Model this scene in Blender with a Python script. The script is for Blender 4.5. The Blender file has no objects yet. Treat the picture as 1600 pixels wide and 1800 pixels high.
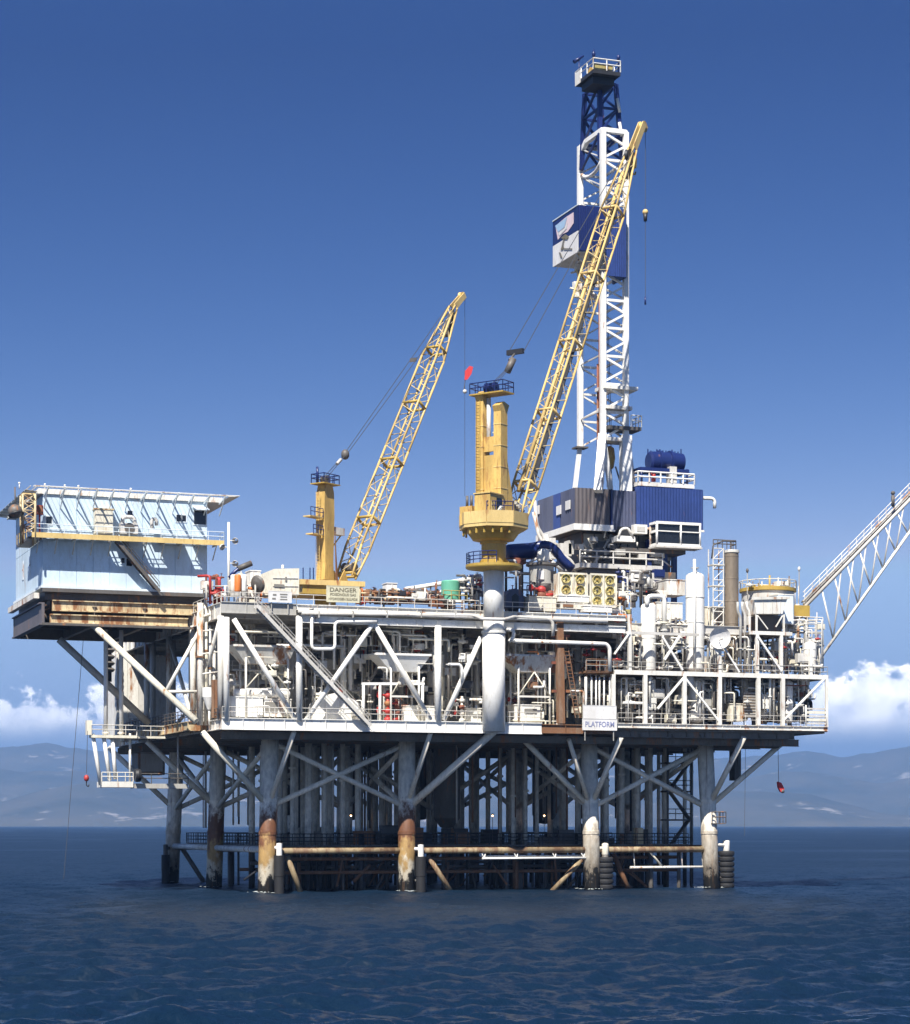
import bpy, math, random
import numpy as np
from mathutils import Vector, Matrix
random.seed(7); rng = np.random.default_rng(11)
scene = bpy.context.scene
col = scene.collection
R_ = math.radians

# ------------------------------------------------------------------ camera
# the platform's long side runs along +X, its depth along +Y; the boat lies off the front
TH, FPX, DIST, EYE = R_(20), 3900.0, 240.0, 7.4
RT = Vector((math.cos(TH), -math.sin(TH), 0)); FW = Vector((math.sin(TH), math.cos(TH), 0)); UP = Vector((0, 0, 1))
CAM = RT * 20 - FW * DIST + UP * EYE
cd = bpy.data.cameras.new('camera'); cam = bpy.data.objects.new('camera', cd); col.objects.link(cam)
cam.location = CAM; cam.rotation_euler = (R_(90), 0, -TH)
cd.sensor_fit = 'HORIZONTAL'; cd.sensor_width = 36; cd.lens = 36 * FPX / 1600; cd.shift_y = 550 / 1600
cd.clip_start = 1; cd.clip_end = 80000
scene.camera = cam

# ------------------------------------------------------------------ light
SUN_EL, SUN_AZ = R_(52), R_(35)          # azimuth: turned from the front (-Y) towards the left (-X)
to_sun = Vector((-math.sin(SUN_AZ) * math.cos(SUN_EL), -math.cos(SUN_AZ) * math.cos(SUN_EL), math.sin(SUN_EL)))
sd = bpy.data.lights.new('sun', 'SUN'); sd.energy = 5.0; sd.angle = R_(0.53); sd.color = (1, .95, .87)
sun = bpy.data.objects.new('sun', sd); col.objects.link(sun)
sun.rotation_euler = (-to_sun).to_track_quat('-Z', 'Y').to_euler(); sun.location = (-60, -120, 160)
world = bpy.data.worlds.new('World'); scene.world = world; world.use_nodes = True
scene.view_settings.view_transform = 'Standard'; scene.view_settings.look = 'None'
scene.view_settings.gamma = 1; scene.view_settings.exposure = 0.95; scene.view_settings.use_curve_mapping = False
scene.cycles.max_bounces = 8; scene.cycles.diffuse_bounces = 4; scene.cycles.glossy_bounces = 3
scene.cycles.volume_bounces = 1; scene.cycles.use_denoising = True
try: scene.cycles.denoiser = 'OPENIMAGEDENOISE'
except Exception: pass
scene.cycles.sample_clamp_indirect = 4
scene.cycles.use_adaptive_sampling = True; scene.cycles.adaptive_threshold = .008

def build_world():
    nt = world.node_tree; N = nt.nodes; L = nt.links; N.clear()
    out = N.new('ShaderNodeOutputWorld'); bg = N.new('ShaderNodeBackground')
    sky = N.new('ShaderNodeTexSky'); sky.sky_type = 'NISHITA'; sky.sun_disc = False
    sky.sun_elevation = SUN_EL
    sky.sun_rotation = math.atan2(to_sun.x, to_sun.y)
    sky.altitude = 0; sky.air_density = .7; sky.dust_density = 0; sky.ozone_density = 6.0
    def math_(op, a, b=None, c=None, clamp=False):
        n = N.new('ShaderNodeMath'); n.operation = op; n.use_clamp = clamp
        for i, s in enumerate((a, b, c)):
            if s is None: continue
            if isinstance(s, (int, float)): n.inputs[i].default_value = s
            else: L.new(s, n.inputs[i])
        return n.outputs[0]
    # a deep, saturated blue: the same contrast curve over the whole sky, with a cap on its brightest haze
    sc_ = N.new('ShaderNodeSeparateColor'); L.new(sky.outputs[0], sc_.inputs[0]); cc_ = N.new('ShaderNodeCombineColor')
    for i in range(3):
        L.new(math_('MAXIMUM', math_('MINIMUM', math_('MULTIPLY', math_('POWER', sc_.outputs[i], SKY_POWER[i]), SKY_GAIN[i]), SKY_CAP[i]), SKY_FLOOR[i]), cc_.inputs[i])
    mul = cc_
    # cumulus low over the coast, all round the horizon
    tc = N.new('ShaderNodeTexCoord'); sep = N.new('ShaderNodeSeparateXYZ'); L.new(tc.outputs['Generated'], sep.inputs[0])
    z = sep.outputs[2]
    def noise(scale, detail, rough, zs=1.0, off=(0, 0, 0), dist=0):
        mp = N.new('ShaderNodeMapping'); mp.inputs['Scale'].default_value = (1, 1, zs); mp.inputs['Location'].default_value = off
        L.new(tc.outputs['Generated'], mp.inputs[0])
        n = N.new('ShaderNodeTexNoise'); n.inputs['Scale'].default_value = scale; n.inputs['Detail'].default_value = detail
        n.inputs['Roughness'].default_value = rough; n.inputs['Distortion'].default_value = dist
        L.new(mp.outputs[0], n.inputs[0]); return n.outputs[0]
    low = noise(5.5, 2, .5, 0.0, CLOUD_OFF)                       # how high the heaps stand at each bearing
    puff = noise(34, 8, .60, 1.2, (0, 0, 0), .15)
    puff2 = noise(34, 8, .60, 1.2, (.004, .003, -.007), .15)      # the same heaps a little towards the sun: self-shading
    top = math_('MULTIPLY_ADD', low, .14, -.012)
    d0 = math_('SUBTRACT', top, z)
    d1 = math_('MULTIPLY_ADD', math_('SUBTRACT', puff, .5), .10, d0)
    m = N.new('ShaderNodeMapRange'); m.interpolation_type = 'SMOOTHSTEP'
    m.inputs[1].default_value = 0; m.inputs[2].default_value = .007; L.new(d1, m.inputs[0])
    base = N.new('ShaderNodeMapRange'); base.interpolation_type = 'SMOOTHSTEP'
    base.inputs[1].default_value = .034; base.inputs[2].default_value = .050; L.new(z, base.inputs[0])
    cl = math_('MULTIPLY', m.outputs[0], base.outputs[0])
    sh = math_('MULTIPLY_ADD', math_('SUBTRACT', puff, puff2), 3.2, .62, clamp=True)
    hz = N.new('ShaderNodeMapRange'); hz.inputs[1].default_value = .040; hz.inputs[2].default_value = .062; L.new(z, hz.inputs[0])
    sh = math_('MULTIPLY', sh, math_('MULTIPLY_ADD', hz.outputs[0], .5, .5))
    ramp = N.new('ShaderNodeMixRGB'); ramp.inputs[1].default_value = CLOUD_DARK; ramp.inputs[2].default_value = CLOUD_LIT
    L.new(sh, ramp.inputs[0])
    # a thin milky veil under and around the heaps
    veil = N.new('ShaderNodeMapRange'); veil.interpolation_type = 'SMOOTHSTEP'
    veil.inputs[1].default_value = .11; veil.inputs[2].default_value = .03; L.new(z, veil.inputs[0])
    vn = math_('MULTIPLY', veil.outputs[0], math_('MULTIPLY_ADD', noise(14, 5, .6, 3.0), .7, .45, clamp=True), clamp=True)
    mixv = N.new('ShaderNodeMixRGB'); L.new(vn, mixv.inputs[0]); L.new(mul.outputs[0], mixv.inputs[1]); mixv.inputs[2].default_value = VEIL
    mix = N.new('ShaderNodeMixRGB'); L.new(cl, mix.inputs[0]); L.new(mixv.outputs[0], mix.inputs[1]); L.new(ramp.outputs[0], mix.inputs[2])
    L.new(mix.outputs[0], bg.inputs[0]); bg.inputs[1].default_value = SKY_STRENGTH
    L.new(bg.outputs[0], out.inputs[0])
SKY_STRENGTH = .0585; SKY_POWER = (2.9, 2.25, 1.7); SKY_GAIN = (.265, .172, .245); SKY_CAP = (3.7, 5.4, 8.2); SKY_FLOOR = (.2, .62, 2.3)
CLOUD_OFF = (.9, 5.2, 0); CLOUD_DARK = (9, 10, 12.5, 1); CLOUD_LIT = (22, 21.6, 21, 1); VEIL = (3.6, 4.8, 7.2, 1)
build_world()

# ------------------------------------------------------------------ pixel helpers: a sight line meets a real plane of the platform
def sight(x, y): return FW + RT * ((x - 800) / FPX) + UP * ((1450 - y) / FPX)
def W(x, y, Y):  r = sight(x, y); return CAM + r * ((Y - CAM.y) / r.y)
def WX(x, y, X): r = sight(x, y); return CAM + r * ((X - CAM.x) / r.x)
def WH(x, y, p0, ang):
    """the sight line meets the upright plane through p0 that heads ang from +X"""
    n = Vector((-math.sin(ang), math.cos(ang), 0)); r = sight(x, y)
    return CAM + r * ((Vector(p0) - CAM).dot(n) / r.dot(n))
def sc(p): return FPX / (Vector(p) - CAM).dot(FW)        # photo pixels per metre at p

# ------------------------------------------------------------------ mesh helpers
def frame(d, up=None):
    d = d.normalized(); u = Vector(up) if up is not None else (Vector((0, 0, 1)) if abs(d.z) < .95 else Vector((0, 1, 0)))
    s = d.cross(u)
    if s.length < 1e-5: s = d.cross(Vector((1, 0, 0)))
    s.normalize(); return s, s.cross(d).normalized()
class MB:
    def __init__(s): s.v = []; s.f = []; s.sm = []; s.mi = []; s.m = 0
    def add(s, vs, fs, smooth=False):
        o = len(s.v); s.v += [tuple(v) for v in vs]
        for f in fs: s.f.append(tuple(o + i for i in f)); s.sm.append(smooth); s.mi.append(s.m)
        return s
    def box(s, x0, x1, y0, y1, z0, z1):
        x0, x1 = sorted((x0, x1)); y0, y1 = sorted((y0, y1)); z0, z1 = sorted((z0, z1))
        return s.add([(x0,y0,z0),(x1,y0,z0),(x1,y1,z0),(x0,y1,z0),(x0,y0,z1),(x1,y0,z1),(x1,y1,z1),(x0,y1,z1)],
                     [(0,3,2,1),(4,5,6,7),(0,1,5,4),(1,2,6,5),(2,3,7,6),(3,0,4,7)])
    def bar(s, p, q, w, h=None, up=None):
        p, q = Vector(p), Vector(q); h = w if h is None else h
        a, b = frame(q - p, up); a *= w / 2; b *= h / 2
        vs = [p-a-b, p+a-b, p+a+b, p-a+b, q-a-b, q+a-b, q+a+b, q-a+b]
        return s.add(vs, [(0,1,2,3),(7,6,5,4),(4,5,1,0),(5,6,2,1),(6,7,3,2),(7,4,0,3)])
    def ibeam(s, p, q, w, h, t=.05):
        p, q = Vector(p), Vector(q); a, b = frame(q - p)
        s.bar(p, q, t, h - .002); s.bar(p + b*(h/2 - t/2), q + b*(h/2 - t/2), w, t); s.bar(p - b*(h/2 - t/2), q - b*(h/2 - t/2), w, t); return s
    def ring(s, c, a, b, r, n): return [c + a*(r*math.cos(2*math.pi*i/n)) + b*(r*math.sin(2*math.pi*i/n)) for i in range(n)]
    def tube(s, p, q, r, r2=None, n=8, cap=True):
        p, q = Vector(p), Vector(q); r2 = r if r2 is None else r2; a, b = frame(q - p)
        o = len(s.v); s.v += [tuple(v) for v in s.ring(p, a, b, r, n) + s.ring(q, a, b, r2, n)]
        def F(f, sm): s.f.append(tuple(o+i for i in f)); s.sm.append(sm); s.mi.append(s.m)
        for i in range(n): j = (i+1) % n; F((i, j, n+j, n+i)[::-1], n > 5)
        if cap: F(tuple(range(n)), False); F(tuple(range(2*n-1, n-1, -1)), False)
        return s
    def pipe(s, pts, r, n=8, bend=None):
        P = [Vector(p) for p in pts]; bend = r*2.2 if bend is None else bend
        Q = [P[0]]
        for i in range(1, len(P)-1):
            d0 = P[i-1]-P[i]; d1 = P[i+1]-P[i]; k = min(bend, d0.length*.45, d1.length*.45)
            A = P[i] + d0.normalized()*k; B = P[i] + d1.normalized()*k
            for t in (0, .33, .67, 1): Q.append(A*(1-t)**2 + P[i]*2*t*(1-t) + B*t*t)
        Q.append(P[-1]); o = len(s.v); a = None
        for i, c in enumerate(Q):
            d = (Q[min(i+1, len(Q)-1)] - Q[max(i-1, 0)]).normalized()
            if a is None: a, b = frame(d)
            else: a = (a - d*a.dot(d)).normalized(); b = a.cross(d)
            s.v += [tuple(v) for v in s.ring(c, a, b, r, n)]
        def F(f, sm): s.f.append(tuple(o+i for i in f)); s.sm.append(sm); s.mi.append(s.m)
        for k in range(len(Q)-1):
            for i in range(n): j = (i+1) % n; F((k*n+n+i, k*n+n+j, k*n+j, k*n+i), n > 5)
        F(tuple(range(n)), False); F(tuple(range(len(Q)*n-1, len(Q)*n-n-1, -1)), False)
        return s
    def lathe(s, c, prof, n=20, axis=(0, 0, 1), sharp=True):
        """prof: (radius, height) pairs; separate rings per segment keep the edges crisp"""
        c = Vector(c); ax = Vector(axis).normalized(); a, b = frame(ax)
        for (r0, z0), (r1, z1) in zip(prof, prof[1:]):
            o = len(s.v); s.v += [tuple(v) for v in s.ring(c+ax*z0, a, b, max(r0, 1e-4), n) + s.ring(c+ax*z1, a, b, max(r1, 1e-4), n)]
            for i in range(n): j = (i+1) % n; s.f.append((o+n+i, o+n+j, o+j, o+i)); s.sm.append(True); s.mi.append(s.m)
        return s
    def vessel(s, c, r, h, n=20, axis=(0, 0, 1)):
        """domed cylinder, base at c"""
        k = r*.5; pr = [(0, 0)] + [(r*math.sin(t), k*(1-math.cos(t))) for t in (.4, .8, 1.2, math.pi/2)]
        pr += [(r, h-k)] + [(r*math.cos(t), h-k+k*math.sin(t)) for t in (.4, .8, 1.2, math.pi/2)]
        c = Vector(c); ax = Vector(axis).normalized(); a, b = frame(ax); o = len(s.v)
        for rr, z in pr: s.v += [tuple(v) for v in s.ring(c+ax*z, a, b, max(rr, 1e-3), n)]
        for k_ in range(len(pr)-1):
            for i in range(n): j = (i+1) % n; s.f.append((o+k_*n+n+i, o+k_*n+n+j, o+k_*n+j, o+k_*n+i)); s.sm.append(True); s.mi.append(s.m)
        return s
    def prism(s, pts, vec):
        P = [Vector(p) for p in pts]; v = Vector(vec); n = len(P)
        return s.add(P + [p + v for p in P], [tuple(range(n))[::-1], tuple(range(n, 2*n))] + [(i, (i+1) % n, n+(i+1) % n, n+i) for i in range(n)])
    def ball(s, c, r, n=10, sx=1, sy=1, sz=1):
        c = Vector(c); m = n//2; o = len(s.v)
        for k in range(m+1):
            t = math.pi*k/m; rr = max(math.sin(t), 1e-3)
            s.v += [tuple(c + Vector((r*rr*math.cos(2*math.pi*i/n)*sx, r*rr*math.sin(2*math.pi*i/n)*sy, -r*math.cos(t)*sz))) for i in range(n)]
        for k in range(m):
            for i in range(n): j = (i+1) % n; s.f.append((o+k*n+i, o+k*n+j, o+k*n+n+j, o+k*n+n+i)); s.sm.append(True); s.mi.append(s.m)
        return s
    def rail(s, pts, h=1.1, sp=1.7, r=.04, lines=(1, .55)):
        P = [Vector(p) for p in pts]
        for p, q in zip(P, P[1:]):
            for l in lines: s.tube(p + UP*h*l, q + UP*h*l, r, n=4)
            k = max(1, round((q-p).length/sp))
            for i in range(k+1):
                b = p.lerp(q, i/k); s.tube(b, b + UP*(h+.005), r, n=4)
        return s
    def ladder(s, p, q, side, w=.5, r=.035, sp=.35):
        p, q, d = Vector(p), Vector(q), Vector(side).normalized()*w/2
        s.tube(p-d, q-d, r, n=4); s.tube(p+d, q+d, r, n=4); k = int((q-p).length/sp)
        for i in range(1, k): b = p.lerp(q, i/k); s.tube(b-d, b+d, r*.7, n=4)
        return s
    def out(s, name, mat, parent=None):
        me = bpy.data.meshes.new(name)
        off = Vector((0, 0, 0)); p = parent
        while p is not None: off += p.location; p = p.parent
        me.from_pydata([(v[0]-off.x, v[1]-off.y, v[2]-off.z) for v in s.v], [], s.f)
        me.polygons.foreach_set('use_smooth', s.sm)
        mats = mat if isinstance(mat, (list, tuple)) else [mat]
        for m in mats: me.materials.append(m)
        if len(mats) > 1: me.polygons.foreach_set('material_index', s.mi)
        me.update()
        o = bpy.data.objects.new(name, me); col.objects.link(o); o.parent = parent
        return o
def tag(o, label=None, cat=None, group=None, kind=None):
    for k, v in (('label', label), ('category', cat), ('group', group), ('kind', kind)):
        if v: o[k] = v
    return o
def thing(name, label, cat, loc=(0, 0, 0), group=None):
    o = bpy.data.objects.new(name, None); col.objects.link(o); o.location = loc; o.empty_display_size = .5
    return tag(o, label, cat, group)
def T(p, q, r, name, mat, par, r2=None, n=8): return MB().tube(p, q, r, r2, n).out(name, mat, par)
def B(p, q, w, name, mat, par, h=None): return MB().bar(p, q, w, h).out(name, mat, par)
def bxp(x0, y0, x1, y1, Y, dep, m=None):
    """a box whose front lies in the plane Y and fills the photo rectangle; returns (x0,x1,z0,z1)"""
    a, b = W(x0, (y0+y1)/2, Y), W(x1, (y0+y1)/2, Y); t, d = W((x0+x1)/2, y0, Y), W((x0+x1)/2, y1, Y)
    if m is not None: m.box(a.x, b.x, Y, Y+dep, d.z, t.z)
    return a.x, b.x, d.z, t.z

# ------------------------------------------------------------------ materials
def mat(name, col_=(.5, .5, .5), rough=.5, metal=0.0, rust=0.0, dirt=.25, streak=.22, rustcol=(.20, .075, .025), scale=.9, bump=0.0, emit=None, alpha=None, spec=.5):
    m = bpy.data.materials.new(name); m.use_nodes = True; nt = m.node_tree; N, L = nt.nodes, nt.links
    b = N['Principled BSDF']; b.inputs['Roughness'].default_value = rough; b.inputs['Metallic'].default_value = metal
    b.inputs['Specular IOR Level'].default_value = spec
    c = (*col_, 1)
    if emit:
        b.inputs['Base Color'].default_value = c; b.inputs['Emission Color'].default_value = c; b.inputs['Emission Strength'].default_value = emit; return m
    geo = N.new('ShaderNodeNewGeometry')
    def nz(sc_, zs, det, ro=.6, off=0):
        mp = N.new('ShaderNodeMapping'); mp.inputs['Scale'].default_value = (1, 1, zs); mp.inputs['Location'].default_value = (off, off*.7, off*.3)
        L.new(geo.outputs['Position'], mp.inputs[0]); n = N.new('ShaderNodeTexNoise')
        n.inputs['Scale'].default_value = sc_; n.inputs['Detail'].default_value = det; n.inputs['Roughness'].default_value = ro
        L.new(mp.outputs[0], n.inputs[0]); return n.outputs[0]
    def rng_(v, a, b_):
        r = N.new('ShaderNodeMapRange'); r.inputs[1].default_value = a; r.inputs[2].default_value = b_; L.new(v, r.inputs[0]); return r.outputs[0]
    def mix(f, a, b_, mode='MIX'):
        x = N.new('ShaderNodeMixRGB'); x.blend_type = mode
        for i, s in enumerate((f, a, b_)):
            if isinstance(s, (float, int)): x.inputs[i].default_value = s
            elif isinstance(s, tuple): x.inputs[i].default_value = s
            else: L.new(s, x.inputs[i])
        return x.outputs[0]
    g = 1 - dirt
    # grime: large soft patches and fine mottling, drawn out downwards
    cur = mix(rng_(nz(scale*.45, streak*1.6, 5), .38, .68), c, (c[0]*g, c[1]*g*.985, c[2]*g*.95, 1))
    cur = mix(rng_(nz(scale*4.5, .35, 3, .7, 5), .48, .75), cur, (c[0]*g*.95, c[1]*g*.93, c[2]*g*.88, 1))
    if rust > 0:
        t = .66 - rust*.36
        rc = mix(nz(scale*5, 1, 3, .6, 9), (*rustcol, 1), (rustcol[0]*2.1, rustcol[1]*2.5, rustcol[2]*2.6, 1))
        f = rng_(nz(scale*1.1, streak, 8, .66, 13), t, t+.09)
        cur = mix(f, cur, rc)
    L.new(cur, b.inputs['Base Color'])
    if bump:
        bp = N.new('ShaderNodeBump'); bp.inputs['Strength'].default_value = bump; bp.inputs['Distance'].default_value = .05
        L.new(nz(scale*6, 1, 4, .6, 21), bp.inputs['Height']); L.new(bp.outputs[0], b.inputs['Normal'])
    return m
M = {}
M['white'] = mat('white_paint', (.80, .78, .72), .5, rust=.25, dirt=.26)
M['white_clean'] = mat('white_gloss', (.84, .83, .79), .42, rust=.13, dirt=.16)
M['white_rusty'] = mat('white_rusty', (.74, .72, .66), .55, rust=.36, dirt=.3)
M['cream'] = mat('cream_paint', (.74, .70, .58), .5, rust=.2, dirt=.25)
M['buff'] = mat('buff_rusty', (.62, .50, .30), .6, rust=.50, dirt=.35, rustcol=(.16, .065, .025))
M['pale_blue'] = mat('pale_blue_siding', (.58, .71, .82), .5, rust=.09, dirt=.2)
M['pale_trim'] = mat('pale_trim', (.66, .74, .80), .5, rust=.05, dirt=.15)
M['grey'] = mat('grey_paint', (.43, .42, .39), .5, rust=.10, dirt=.25)
M['jacket'] = mat('jacket_grey_paint', (.84, .78, .66), .5, rust=.18, dirt=.25)
M['boom'] = mat('faded_buff_boom_paint', (.63, .45, .17), .5, rust=.14, dirt=.2)
M['boom_pale'] = mat('pale_boom_lacing', (.64, .51, .28), .5, rust=.16, dirt=.2)
M['lgrey'] = mat('light_grey_paint', (.60, .58, .54), .5, rust=.12, dirt=.25)
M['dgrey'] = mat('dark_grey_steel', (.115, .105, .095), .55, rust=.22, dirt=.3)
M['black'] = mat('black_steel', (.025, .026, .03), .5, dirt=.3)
M['under'] = mat('deck_underside_steel', (.20, .175, .145), .6, rust=.28, dirt=.35)
M['rubber'] = mat('black_rubber', (.018, .018, .02), .75, dirt=.4, bump=.3)
M['yellow'] = mat('yellow_crane_paint', (.66, .44, .13), .5, rust=.27, dirt=.38, rustcol=(.22, .10, .03))
M['yellow_pale'] = mat('pale_yellow_paint', (.68, .50, .20), .5, rust=.24, dirt=.25)
M['yellow_dull'] = mat('dull_yellow_paint', (.46, .31, .06), .5, rust=.22, dirt=.3)
M['yellow_lime'] = mat('lime_yellow_paint', (.52, .44, .17), .5, rust=.25, dirt=.4)
M['navy'] = mat('navy_paint', (.012, .024, .12), .35, rust=.02, dirt=.2)
M['blue'] = mat('blue_paint', (.028, .055, .20), .4, rust=.04, dirt=.25)
M['slate'] = mat('slate_grey_siding', (.075, .085, .14), .5, rust=.08, dirt=.3)
M['taupe'] = mat('weathered_brown_grey_siding', (.13, .115, .12), .55, rust=.18, dirt=.3)
M['rust'] = mat('rusty_steel', (.26, .16, .10), .8, rust=.7, dirt=.45, rustcol=(.12, .05, .022))
M['rust_red'] = mat('red_oxide_steel', (.22, .07, .04), .7, rust=.4, dirt=.4)
M['stack'] = mat('brown_exhaust_steel', (.27, .22, .165), .5, metal=.3, rust=.15, dirt=.3)
M['red'] = mat('red_paint', (.42, .035, .03), .5, rust=.1, dirt=.2)
M['flag'] = mat('red_fabric', (.62, .045, .05), .8, dirt=.1)
M['green'] = mat('green_tank_paint', (.13, .42, .29), .45, rust=.04, dirt=.18)
M['orange'] = mat('orange_paint', (.70, .20, .04), .5, rust=.1, dirt=.2)
M['glass'] = mat('dark_window_glass', (.012, .014, .018), .08, dirt=.1)
M['sign_white'] = mat('sign_white', (.72, .71, .70), .5, dirt=.16, rust=.05)
M['sign_cream'] = mat('sign_cream', (.66, .63, .46), .55, dirt=.2, rust=.1)
M['sign_blue'] = mat('sign_blue_ink', (.22, .24, .40), .5, dirt=.1)
M['ink'] = mat('sign_dark_ink', (.17, .15, .10), .6, dirt=.1)
M['ink_grey'] = mat('sign_grey_ink', (.20, .19, .17), .6, dirt=.1)
M['emblem_pink'] = mat('emblem_pale_pink', (.72, .58, .62), .5, dirt=.1)
M['emblem_blue'] = mat('emblem_pale_blue', (.36, .52, .70), .5, dirt=.1)
M['cable'] = mat('wire_rope', (.06, .065, .075), .5, dirt=.2)
M['lamp'] = mat('lit_lamp_bulb', (1, .62, .30), emit=5)
M['skin'] = mat('skin', (.45, .27, .19), .6, dirt=.1)
M['denim'] = mat('blue_workwear', (.05, .10, .25), .8, dirt=.2)
M['dark_cloth'] = mat('dark_trousers', (.02, .022, .03), .85, dirt=.2)
def height_mat(name, stops):
    """paint that changes up a jacket leg: growth, splash-zone coating, rust, grey (kept in bands with ragged edges)"""
    m = bpy.data.materials.new(name); m.use_nodes = True; nt = m.node_tree; N, L = nt.nodes, nt.links; b = N['Principled BSDF']
    b.inputs['Roughness'].default_value = .6
    geo = N.new('ShaderNodeNewGeometry'); sep = N.new('ShaderNodeSeparateXYZ'); L.new(geo.outputs['Position'], sep.inputs[0])
    mp = N.new('ShaderNodeMapping'); mp.inputs['Scale'].default_value = (1, 1, .55); L.new(geo.outputs['Position'], mp.inputs[0])
    n = N.new('ShaderNodeTexNoise'); n.inputs['Scale'].default_value = 1.3; n.inputs['Detail'].default_value = 8; n.inputs['Roughness'].default_value = .68; L.new(mp.outputs[0], n.inputs[0])
    a = N.new('ShaderNodeMath'); a.operation = 'MULTIPLY_ADD'; L.new(n.outputs[0], a.inputs[0]); a.inputs[1].default_value = 8.0; L.new(sep.outputs[2], a.inputs[2])
    s = N.new('ShaderNodeMath'); s.operation = 'MULTIPLY_ADD'; L.new(a.outputs[0], s.inputs[0]); s.inputs[1].default_value = 1/20; s.inputs[2].default_value = -4.0/20
    r = N.new('ShaderNodeValToRGB'); r.color_ramp.interpolation = 'LINEAR'
    e = r.color_ramp.elements
    for i, (zz, c) in enumerate(stops):
        el = e[i] if i < 2 else e.new(.5)
        el.position = min(1, max(0, zz/20)); el.color = (*c, 1)
    L.new(s.outputs[0], r.inputs[0])
    n2 = N.new('ShaderNodeTexNoise'); n2.inputs['Scale'].default_value = 2.4; n2.inputs['Detail'].default_value = 6; L.new(mp.outputs[0], n2.inputs[0])
    mx = N.new('ShaderNodeMixRGB'); mx.blend_type = 'MULTIPLY'; mx.inputs[0].default_value = 1
    mr = N.new('ShaderNodeMapRange'); mr.inputs[1].default_value = .3; mr.inputs[2].default_value = .7; mr.inputs[3].default_value = .72; mr.inputs[4].default_value = 1.1; L.new(n2.outputs[0], mr.inputs[0])
    mp3 = N.new('ShaderNodeMapping'); mp3.inputs['Scale'].default_value = (2.2, 2.2, .10); L.new(geo.outputs['Position'], mp3.inputs[0])
    n3 = N.new('ShaderNodeTexNoise'); n3.inputs['Scale'].default_value = 1.3; n3.inputs['Detail'].default_value = 6; n3.inputs['Roughness'].default_value = .7; L.new(mp3.outputs[0], n3.inputs[0])
    m3 = N.new('ShaderNodeMapRange'); m3.inputs[1].default_value = .55; m3.inputs[2].default_value = .72; m3.inputs[4].default_value = .75; L.new(n3.outputs[0], m3.inputs[0])
    x3 = N.new('ShaderNodeMixRGB'); x3.inputs[2].default_value = (.24, .13, .06, 1); L.new(m3.outputs[0], x3.inputs[0]); L.new(r.outputs[0], x3.inputs[1])
    L.new(x3.outputs[0], mx.inputs[1]); L.new(mr.outputs[0], mx.inputs[2]); L.new(mx.outputs[0], b.inputs['Base Color'])
    bp = N.new('ShaderNodeBump'); bp.inputs['Strength'].default_value = .35; bp.inputs['Distance'].default_value = .06; L.new(n2.outputs[0], bp.inputs['Height']); L.new(bp.outputs[0], b.inputs['Normal'])
    return m
GR, RU, YE, WH_, GROW = (.83, .77, .65), (.15, .06, .025), (.40, .25, .09), (.60, .53, .40), (.014, .013, .011)
M['leg_rusty'] = height_mat('leg_paint_rusty_foot', [(0, GROW), (1.5, GROW), (2.1, WH_), (2.7, WH_), (3.8, YE), (4.8, YE), (6.1, RU), (8.2, RU), (9.9, GR)])
M['leg_clean'] = height_mat('leg_paint_white_foot', [(0, GROW), (1.7, GROW), (2.3, (.24, .20, .15)), (3.6, (.32, .28, .22)), (4.8, (.46, .42, .35)), (6.4, (.42, .36, .28)), (8.0, GR), (19, GR)])
M['leg_back'] = height_mat('leg_paint_back', [(0, GROW), (2.6, GROW), (3.2, (.20, .15, .10)), (6.5, (.30, .30, .28)), (7.5, GR), (19, GR)])
M['conductor'] = height_mat('conductor_paint', [(0, GROW), (3.2, (.02, .018, .015)), (4.2, (.12, .085, .06)), (6.0, (.34, .33, .29)), (8, (.78, .72, .60)), (19, (.82, .76, .63))])
M['splash_pipe'] = mat('splash_zone_pipe', (.34, .26, .15), .7, rust=.55, dirt=.4, rustcol=(.10, .05, .025))

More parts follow.
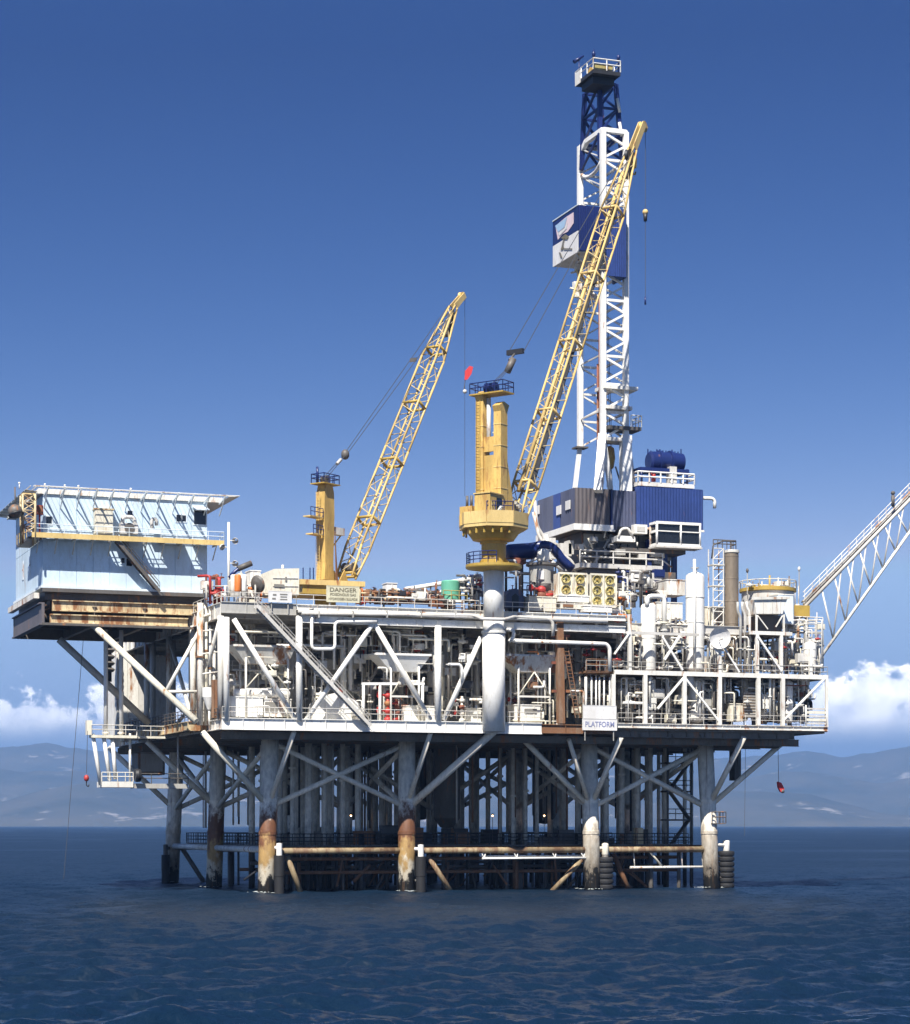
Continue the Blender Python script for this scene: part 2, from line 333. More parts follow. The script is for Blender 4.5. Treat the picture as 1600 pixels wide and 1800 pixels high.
# ================================================================== SEA
def vnoise(x, y, seed):
    """smooth value noise on arrays"""
    r = np.random.default_rng(seed).random((256, 256)); xi = np.floor(x).astype(int); yi = np.floor(y).astype(int); fx = x-xi; fy = y-yi
    fx = fx*fx*(3-2*fx); fy = fy*fy*(3-2*fy); g = lambda a, b: r[a % 256, b % 256]
    return (g(xi, yi)*(1-fx)+g(xi+1, yi)*fx)*(1-fy) + (g(xi, yi+1)*(1-fx)+g(xi+1, yi+1)*fx)*fy
def fbm(x, y, seed, o=5, ro=.5):
    s = 0; a = 1; t = 0
    for i in range(o): s = s + a*vnoise(x*2**i, y*2**i, seed+i); t += a; a *= ro
    return s/t
def water_mat():
    m = bpy.data.materials.new('sea_water'); m.use_nodes = True; nt = m.node_tree; N, L = nt.nodes, nt.links; b = N['Principled BSDF']
    b.inputs['Base Color'].default_value = WATER_COL; b.inputs['IOR'].default_value = 1.33
    # waves finer than the sheet carries show as roughness
    at_ = N.new('ShaderNodeAttribute'); at_.attribute_name = 'fine_waves'; L.new(at_.outputs['Fac'], b.inputs['Roughness'])
    # wind ripples as true facet slopes, so that far water still shows its tilted faces
    geo = N.new('ShaderNodeNewGeometry'); acc = geo.outputs['Normal']
    for scale, slope, det in RIPPLES:
        mp = N.new('ShaderNodeMapping'); mp.inputs['Scale'].default_value = (1.25, 1, 1); mp.inputs['Rotation'].default_value = (0, 0, -.35); L.new(geo.outputs['Position'], mp.inputs[0])
        n = N.new('ShaderNodeTexNoise'); n.inputs['Scale'].default_value = scale; n.inputs['Detail'].default_value = det; n.inputs['Roughness'].default_value = .6
        L.new(mp.outputs[0], n.inputs[0])
        s = N.new('ShaderNodeVectorMath'); s.operation = 'SUBTRACT'; L.new(n.outputs['Color'], s.inputs[0]); s.inputs[1].default_value = (.5, .5, .5)
        k = N.new('ShaderNodeVectorMath'); k.operation = 'MULTIPLY'; L.new(s.outputs[0], k.inputs[0]); k.inputs[1].default_value = (slope, slope, 0)
        a_ = N.new('ShaderNodeVectorMath'); a_.operation = 'ADD'; L.new(acc, a_.inputs[0]); L.new(k.outputs[0], a_.inputs[1]); acc = a_.outputs[0]
    nn = N.new('ShaderNodeVectorMath'); nn.operation = 'NORMALIZE'; L.new(acc, nn.inputs[0]); L.new(nn.outputs[0], b.inputs['Normal'])
    return m
RIPPLES = ((.10, .25, 2), (.55, .7, 3), (1.8, 1.0, 3), (5.0, .7, 3), (13.0, .4, 2))
SEA_STEEP = .0062; WATER_COL = (.0035, .014, .032, 1)
def build_sea():
    # one sheet round the boat: rows close together near by, wide apart far away
    ang = np.concatenate([np.linspace(-R_(23), R_(23), 640), np.linspace(R_(23), 2*math.pi-R_(23), 52)[1:-1]])
    rr = 1/np.linspace(1/34., 1/2600., 1150); rr = np.concatenate([[2., 12., 24.], rr, [4000, 7000, 11000, 15000, 17800]])
    A, Rr = np.meshgrid(ang, rr); hx = A + (math.pi/2 - TH)*0
    fx, fy = FW.x, FW.y; ca, sa = np.cos(A), np.sin(A)
    X = CAM.x + Rr*(FW.x*ca + RT.x*sa); Y = CAM.y + Rr*(FW.y*ca + RT.y*sa)
    dr = np.gradient(rr)[:, None]*np.ones_like(A); inside = np.clip((R_(23)-np.abs((A+math.pi) % (2*math.pi)-math.pi))/R_(2), 0, 1)
    Z = np.zeros_like(X); rg = np.random.default_rng(3); wind = R_(256); rest = np.zeros_like(X)
    for i in range(100):
        lam = .4*(9/.4)**rg.random(); th = wind + rg.normal()*.42; k = 2*math.pi/lam; ph = rg.random()*6.28
        amp = SEA_STEEP*lam*(.55+.9*rg.random())
        w = np.clip((lam/np.maximum(dr, .01)-1.6)/1.6, 0, 1)*inside
        p = k*(X*math.cos(th)+Y*math.sin(th))+ph + 1.2*np.sin(.031*X+.017*Y+i)
        s = np.sin(p); Z += amp*w*(s + .22*(2*s*s-1)); rest += (1-w*w)*(amp*k)**2/2
    gust = .55 + .9*vnoise(X/46+5, Y/46+3, 77)
    Z *= gust*np.clip((rr[:, None]-20)/20, 0, 1)
    n0, n1 = X.shape; co = np.stack([X, Y, Z], -1).reshape(-1, 3).astype(np.float32)
    I, J = np.meshgrid(np.arange(n0-1), np.arange(n1), indexing='ij'); J2 = (J+1) % n1
    q = np.stack([I*n1+J, (I+1)*n1+J, (I+1)*n1+J2, I*n1+J2], -1).reshape(-1, 4)[:, ::-1].astype(np.int32)
    # the disc under the boat
    me = bpy.data.meshes.new('sea'); nf = len(q)
    me.vertices.add(len(co)); me.vertices.foreach_set('co', co.ravel())
    me.loops.add(nf*4+n1); me.loops.foreach_set('vertex_index', np.concatenate([q.ravel(), np.arange(n1)[::-1]]).astype(np.int32))
    me.polygons.add(nf+1); me.polygons.foreach_set('loop_start', np.concatenate([np.arange(nf)*4, [nf*4]]).astype(np.int32))
    me.polygons.foreach_set('use_smooth', np.ones(nf+1, bool)); me.update(calc_edges=True); me.validate()
    fw = me.attributes.new('fine_waves', 'FLOAT', 'POINT'); fw.data.foreach_set('value', np.clip(np.sqrt(np.sqrt(2*rest)*gust)*.78, .10, .45).ravel().astype(np.float32))
    me.materials.append(water_mat()); o = bpy.data.objects.new('sea', me); col.objects.link(o); tag(o, 'dark blue choppy sea reaching to the coast', kind='structure')
    # normals up?
    if me.polygons[0].normal.z < 0: me.flip_normals()
build_sea()

# ================================================================== COAST
def hill_mat():
    m = bpy.data.materials.new('chaparral_hillside'); m.use_nodes = True; nt = m.node_tree; N, L = nt.nodes, nt.links; b = N['Principled BSDF']; b.inputs['Roughness'].default_value = .9
    geo = N.new('ShaderNodeNewGeometry')
    def nz(s, d, r=.6):
        n = N.new('ShaderNodeTexNoise'); n.inputs['Scale'].default_value = s; n.inputs['Detail'].default_value = d; n.inputs['Roughness'].default_value = r; L.new(geo.outputs['Position'], n.inputs[0]); return n.outputs[0]
    def ramp(v, st):
        r = N.new('ShaderNodeValToRGB'); e = r.color_ramp.elements
        for i, (p, c) in enumerate(st):
            el = e[i] if i < 2 else e.new(.5)
            el.position = p; el.color = (*c, 1)
        L.new(v, r.inputs[0]); return r.outputs[0]
    base = ramp(nz(.0022, 8), [(.35, (.025, .032, .02)), (.55, (.05, .05, .034)), (.7, (.085, .075, .05))])
    scar = N.new('ShaderNodeMapRange'); scar.inputs[1].default_value = .60; scar.inputs[2].default_value = .66; L.new(nz(.0036, 6, .72), scar.inputs[0])
    mx = N.new('ShaderNodeMixRGB'); L.new(scar.outputs[0], mx.inputs[0]); L.new(base, mx.inputs[1]); mx.inputs[2].default_value = (.26, .24, .22, 1)
    L.new(mx.outputs[0], b.inputs['Base Color']); return m
HM = hill_mat()
def ridge(name, D, depth, px, tops, seed, rough, label):
    """a range of hills D metres off; tops: its skyline along the coast"""
    na, nr = 1100, 40
    a = np.linspace(-.6, .6, na); t = np.linspace(0, 1, nr); A, Tt = np.meshgrid(a, t); d = D + depth*Tt
    x = CAM.x + d*(FW.x*np.cos(A)+RT.x*np.sin(A)); y = CAM.y + d*(FW.y*np.cos(A)+RT.y*np.sin(A))
    top = np.interp(np.tan(A)*FPX+800, px, [(1450-v)/FPX*(D+depth*.55)+EYE for v in tops])
    prof = np.clip(1-np.abs(Tt-.55)/.55, 0, 1)**.75
    n = fbm(x/620, y/620, seed, 6, .55); rid = 1-np.abs(2*fbm(x/900+3, y/900, seed+20, 5, .55)-1)
    h = top*prof*(1+rough*(n-.5)) + top*rough*.55*(rid-.72)*np.sqrt(prof)
    h = np.where(prof <= .001, -8, h) ; h[0] = -8; h[-1] = -8
    co = np.stack([x, y, h], -1).reshape(-1, 3); f = [(i*na+j, i*na+j+1, (i+1)*na+j+1, (i+1)*na+j) for i in range(nr-1) for j in range(na-1)]
    me = bpy.data.meshes.new(name); me.from_pydata(co.tolist(), [], f); me.polygons.foreach_set('use_smooth', [True]*len(f)); me.materials.append(HM); me.update()
    o = bpy.data.objects.new(name, me); col.objects.link(o); tag(o, label, kind='structure')
ridge('near_hills', 9000, 1900, [-2200, -400, 0, 60, 120, 180, 250, 330, 420, 600, 800, 1000, 1150, 1280, 1340, 1420, 1480, 1540, 1600, 2000, 3800],
      [1400, 1395, 1412, 1400, 1386, 1376, 1396, 1384, 1392, 1400, 1396, 1408, 1400, 1388, 1392, 1400, 1416, 1430, 1434, 1420, 1400], 5, .62, 'low brown coastal hills with pale landslide scars')
ridge('middle_hills', 11200, 2000, [-2200, -300, 0, 70, 150, 260, 330, 600, 900, 1200, 1300, 1380, 1460, 1540, 1600, 2200, 3800],
      [1370, 1340, 1352, 1346, 1356, 1378, 1366, 1360, 1372, 1368, 1372, 1360, 1368, 1380, 1372, 1350, 1360], 41, .5, 'middle range of hazy hills behind the shore')
ridge('far_mountains', 13600, 2600, [-2200, -300, 0, 80, 160, 260, 360, 700, 1000, 1290, 1350, 1420, 1480, 1560, 1610, 1800, 3800],
      [1330, 1310, 1316, 1308, 1318, 1326, 1318, 1310, 1330, 1336, 1330, 1322, 1330, 1316, 1305, 1300, 1330], 83, .25, 'far blue mountain ridge under the clouds')
def build_haze():
    m = bpy.data.materials.new('sea_haze'); m.use_nodes = True; nt = m.node_tree; nt.nodes.clear()
    o_ = nt.nodes.new('ShaderNodeOutputMaterial'); v = nt.nodes.new('ShaderNodeVolumePrincipled')
    v.inputs['Color'].default_value = HAZE_COL; v.inputs['Density'].default_value = HAZE_DENS; v.inputs['Anisotropy'].default_value = .2
    nt.links.new(v.outputs[0], o_.inputs['Volume'])
    b = MB().box(CAM.x-18000, CAM.x+18000, CAM.y-18000, CAM.y+18000, -12, 660)
    o = b.out('haze', m); tag(o, kind='stuff'); m.volume_intersection_method = 'FAST' if hasattr(m, 'volume_intersection_method') else None
HAZE_COL, HAZE_DENS = (.28, .50, .88, 1), 8.2e-5
try: build_haze()
except Exception as e: print('haze', e)

# ================================================================== JACKET
LX, LY = (0, 15.6, 37.5, 52.2), (0, 23, 45)
DZ = 17.25                                   # underside of the lower deck
jk = thing('platform_jacket', 'grey tubular steel jacket standing in the sea under the decks', 'jacket', (26, 22, 0))
def bat(i, j, z):
    kx = (-1, -.35, .35, 1)[i]; ky = (-1, 0, 1)[j]; s = (DZ - z)/22*.75
    return Vector((LX[i] + kx*s, LY[j] + ky*s, z))
for i in range(4):
    for j in range(3):
        mt = M['leg_back']
        if j == 0: mt = M['leg_rusty'] if i < 2 else M['leg_clean']
        elif i == 0: mt = M['leg_rusty'] if j == 1 else M['leg_clean']
        m = MB().tube(bat(i, j, -7), bat(i, j, DZ-.02), .95, n=20)
        for zz in (9.9, 6.3): m.lathe(bat(i, j, zz), [(.95, 0), (1.0, .03), (1.0, .4), (.95, .43)], 20)
        m.out('leg', mt, jk)
    # boots at the nodes
def brace(p, q, r=.3, mt='jacket', name='brace', par=None): return T(p, q, r, name, M[mt], par or jk, n=10)
# X bracing in the end bays of every row, single braces in the wide middle bay
for j in range(3):
    for i in (0, 2):
        brace(bat(i, j, 9.3), bat(i+1, j, 16.4), .3); brace(bat(i, j, 16.4), bat(i+1, j, 9.3), .29)
    if j: brace(bat(1, j, 16.4), (26.5, LY[j], 9.4), .3); brace((26.5, LY[j], 9.4), bat(2, j, 16.4), .3)
brace(W(920, 1300, -2), bat(2, 0, 9.4), .32)
# X bracing between the rows
for i in range(4):
    for j in range(2):
        brace(bat(i, j, 9.3), bat(i, j+1, 16.2), .3); brace(bat(i, j, 16.2), bat(i, j+1, 9.3), .28)
# knees out to the deck's overhanging edges
for x0, y0, i, r in ((517, 1286, 0, .27), (757, 1288, 1, .27), (1092, 1296, 2, .29), (1308, 1296, 3, .32)):
    brace(W(x0, y0, -6.4), bat(i, 0, 9.4), r, 'jacket')
brace(W(868, 1286, -6.8), bat(1, 0, 9.2), .42, 'jacket'); brace(W(1000, 1300, -5), bat(2, 0, 9.4), .26)
brace((61, -3, DZ-.1), bat(3, 0, 9.4), .32, 'jacket'); brace((61, 20, DZ-.1), bat(3, 1, 9.4), .3); brace((61, 43, DZ-.1), bat(3, 2, 9.4), .3)
for j, x in ((0, -8.3), (1, -8.6), (2, -8.8)):
    brace((x, LY[j] - (3.5 if j == 0 else 0), DZ-.1), bat(0, j, 9.4), .33, ('cream' if j == 0 else 'jacket'))
# horizontals above the water
for j in range(3):
    for i in range(3): brace(bat(i, j, 4.55), bat(i+1, j, 4.55), .36, 'splash_pipe' if j == 0 else 'rust', 'horizontal_brace')
for i in range(4):
    for j in range(2): brace(bat(i, j, 4.7), bat(i, j+1, 4.7), .36, 'white' if i == 0 else 'rust', 'horizontal_brace')
# diagonals going down into the water
for p, q, mt in ((W(505, 1505, 0), W(532, 1578, .5), 'splash_pipe'), (W(752, 1505, 0), W(800, 1578, .5), 'splash_pipe'), (W(1026, 1508, 0), W(964, 1574, 1), 'splash_pipe'),
                 (W(318, 1488, 45), W(362, 1556, 43), 'dgrey'), (W(1078, 1500, 3), W(1110, 1575, 3), 'rust'), (W(1000, 1480, 23), W(1080, 1575, 22), 'rust'), (W(580, 1500, 12), W(650, 1575, 14), 'rust')):
    brace(p, q, .3, mt)
# conductors and risers, the pipe forest in the middle
def conductors(xs, ys, r=.38):
    for y in ys:
        for x in xs:
            xx, yy = x + random.uniform(-.25, .25), y + random.uniform(-.3, .3)
            m = MB().tube((xx, yy, -6), (xx, yy, DZ-.05), r*random.choice((.8, 1, 1, 1.12)), n=10)
            m.lathe((xx, yy, random.uniform(10, 14)), [(r, 0), (r*1.25, .02), (r*1.25, .25), (r, .27)], 10); m.out('conductor_pipe', M['conductor'], jk)
conductors([2.8 + 1.95*k for k in range(6)], (8, 13, 18))
conductors([21.5 + 2.0*k for k in range(8)], (27, 31.5, 36)); conductors([41.2 + 1.9*k for k in range(6)], (7.5, 12, 16.5, 21), .36)
conductors([33.0, 34.6, 36.0], (12, 16), .33); conductors([54.5, 55.5], (10, 18, 26), .22)
# boat landing level: gratings and black handrails between the legs
lv = thing('spider_deck', 'dark grated walkway level with black handrails between the jacket legs', 'walkway', (26, 10, 5))
for x0, x1, y0, y1 in ((1.2, 51, 1.9, 3.4), (1.0, 2.2, 3.5, 44), (14.8, 16.4, 3.5, 44), (36.6, 38.2, 3.5, 44), (50, 51.3, 3.5, 44), (1.2, 51, 43, 44.4), (2.3, 50, 21.5, 23.8)):
    MB().box(x0, x1, y0, y1, 5.0, 5.14).out('grating', M['dgrey'], lv)
for pts in ([(1.2, 1.9, 5.14), (51, 1.9, 5.14)], [(2.2, 3.5, 5.14), (50, 3.5, 5.14)], [(1, 3.5, 5.14), (1, 44, 5.14)], [(2.3, 21.5, 5.14), (50, 21.5, 5.14)], [(2.3, 23.8, 5.14), (50, 23.8, 5.14)], [(1.2, 44.4, 5.14), (51, 44.4, 5.14)]):
    MB().rail(pts, 1.25, 1.3, .045, (1, .68, .36)).out('railing', M['black'], lv)
for x, y, w, d, h, mt in ((20, 22, 2.2, 1.4, 2.2, 'dgrey'), (28, 22.5, 3.2, 1, 1.8, 'dgrey'), (44.6, 2.5, .9, .8, 1.9, 'buff'), (12, 22, 1.6, 1, 2, 'dgrey'), (33, 22, 2, 1, 1.7, 'black'), (46, 22.4, 2.4, 1, 2.4, 'dgrey')):
    m = MB().box(x, x+w, y, y+d, 5.15, 5.15+h); m.box(x+.15, x+w-.15, y-.06, y+.02, 5.4, 5.15+h*.8); m.out('equipment_box', M[mt], lv)
# extra dark steel hung among the conductors: sump caissons
for x, y, z0, r in ((27.5, 20, 7, 1.6), (31, 40, 8, 1.5), (10.8, 34, 8.5, 1.8), (46, 34, 7.5, 1.6), (23, 44, 8, 1.4)):
    m = MB().lathe((x, y, z0), [(0, 0), (r*.5, .1), (r, 1.2), (r, DZ-z0)], 18); m.out('sump_caisson', M['under'], jk)
# boat landing: a dark thicket of fender posts, rods and rusty braces at the waterline
blg = thing('boat_landing', 'dark rusty thicket of landing posts and braces at the waterline', 'boat landing', (26, 6, 0))
rb = random.Random(21)
for k in range(120):
    y = rb.choice((4.4, 6.5, 9, 12, 20.5, 25, 33)) + rb.uniform(-.5, .5); x = rb.uniform(1.5, 51); z1_ = rb.choice((4.9, 4.9, 4.9, 3.2, 6.4)); r = rb.uniform(.12, .34)
    T((x, y, -3), (x, y, z1_), r, 'landing_post', M[rb.choice(('black', 'dgrey', 'dgrey', 'rust', 'rubber'))], blg, n=7)
for k in range(46):
    y = rb.choice((4.4, 7, 11, 19, 26)); x = rb.uniform(2, 46); T((x, y, rb.uniform(2, 4.8)), (x+rb.uniform(-5, 5), y+rb.uniform(-1, 1), rb.uniform(-2, 1.5)), rb.uniform(.09, .2), 'landing_brace', M[rb.choice(('rust', 'dgrey', 'rust', 'black'))], blg, n=6)
for y, z in ((4.3, 2.1), (4.3, 3.6), (8, 2.6), (14, 3.0), (19, 2.2)): T((1.5, y, z), (51, y, z), .2, 'landing_rail', M[rb.choice(('rust', 'dgrey'))], blg, n=7)
for k in range(22):
    x, y = rb.uniform(2, 49), rb.choice((5, 8, 13)); s = rb.uniform(.5, 1.3); MB().box(x-s, x+s, y, y+.5, 5.2, 5.2+rb.uniform(.6, 1.9)).out('landing_locker', M[rb.choice(('black', 'dgrey', 'under', 'rust'))], blg)
for k in range(60):
    x, y = rb.uniform(2, 51), rb.uniform(6, 40); z0_ = rb.uniform(6, 9); T((x, y, z0_), (x, y, DZ), rb.uniform(.06, .16), 'drop_line', M[rb.choice(('lgrey', 'dgrey', 'jacket', 'rust', 'black'))], blg, n=6)
# wash round the legs
fmv = MB(); rf_ = random.Random(5)
for i in range(4):
    for j in range(3):
        c = bat(i, j, 0)
        for k in range(18):
            an = rf_.uniform(0, 6.28); d_ = 1.0+abs(rf_.gauss(0, .55)); p = c+Vector((math.cos(an)*d_, math.sin(an)*d_, .10+rf_.uniform(0, .10))); w_, h = rf_.uniform(.08, .34), rf_.uniform(.05, .16); n_ = 7
            vs = [p+Vector((w_*math.cos(t)*rf_.uniform(.6, 1.2), h*math.sin(t)*rf_.uniform(.6, 1.2), 0)) for t in [6.283*q/n_ for q in range(n_)]]; fmv.add(vs+[p+UP*.05], [(q, (q+1) % n_, n_) for q in range(n_)], True)
fo = fmv.out('sea_foam', mat('sea_foam', (.42, .46, .46), .9, dirt=.2)); tag(fo, 'thin white wash round the jacket legs', kind='stuff')
# white pipe staging hung on the front tube
sg = thing('pipe_staging', 'long white pipe staging slung in front of rusty horizontal brace', 'staging', W(940, 1508, -.8))
a, b = W(848, 1509, -.8), W(1030, 1511, -.8); b.z = a.z
T(a, b, .13, 'beam', M['white_clean'], sg); T(a + Vector((0, .5, .25)), b + Vector((0, .5, .25)), .09, 'beam', M['white_clean'], sg)
for t in (.02, .33, .70, .98):
    p = a.lerp(b, t); T(p, (p.x+.5, -.05, 4.8), .08, 'hanger', M['white_clean'], sg); T(p, (p.x-.4, -.3, 4.7), .06, 'hanger', M['white_clean'], sg)
sg2 = thing('pipe_staging', 'short patchy white staging pipe by the right jacket leg', 'staging', W(1180, 1524, -.3))
a, b = W(1108, 1525, -.3), W(1250, 1522, -.3); b.z = a.z
T(a, b, .15, 'beam', M['white_rusty'], sg2); T(W(1138, 1492, -.3), W(1166, 1525, -.3), .12, 'strut', M['cream'], sg2)
for x in (1116, 1200, 1236): p = W(x, 1524, -.3); T(p, (p.x, .1, 4.6), .07, 'hanger', M['white_rusty'], sg2)
# bumpers
def bumper(c, r, z0, z1, label, cap='white_clean', arm=None, tyres=False):
    t = thing('boat_bumper', label, 'bumper', (c[0], c[1], 0))
    m = MB(); zz = z0
    if tyres:
        while zz < z1-.3:
            h = .62; m.lathe((c[0], c[1], zz), [(r*.72, 0), (r*.95, .06), (r, .2), (r, h-.2), (r*.95, h-.06), (r*.72, h)], 16); zz += h
        m.out('tyre_stack', M['rubber'], t); T((c[0], c[1], z0-1), (c[0], c[1], z1+.5), r*.4, 'post', M['dgrey'], t)
        MB().vessel((c[0], c[1], z1-.05), r*.42, 1.5, 12).out('cap', M[cap], t)
    else:
        m.lathe((c[0], c[1], z0), [(r*.9, 0), (r, .1), (r, (z1-z0)*.5), (r*1.06, (z1-z0)*.5+.05), (r*1.06, z1-z0)], 16); m.out('fender', M['rubber'], t)
        MB().lathe((c[0], c[1], z1), [(r*.6, 0), (r*.6, 1.3), (0, 1.35)], 14).out('cap', M[cap], t)
    if arm is not None:
        T((c[0], c[1], z1+.8), (arm.x, arm.y, z1+.9), .2, 'arm', M[cap], t); T((c[0], c[1], 1.2), (arm.x, arm.y, 1.3), .16, 'arm', M['dgrey'], t)
p = W(491, 1520, -1.3); bumper((p.x, p.y), .55, -.5, 4.1, 'black rubber bumper with white cap on the corner jacket leg', arm=bat(0, 0, 4.6))
p = W(740, 1520, -1.3); bumper((p.x, p.y), .55, -.5, 3.9, 'black bumper with white elbow cap on the rustiest leg', arm=bat(1, 0, 4.6))
p = W(1064, 1520, -.8); bumper((p.x, p.y), .95, -.6, 3.9, 'tyre-stack bumper at the third front leg', 'cream', arm=bat(2, 0, 4), tyres=True)
p = W(1277, 1520, 0); bumper((p.x, p.y), .95, -.6, 4.2, 'tyre-stack bumper on the far right jacket leg', 'white', arm=bat(3, 0, 4), tyres=True)
p = W(291, 1520, 44); bumper((p.x, p.y), .5, -.5, 3.6, 'thin dark bumper beside the leftmost jacket leg', 'dgrey', arm=bat(0, 2, 3))
# lamps under the deck
for k, (x, y, Y) in enumerate(((284, 1330, 40), (617, 1434, 20), (612, 1434, 24), (676, 1434, 30), (866, 1434, 21), (939, 1434, 21), (957, 1434, 20), (1069, 1434, 18), (1122, 1434, 20), (1145, 1434, 20), (1174, 1434, 15))):
    p = W(x, y, Y); t = thing('deck_lamp', 'small lit warm lamp on a thin pole among the jacket legs' if k else 'single lit lamp under the deck above the escape platform', 'lamp', p, 'lamps among the jacket legs' if k else None)
    MB().ball(p, .11, 8).out('bulb', M['lamp'], t); MB().lathe(p + UP*.1, [(.22, 0), (.1, .16), (0, .2)], 8).out('shade', M['dgrey'], t)
    if k: T(p + UP*.25, (p.x, p.y, 5.1), .035, 'pole', M['dgrey'], t, n=4)
    else: T(p + UP*.25, (p.x, p.y, DZ), .035, 'pole', M['dgrey'], t, n=4)

# ================================================================== DECKS
dk = thing('main_deck_frame', 'white two-level steel deck frame with diagonal braces and rust stains', 'deck', (24, 20, DZ))
XL, XR, YF, YB = -7.1, 64.4, -7.0, 52.0
UZ = 30.5                                    # top of the upper deck
MB().box(XL+.3, 37, YF+.35, YB, DZ+.35, 18.38).out('lower_floor', M['under'], dk); MB().box(XL+.35, 37, YF+.4, YB, 18.39, 18.45).out('bounce_plating', M['cream'], dk)  # thin cream top sheet added to bounce sunlight up into the bay
MB().box(37.01, XR-.2, YF+.35, YB, 17.9, 18.4).out('lower_floor', M['under'], dk)
MB().box(-9.3, XL+.29, -1, 34, DZ+.4, 18.3).out('side_floor', M['under'], dk)
MB().box(XL+.4, 40, YF+.4, YB, UZ-.35, UZ-.02).out('upper_floor', M['under'], dk)
MB().box(40.01, 56, YF+8, YB, UZ-.35, UZ-.02).out('upper_floor', M['under'], dk)
# deck beams under both floors
for y in (-4.5, 0, 5, 11, 17, 23, 29, 35, 40, 45, 50):
    MB().ibeam((XL+.5, y, 16.85), (62, y, 16.85), .4, .8).out('deck_beam', M['under'], dk)
    MB().ibeam((XL+.5, y, UZ-.85), (55, y, UZ-.85), .4, .95).out('deck_beam', M['lgrey'], dk)
for x in (-6, -2.5, 3.5, 7.5, 11.5, 19, 23, 27, 31, 35, 41, 45, 48.5, 56, 60):
    MB().ibeam((x, YF+.5, 17.4), (x, YB, 17.4), .3, .36).out('deck_beam', M['under'], dk)
    if x < 55: MB().ibeam((x, YF+.5 if x < 38 else 1.2, UZ-.55), (x, YB, UZ-.55), .3, .36).out('deck_beam', M['under'], dk)
# front edge girders: lower white plate girder, then a rusty stretch, then the right module's thin edge
def girder(p, q, h, mt, name='edge_girder', st=2.2, t=.06, fl=.4):
    """plate girder with flanges and web stiffeners"""
    p, q = Vector(p), Vector(q); m = MB(); m.bar(p, q, t, h-.004, ); m.bar(p+UP*(h/2-.04), q+UP*(h/2-.04), fl, .08); m.bar(p-UP*(h/2-.04), q-UP*(h/2-.04), fl, .08)
    n = int((q-p).length/st); d = (q-p).normalized()
    for i in range(1, n):
        c = p.lerp(q, i/n); m.bar(c-d*.02, c+d*.02, fl-.06, h-.17)
    return m.out(name, M[mt], dk)
x1 = W(952, 1270, YF).x
girder((XL, YF, 17.95), (x1, YF, 17.95), 1.25, 'white_clean')
girder((x1, YF+.1, 17.95), (37.4, YF+.1, 17.95), 1.0, 'rust')
girder((37.4, YF, 18.45), (XR, YF, 18.45), .55, 'white_rusty')
girder((37.6, YF+.8, 17.6), (60.5, YF+.8, 17.6), .8, 'under')
girder((XL, YF+.2, 17.9), (XL, YB, 17.9), 1.1, 'white_rusty'); girder((-9.3, -1, 17.9), (-9.3, 34, 17.9), 1.0, 'buff')
girder((-9.3, -1, 17.9), (XL-.2, -1, 17.9), 1.0, 'buff'); girder((XR-.1, YF+.2, 18.4), (XR-.1, YB, 18.4), .6, 'white_rusty')
# upper deck: twin white bands
girder((1.0, YF, 30.35), (38.9, YF, 30.35), .62, 'white'); girder((1.0, YF+.05, 29.1), (38.9, YF+.05, 29.1), .75, 'white_clean')
girder((38.9, YF+8.2, 29.6), (56, YF+8.2, 29.6), 1.3, 'white_rusty')
girder((XL, YF+.3, 30.1), (1.0, YF+.3, 30.1), 1.2, 'grey', fl=.3); girder((XL, YF+.5, 29.8), (XL, YB, 29.8), 1.6, 'white_rusty')  # corner girder greyer than its neighbours: shade put into its paint
girder((56, 1.2, 29.6), (56, YB, 29.6), 1.3, 'white_rusty')
T((1.0, YF-.5, 29.85), (36.5, YF-.5, 29.85), .17, 'fire_main', M['lgrey'], dk); 
# columns and diagonals of the front truss
def col_px(x, y0, y1, r, mt='white_clean', Y=YF, name='column'):
    p = W(x, (y0+y1)/2, Y); return T((p.x, Y, W(x, y1, Y).z), (p.x, Y, W(x, y0, Y).z), r, name, M[mt], dk, n=12)
col_px(398, 1085, 1268, .33); col_px(526, 1084, 1268, .36); col_px(770, 1100, 1268, .38)
for x0, y0, x1_, y1, r in ((411, 1088, 520, 1266, .27), (657, 1094, 538, 1266, .27), (657, 1094, 757, 1266, .28), (846, 1120, 780, 1266, .28)):
    T(W(x0, y0, YF+.12), W(x1_, y1, YF+.12), r, 'diagonal_brace', M['white_clean'], dk, n=10)
# inner columns carrying the upper deck
for x in (-5.5, 3, 9, 15.6, 22, 29, 37, 45, 52):
    for y in (2, 12, 23, 34, 45):
        T((x, y, 18.4), (x, y, UZ-.4), .36, 'column', M['lgrey'], dk, n=10)
for y in (2, 12, 23):
    for xa, xb in ((-5.5, 3), (9, 15.6), (22, 29), (37, 45)): T((xa, y, 18.6), (xb, y, UZ-1.2), .22, 'diagonal_brace', M['lgrey'], dk, n=8)
# left side of the deck: columns and braces
for y in (-6.5, 6, 18, 30): T((XL, y, 18.4), (XL, y, 29.2), .34, 'column', M['white_rusty'], dk, n=10)
T((XL, -6.4, 29), (XL, 6, 18.6), .24, 'diagonal_brace', M['white'], dk); T((XL, 18, 29), (XL, 6, 18.6), .24, 'diagonal_brace', M['white'], dk)
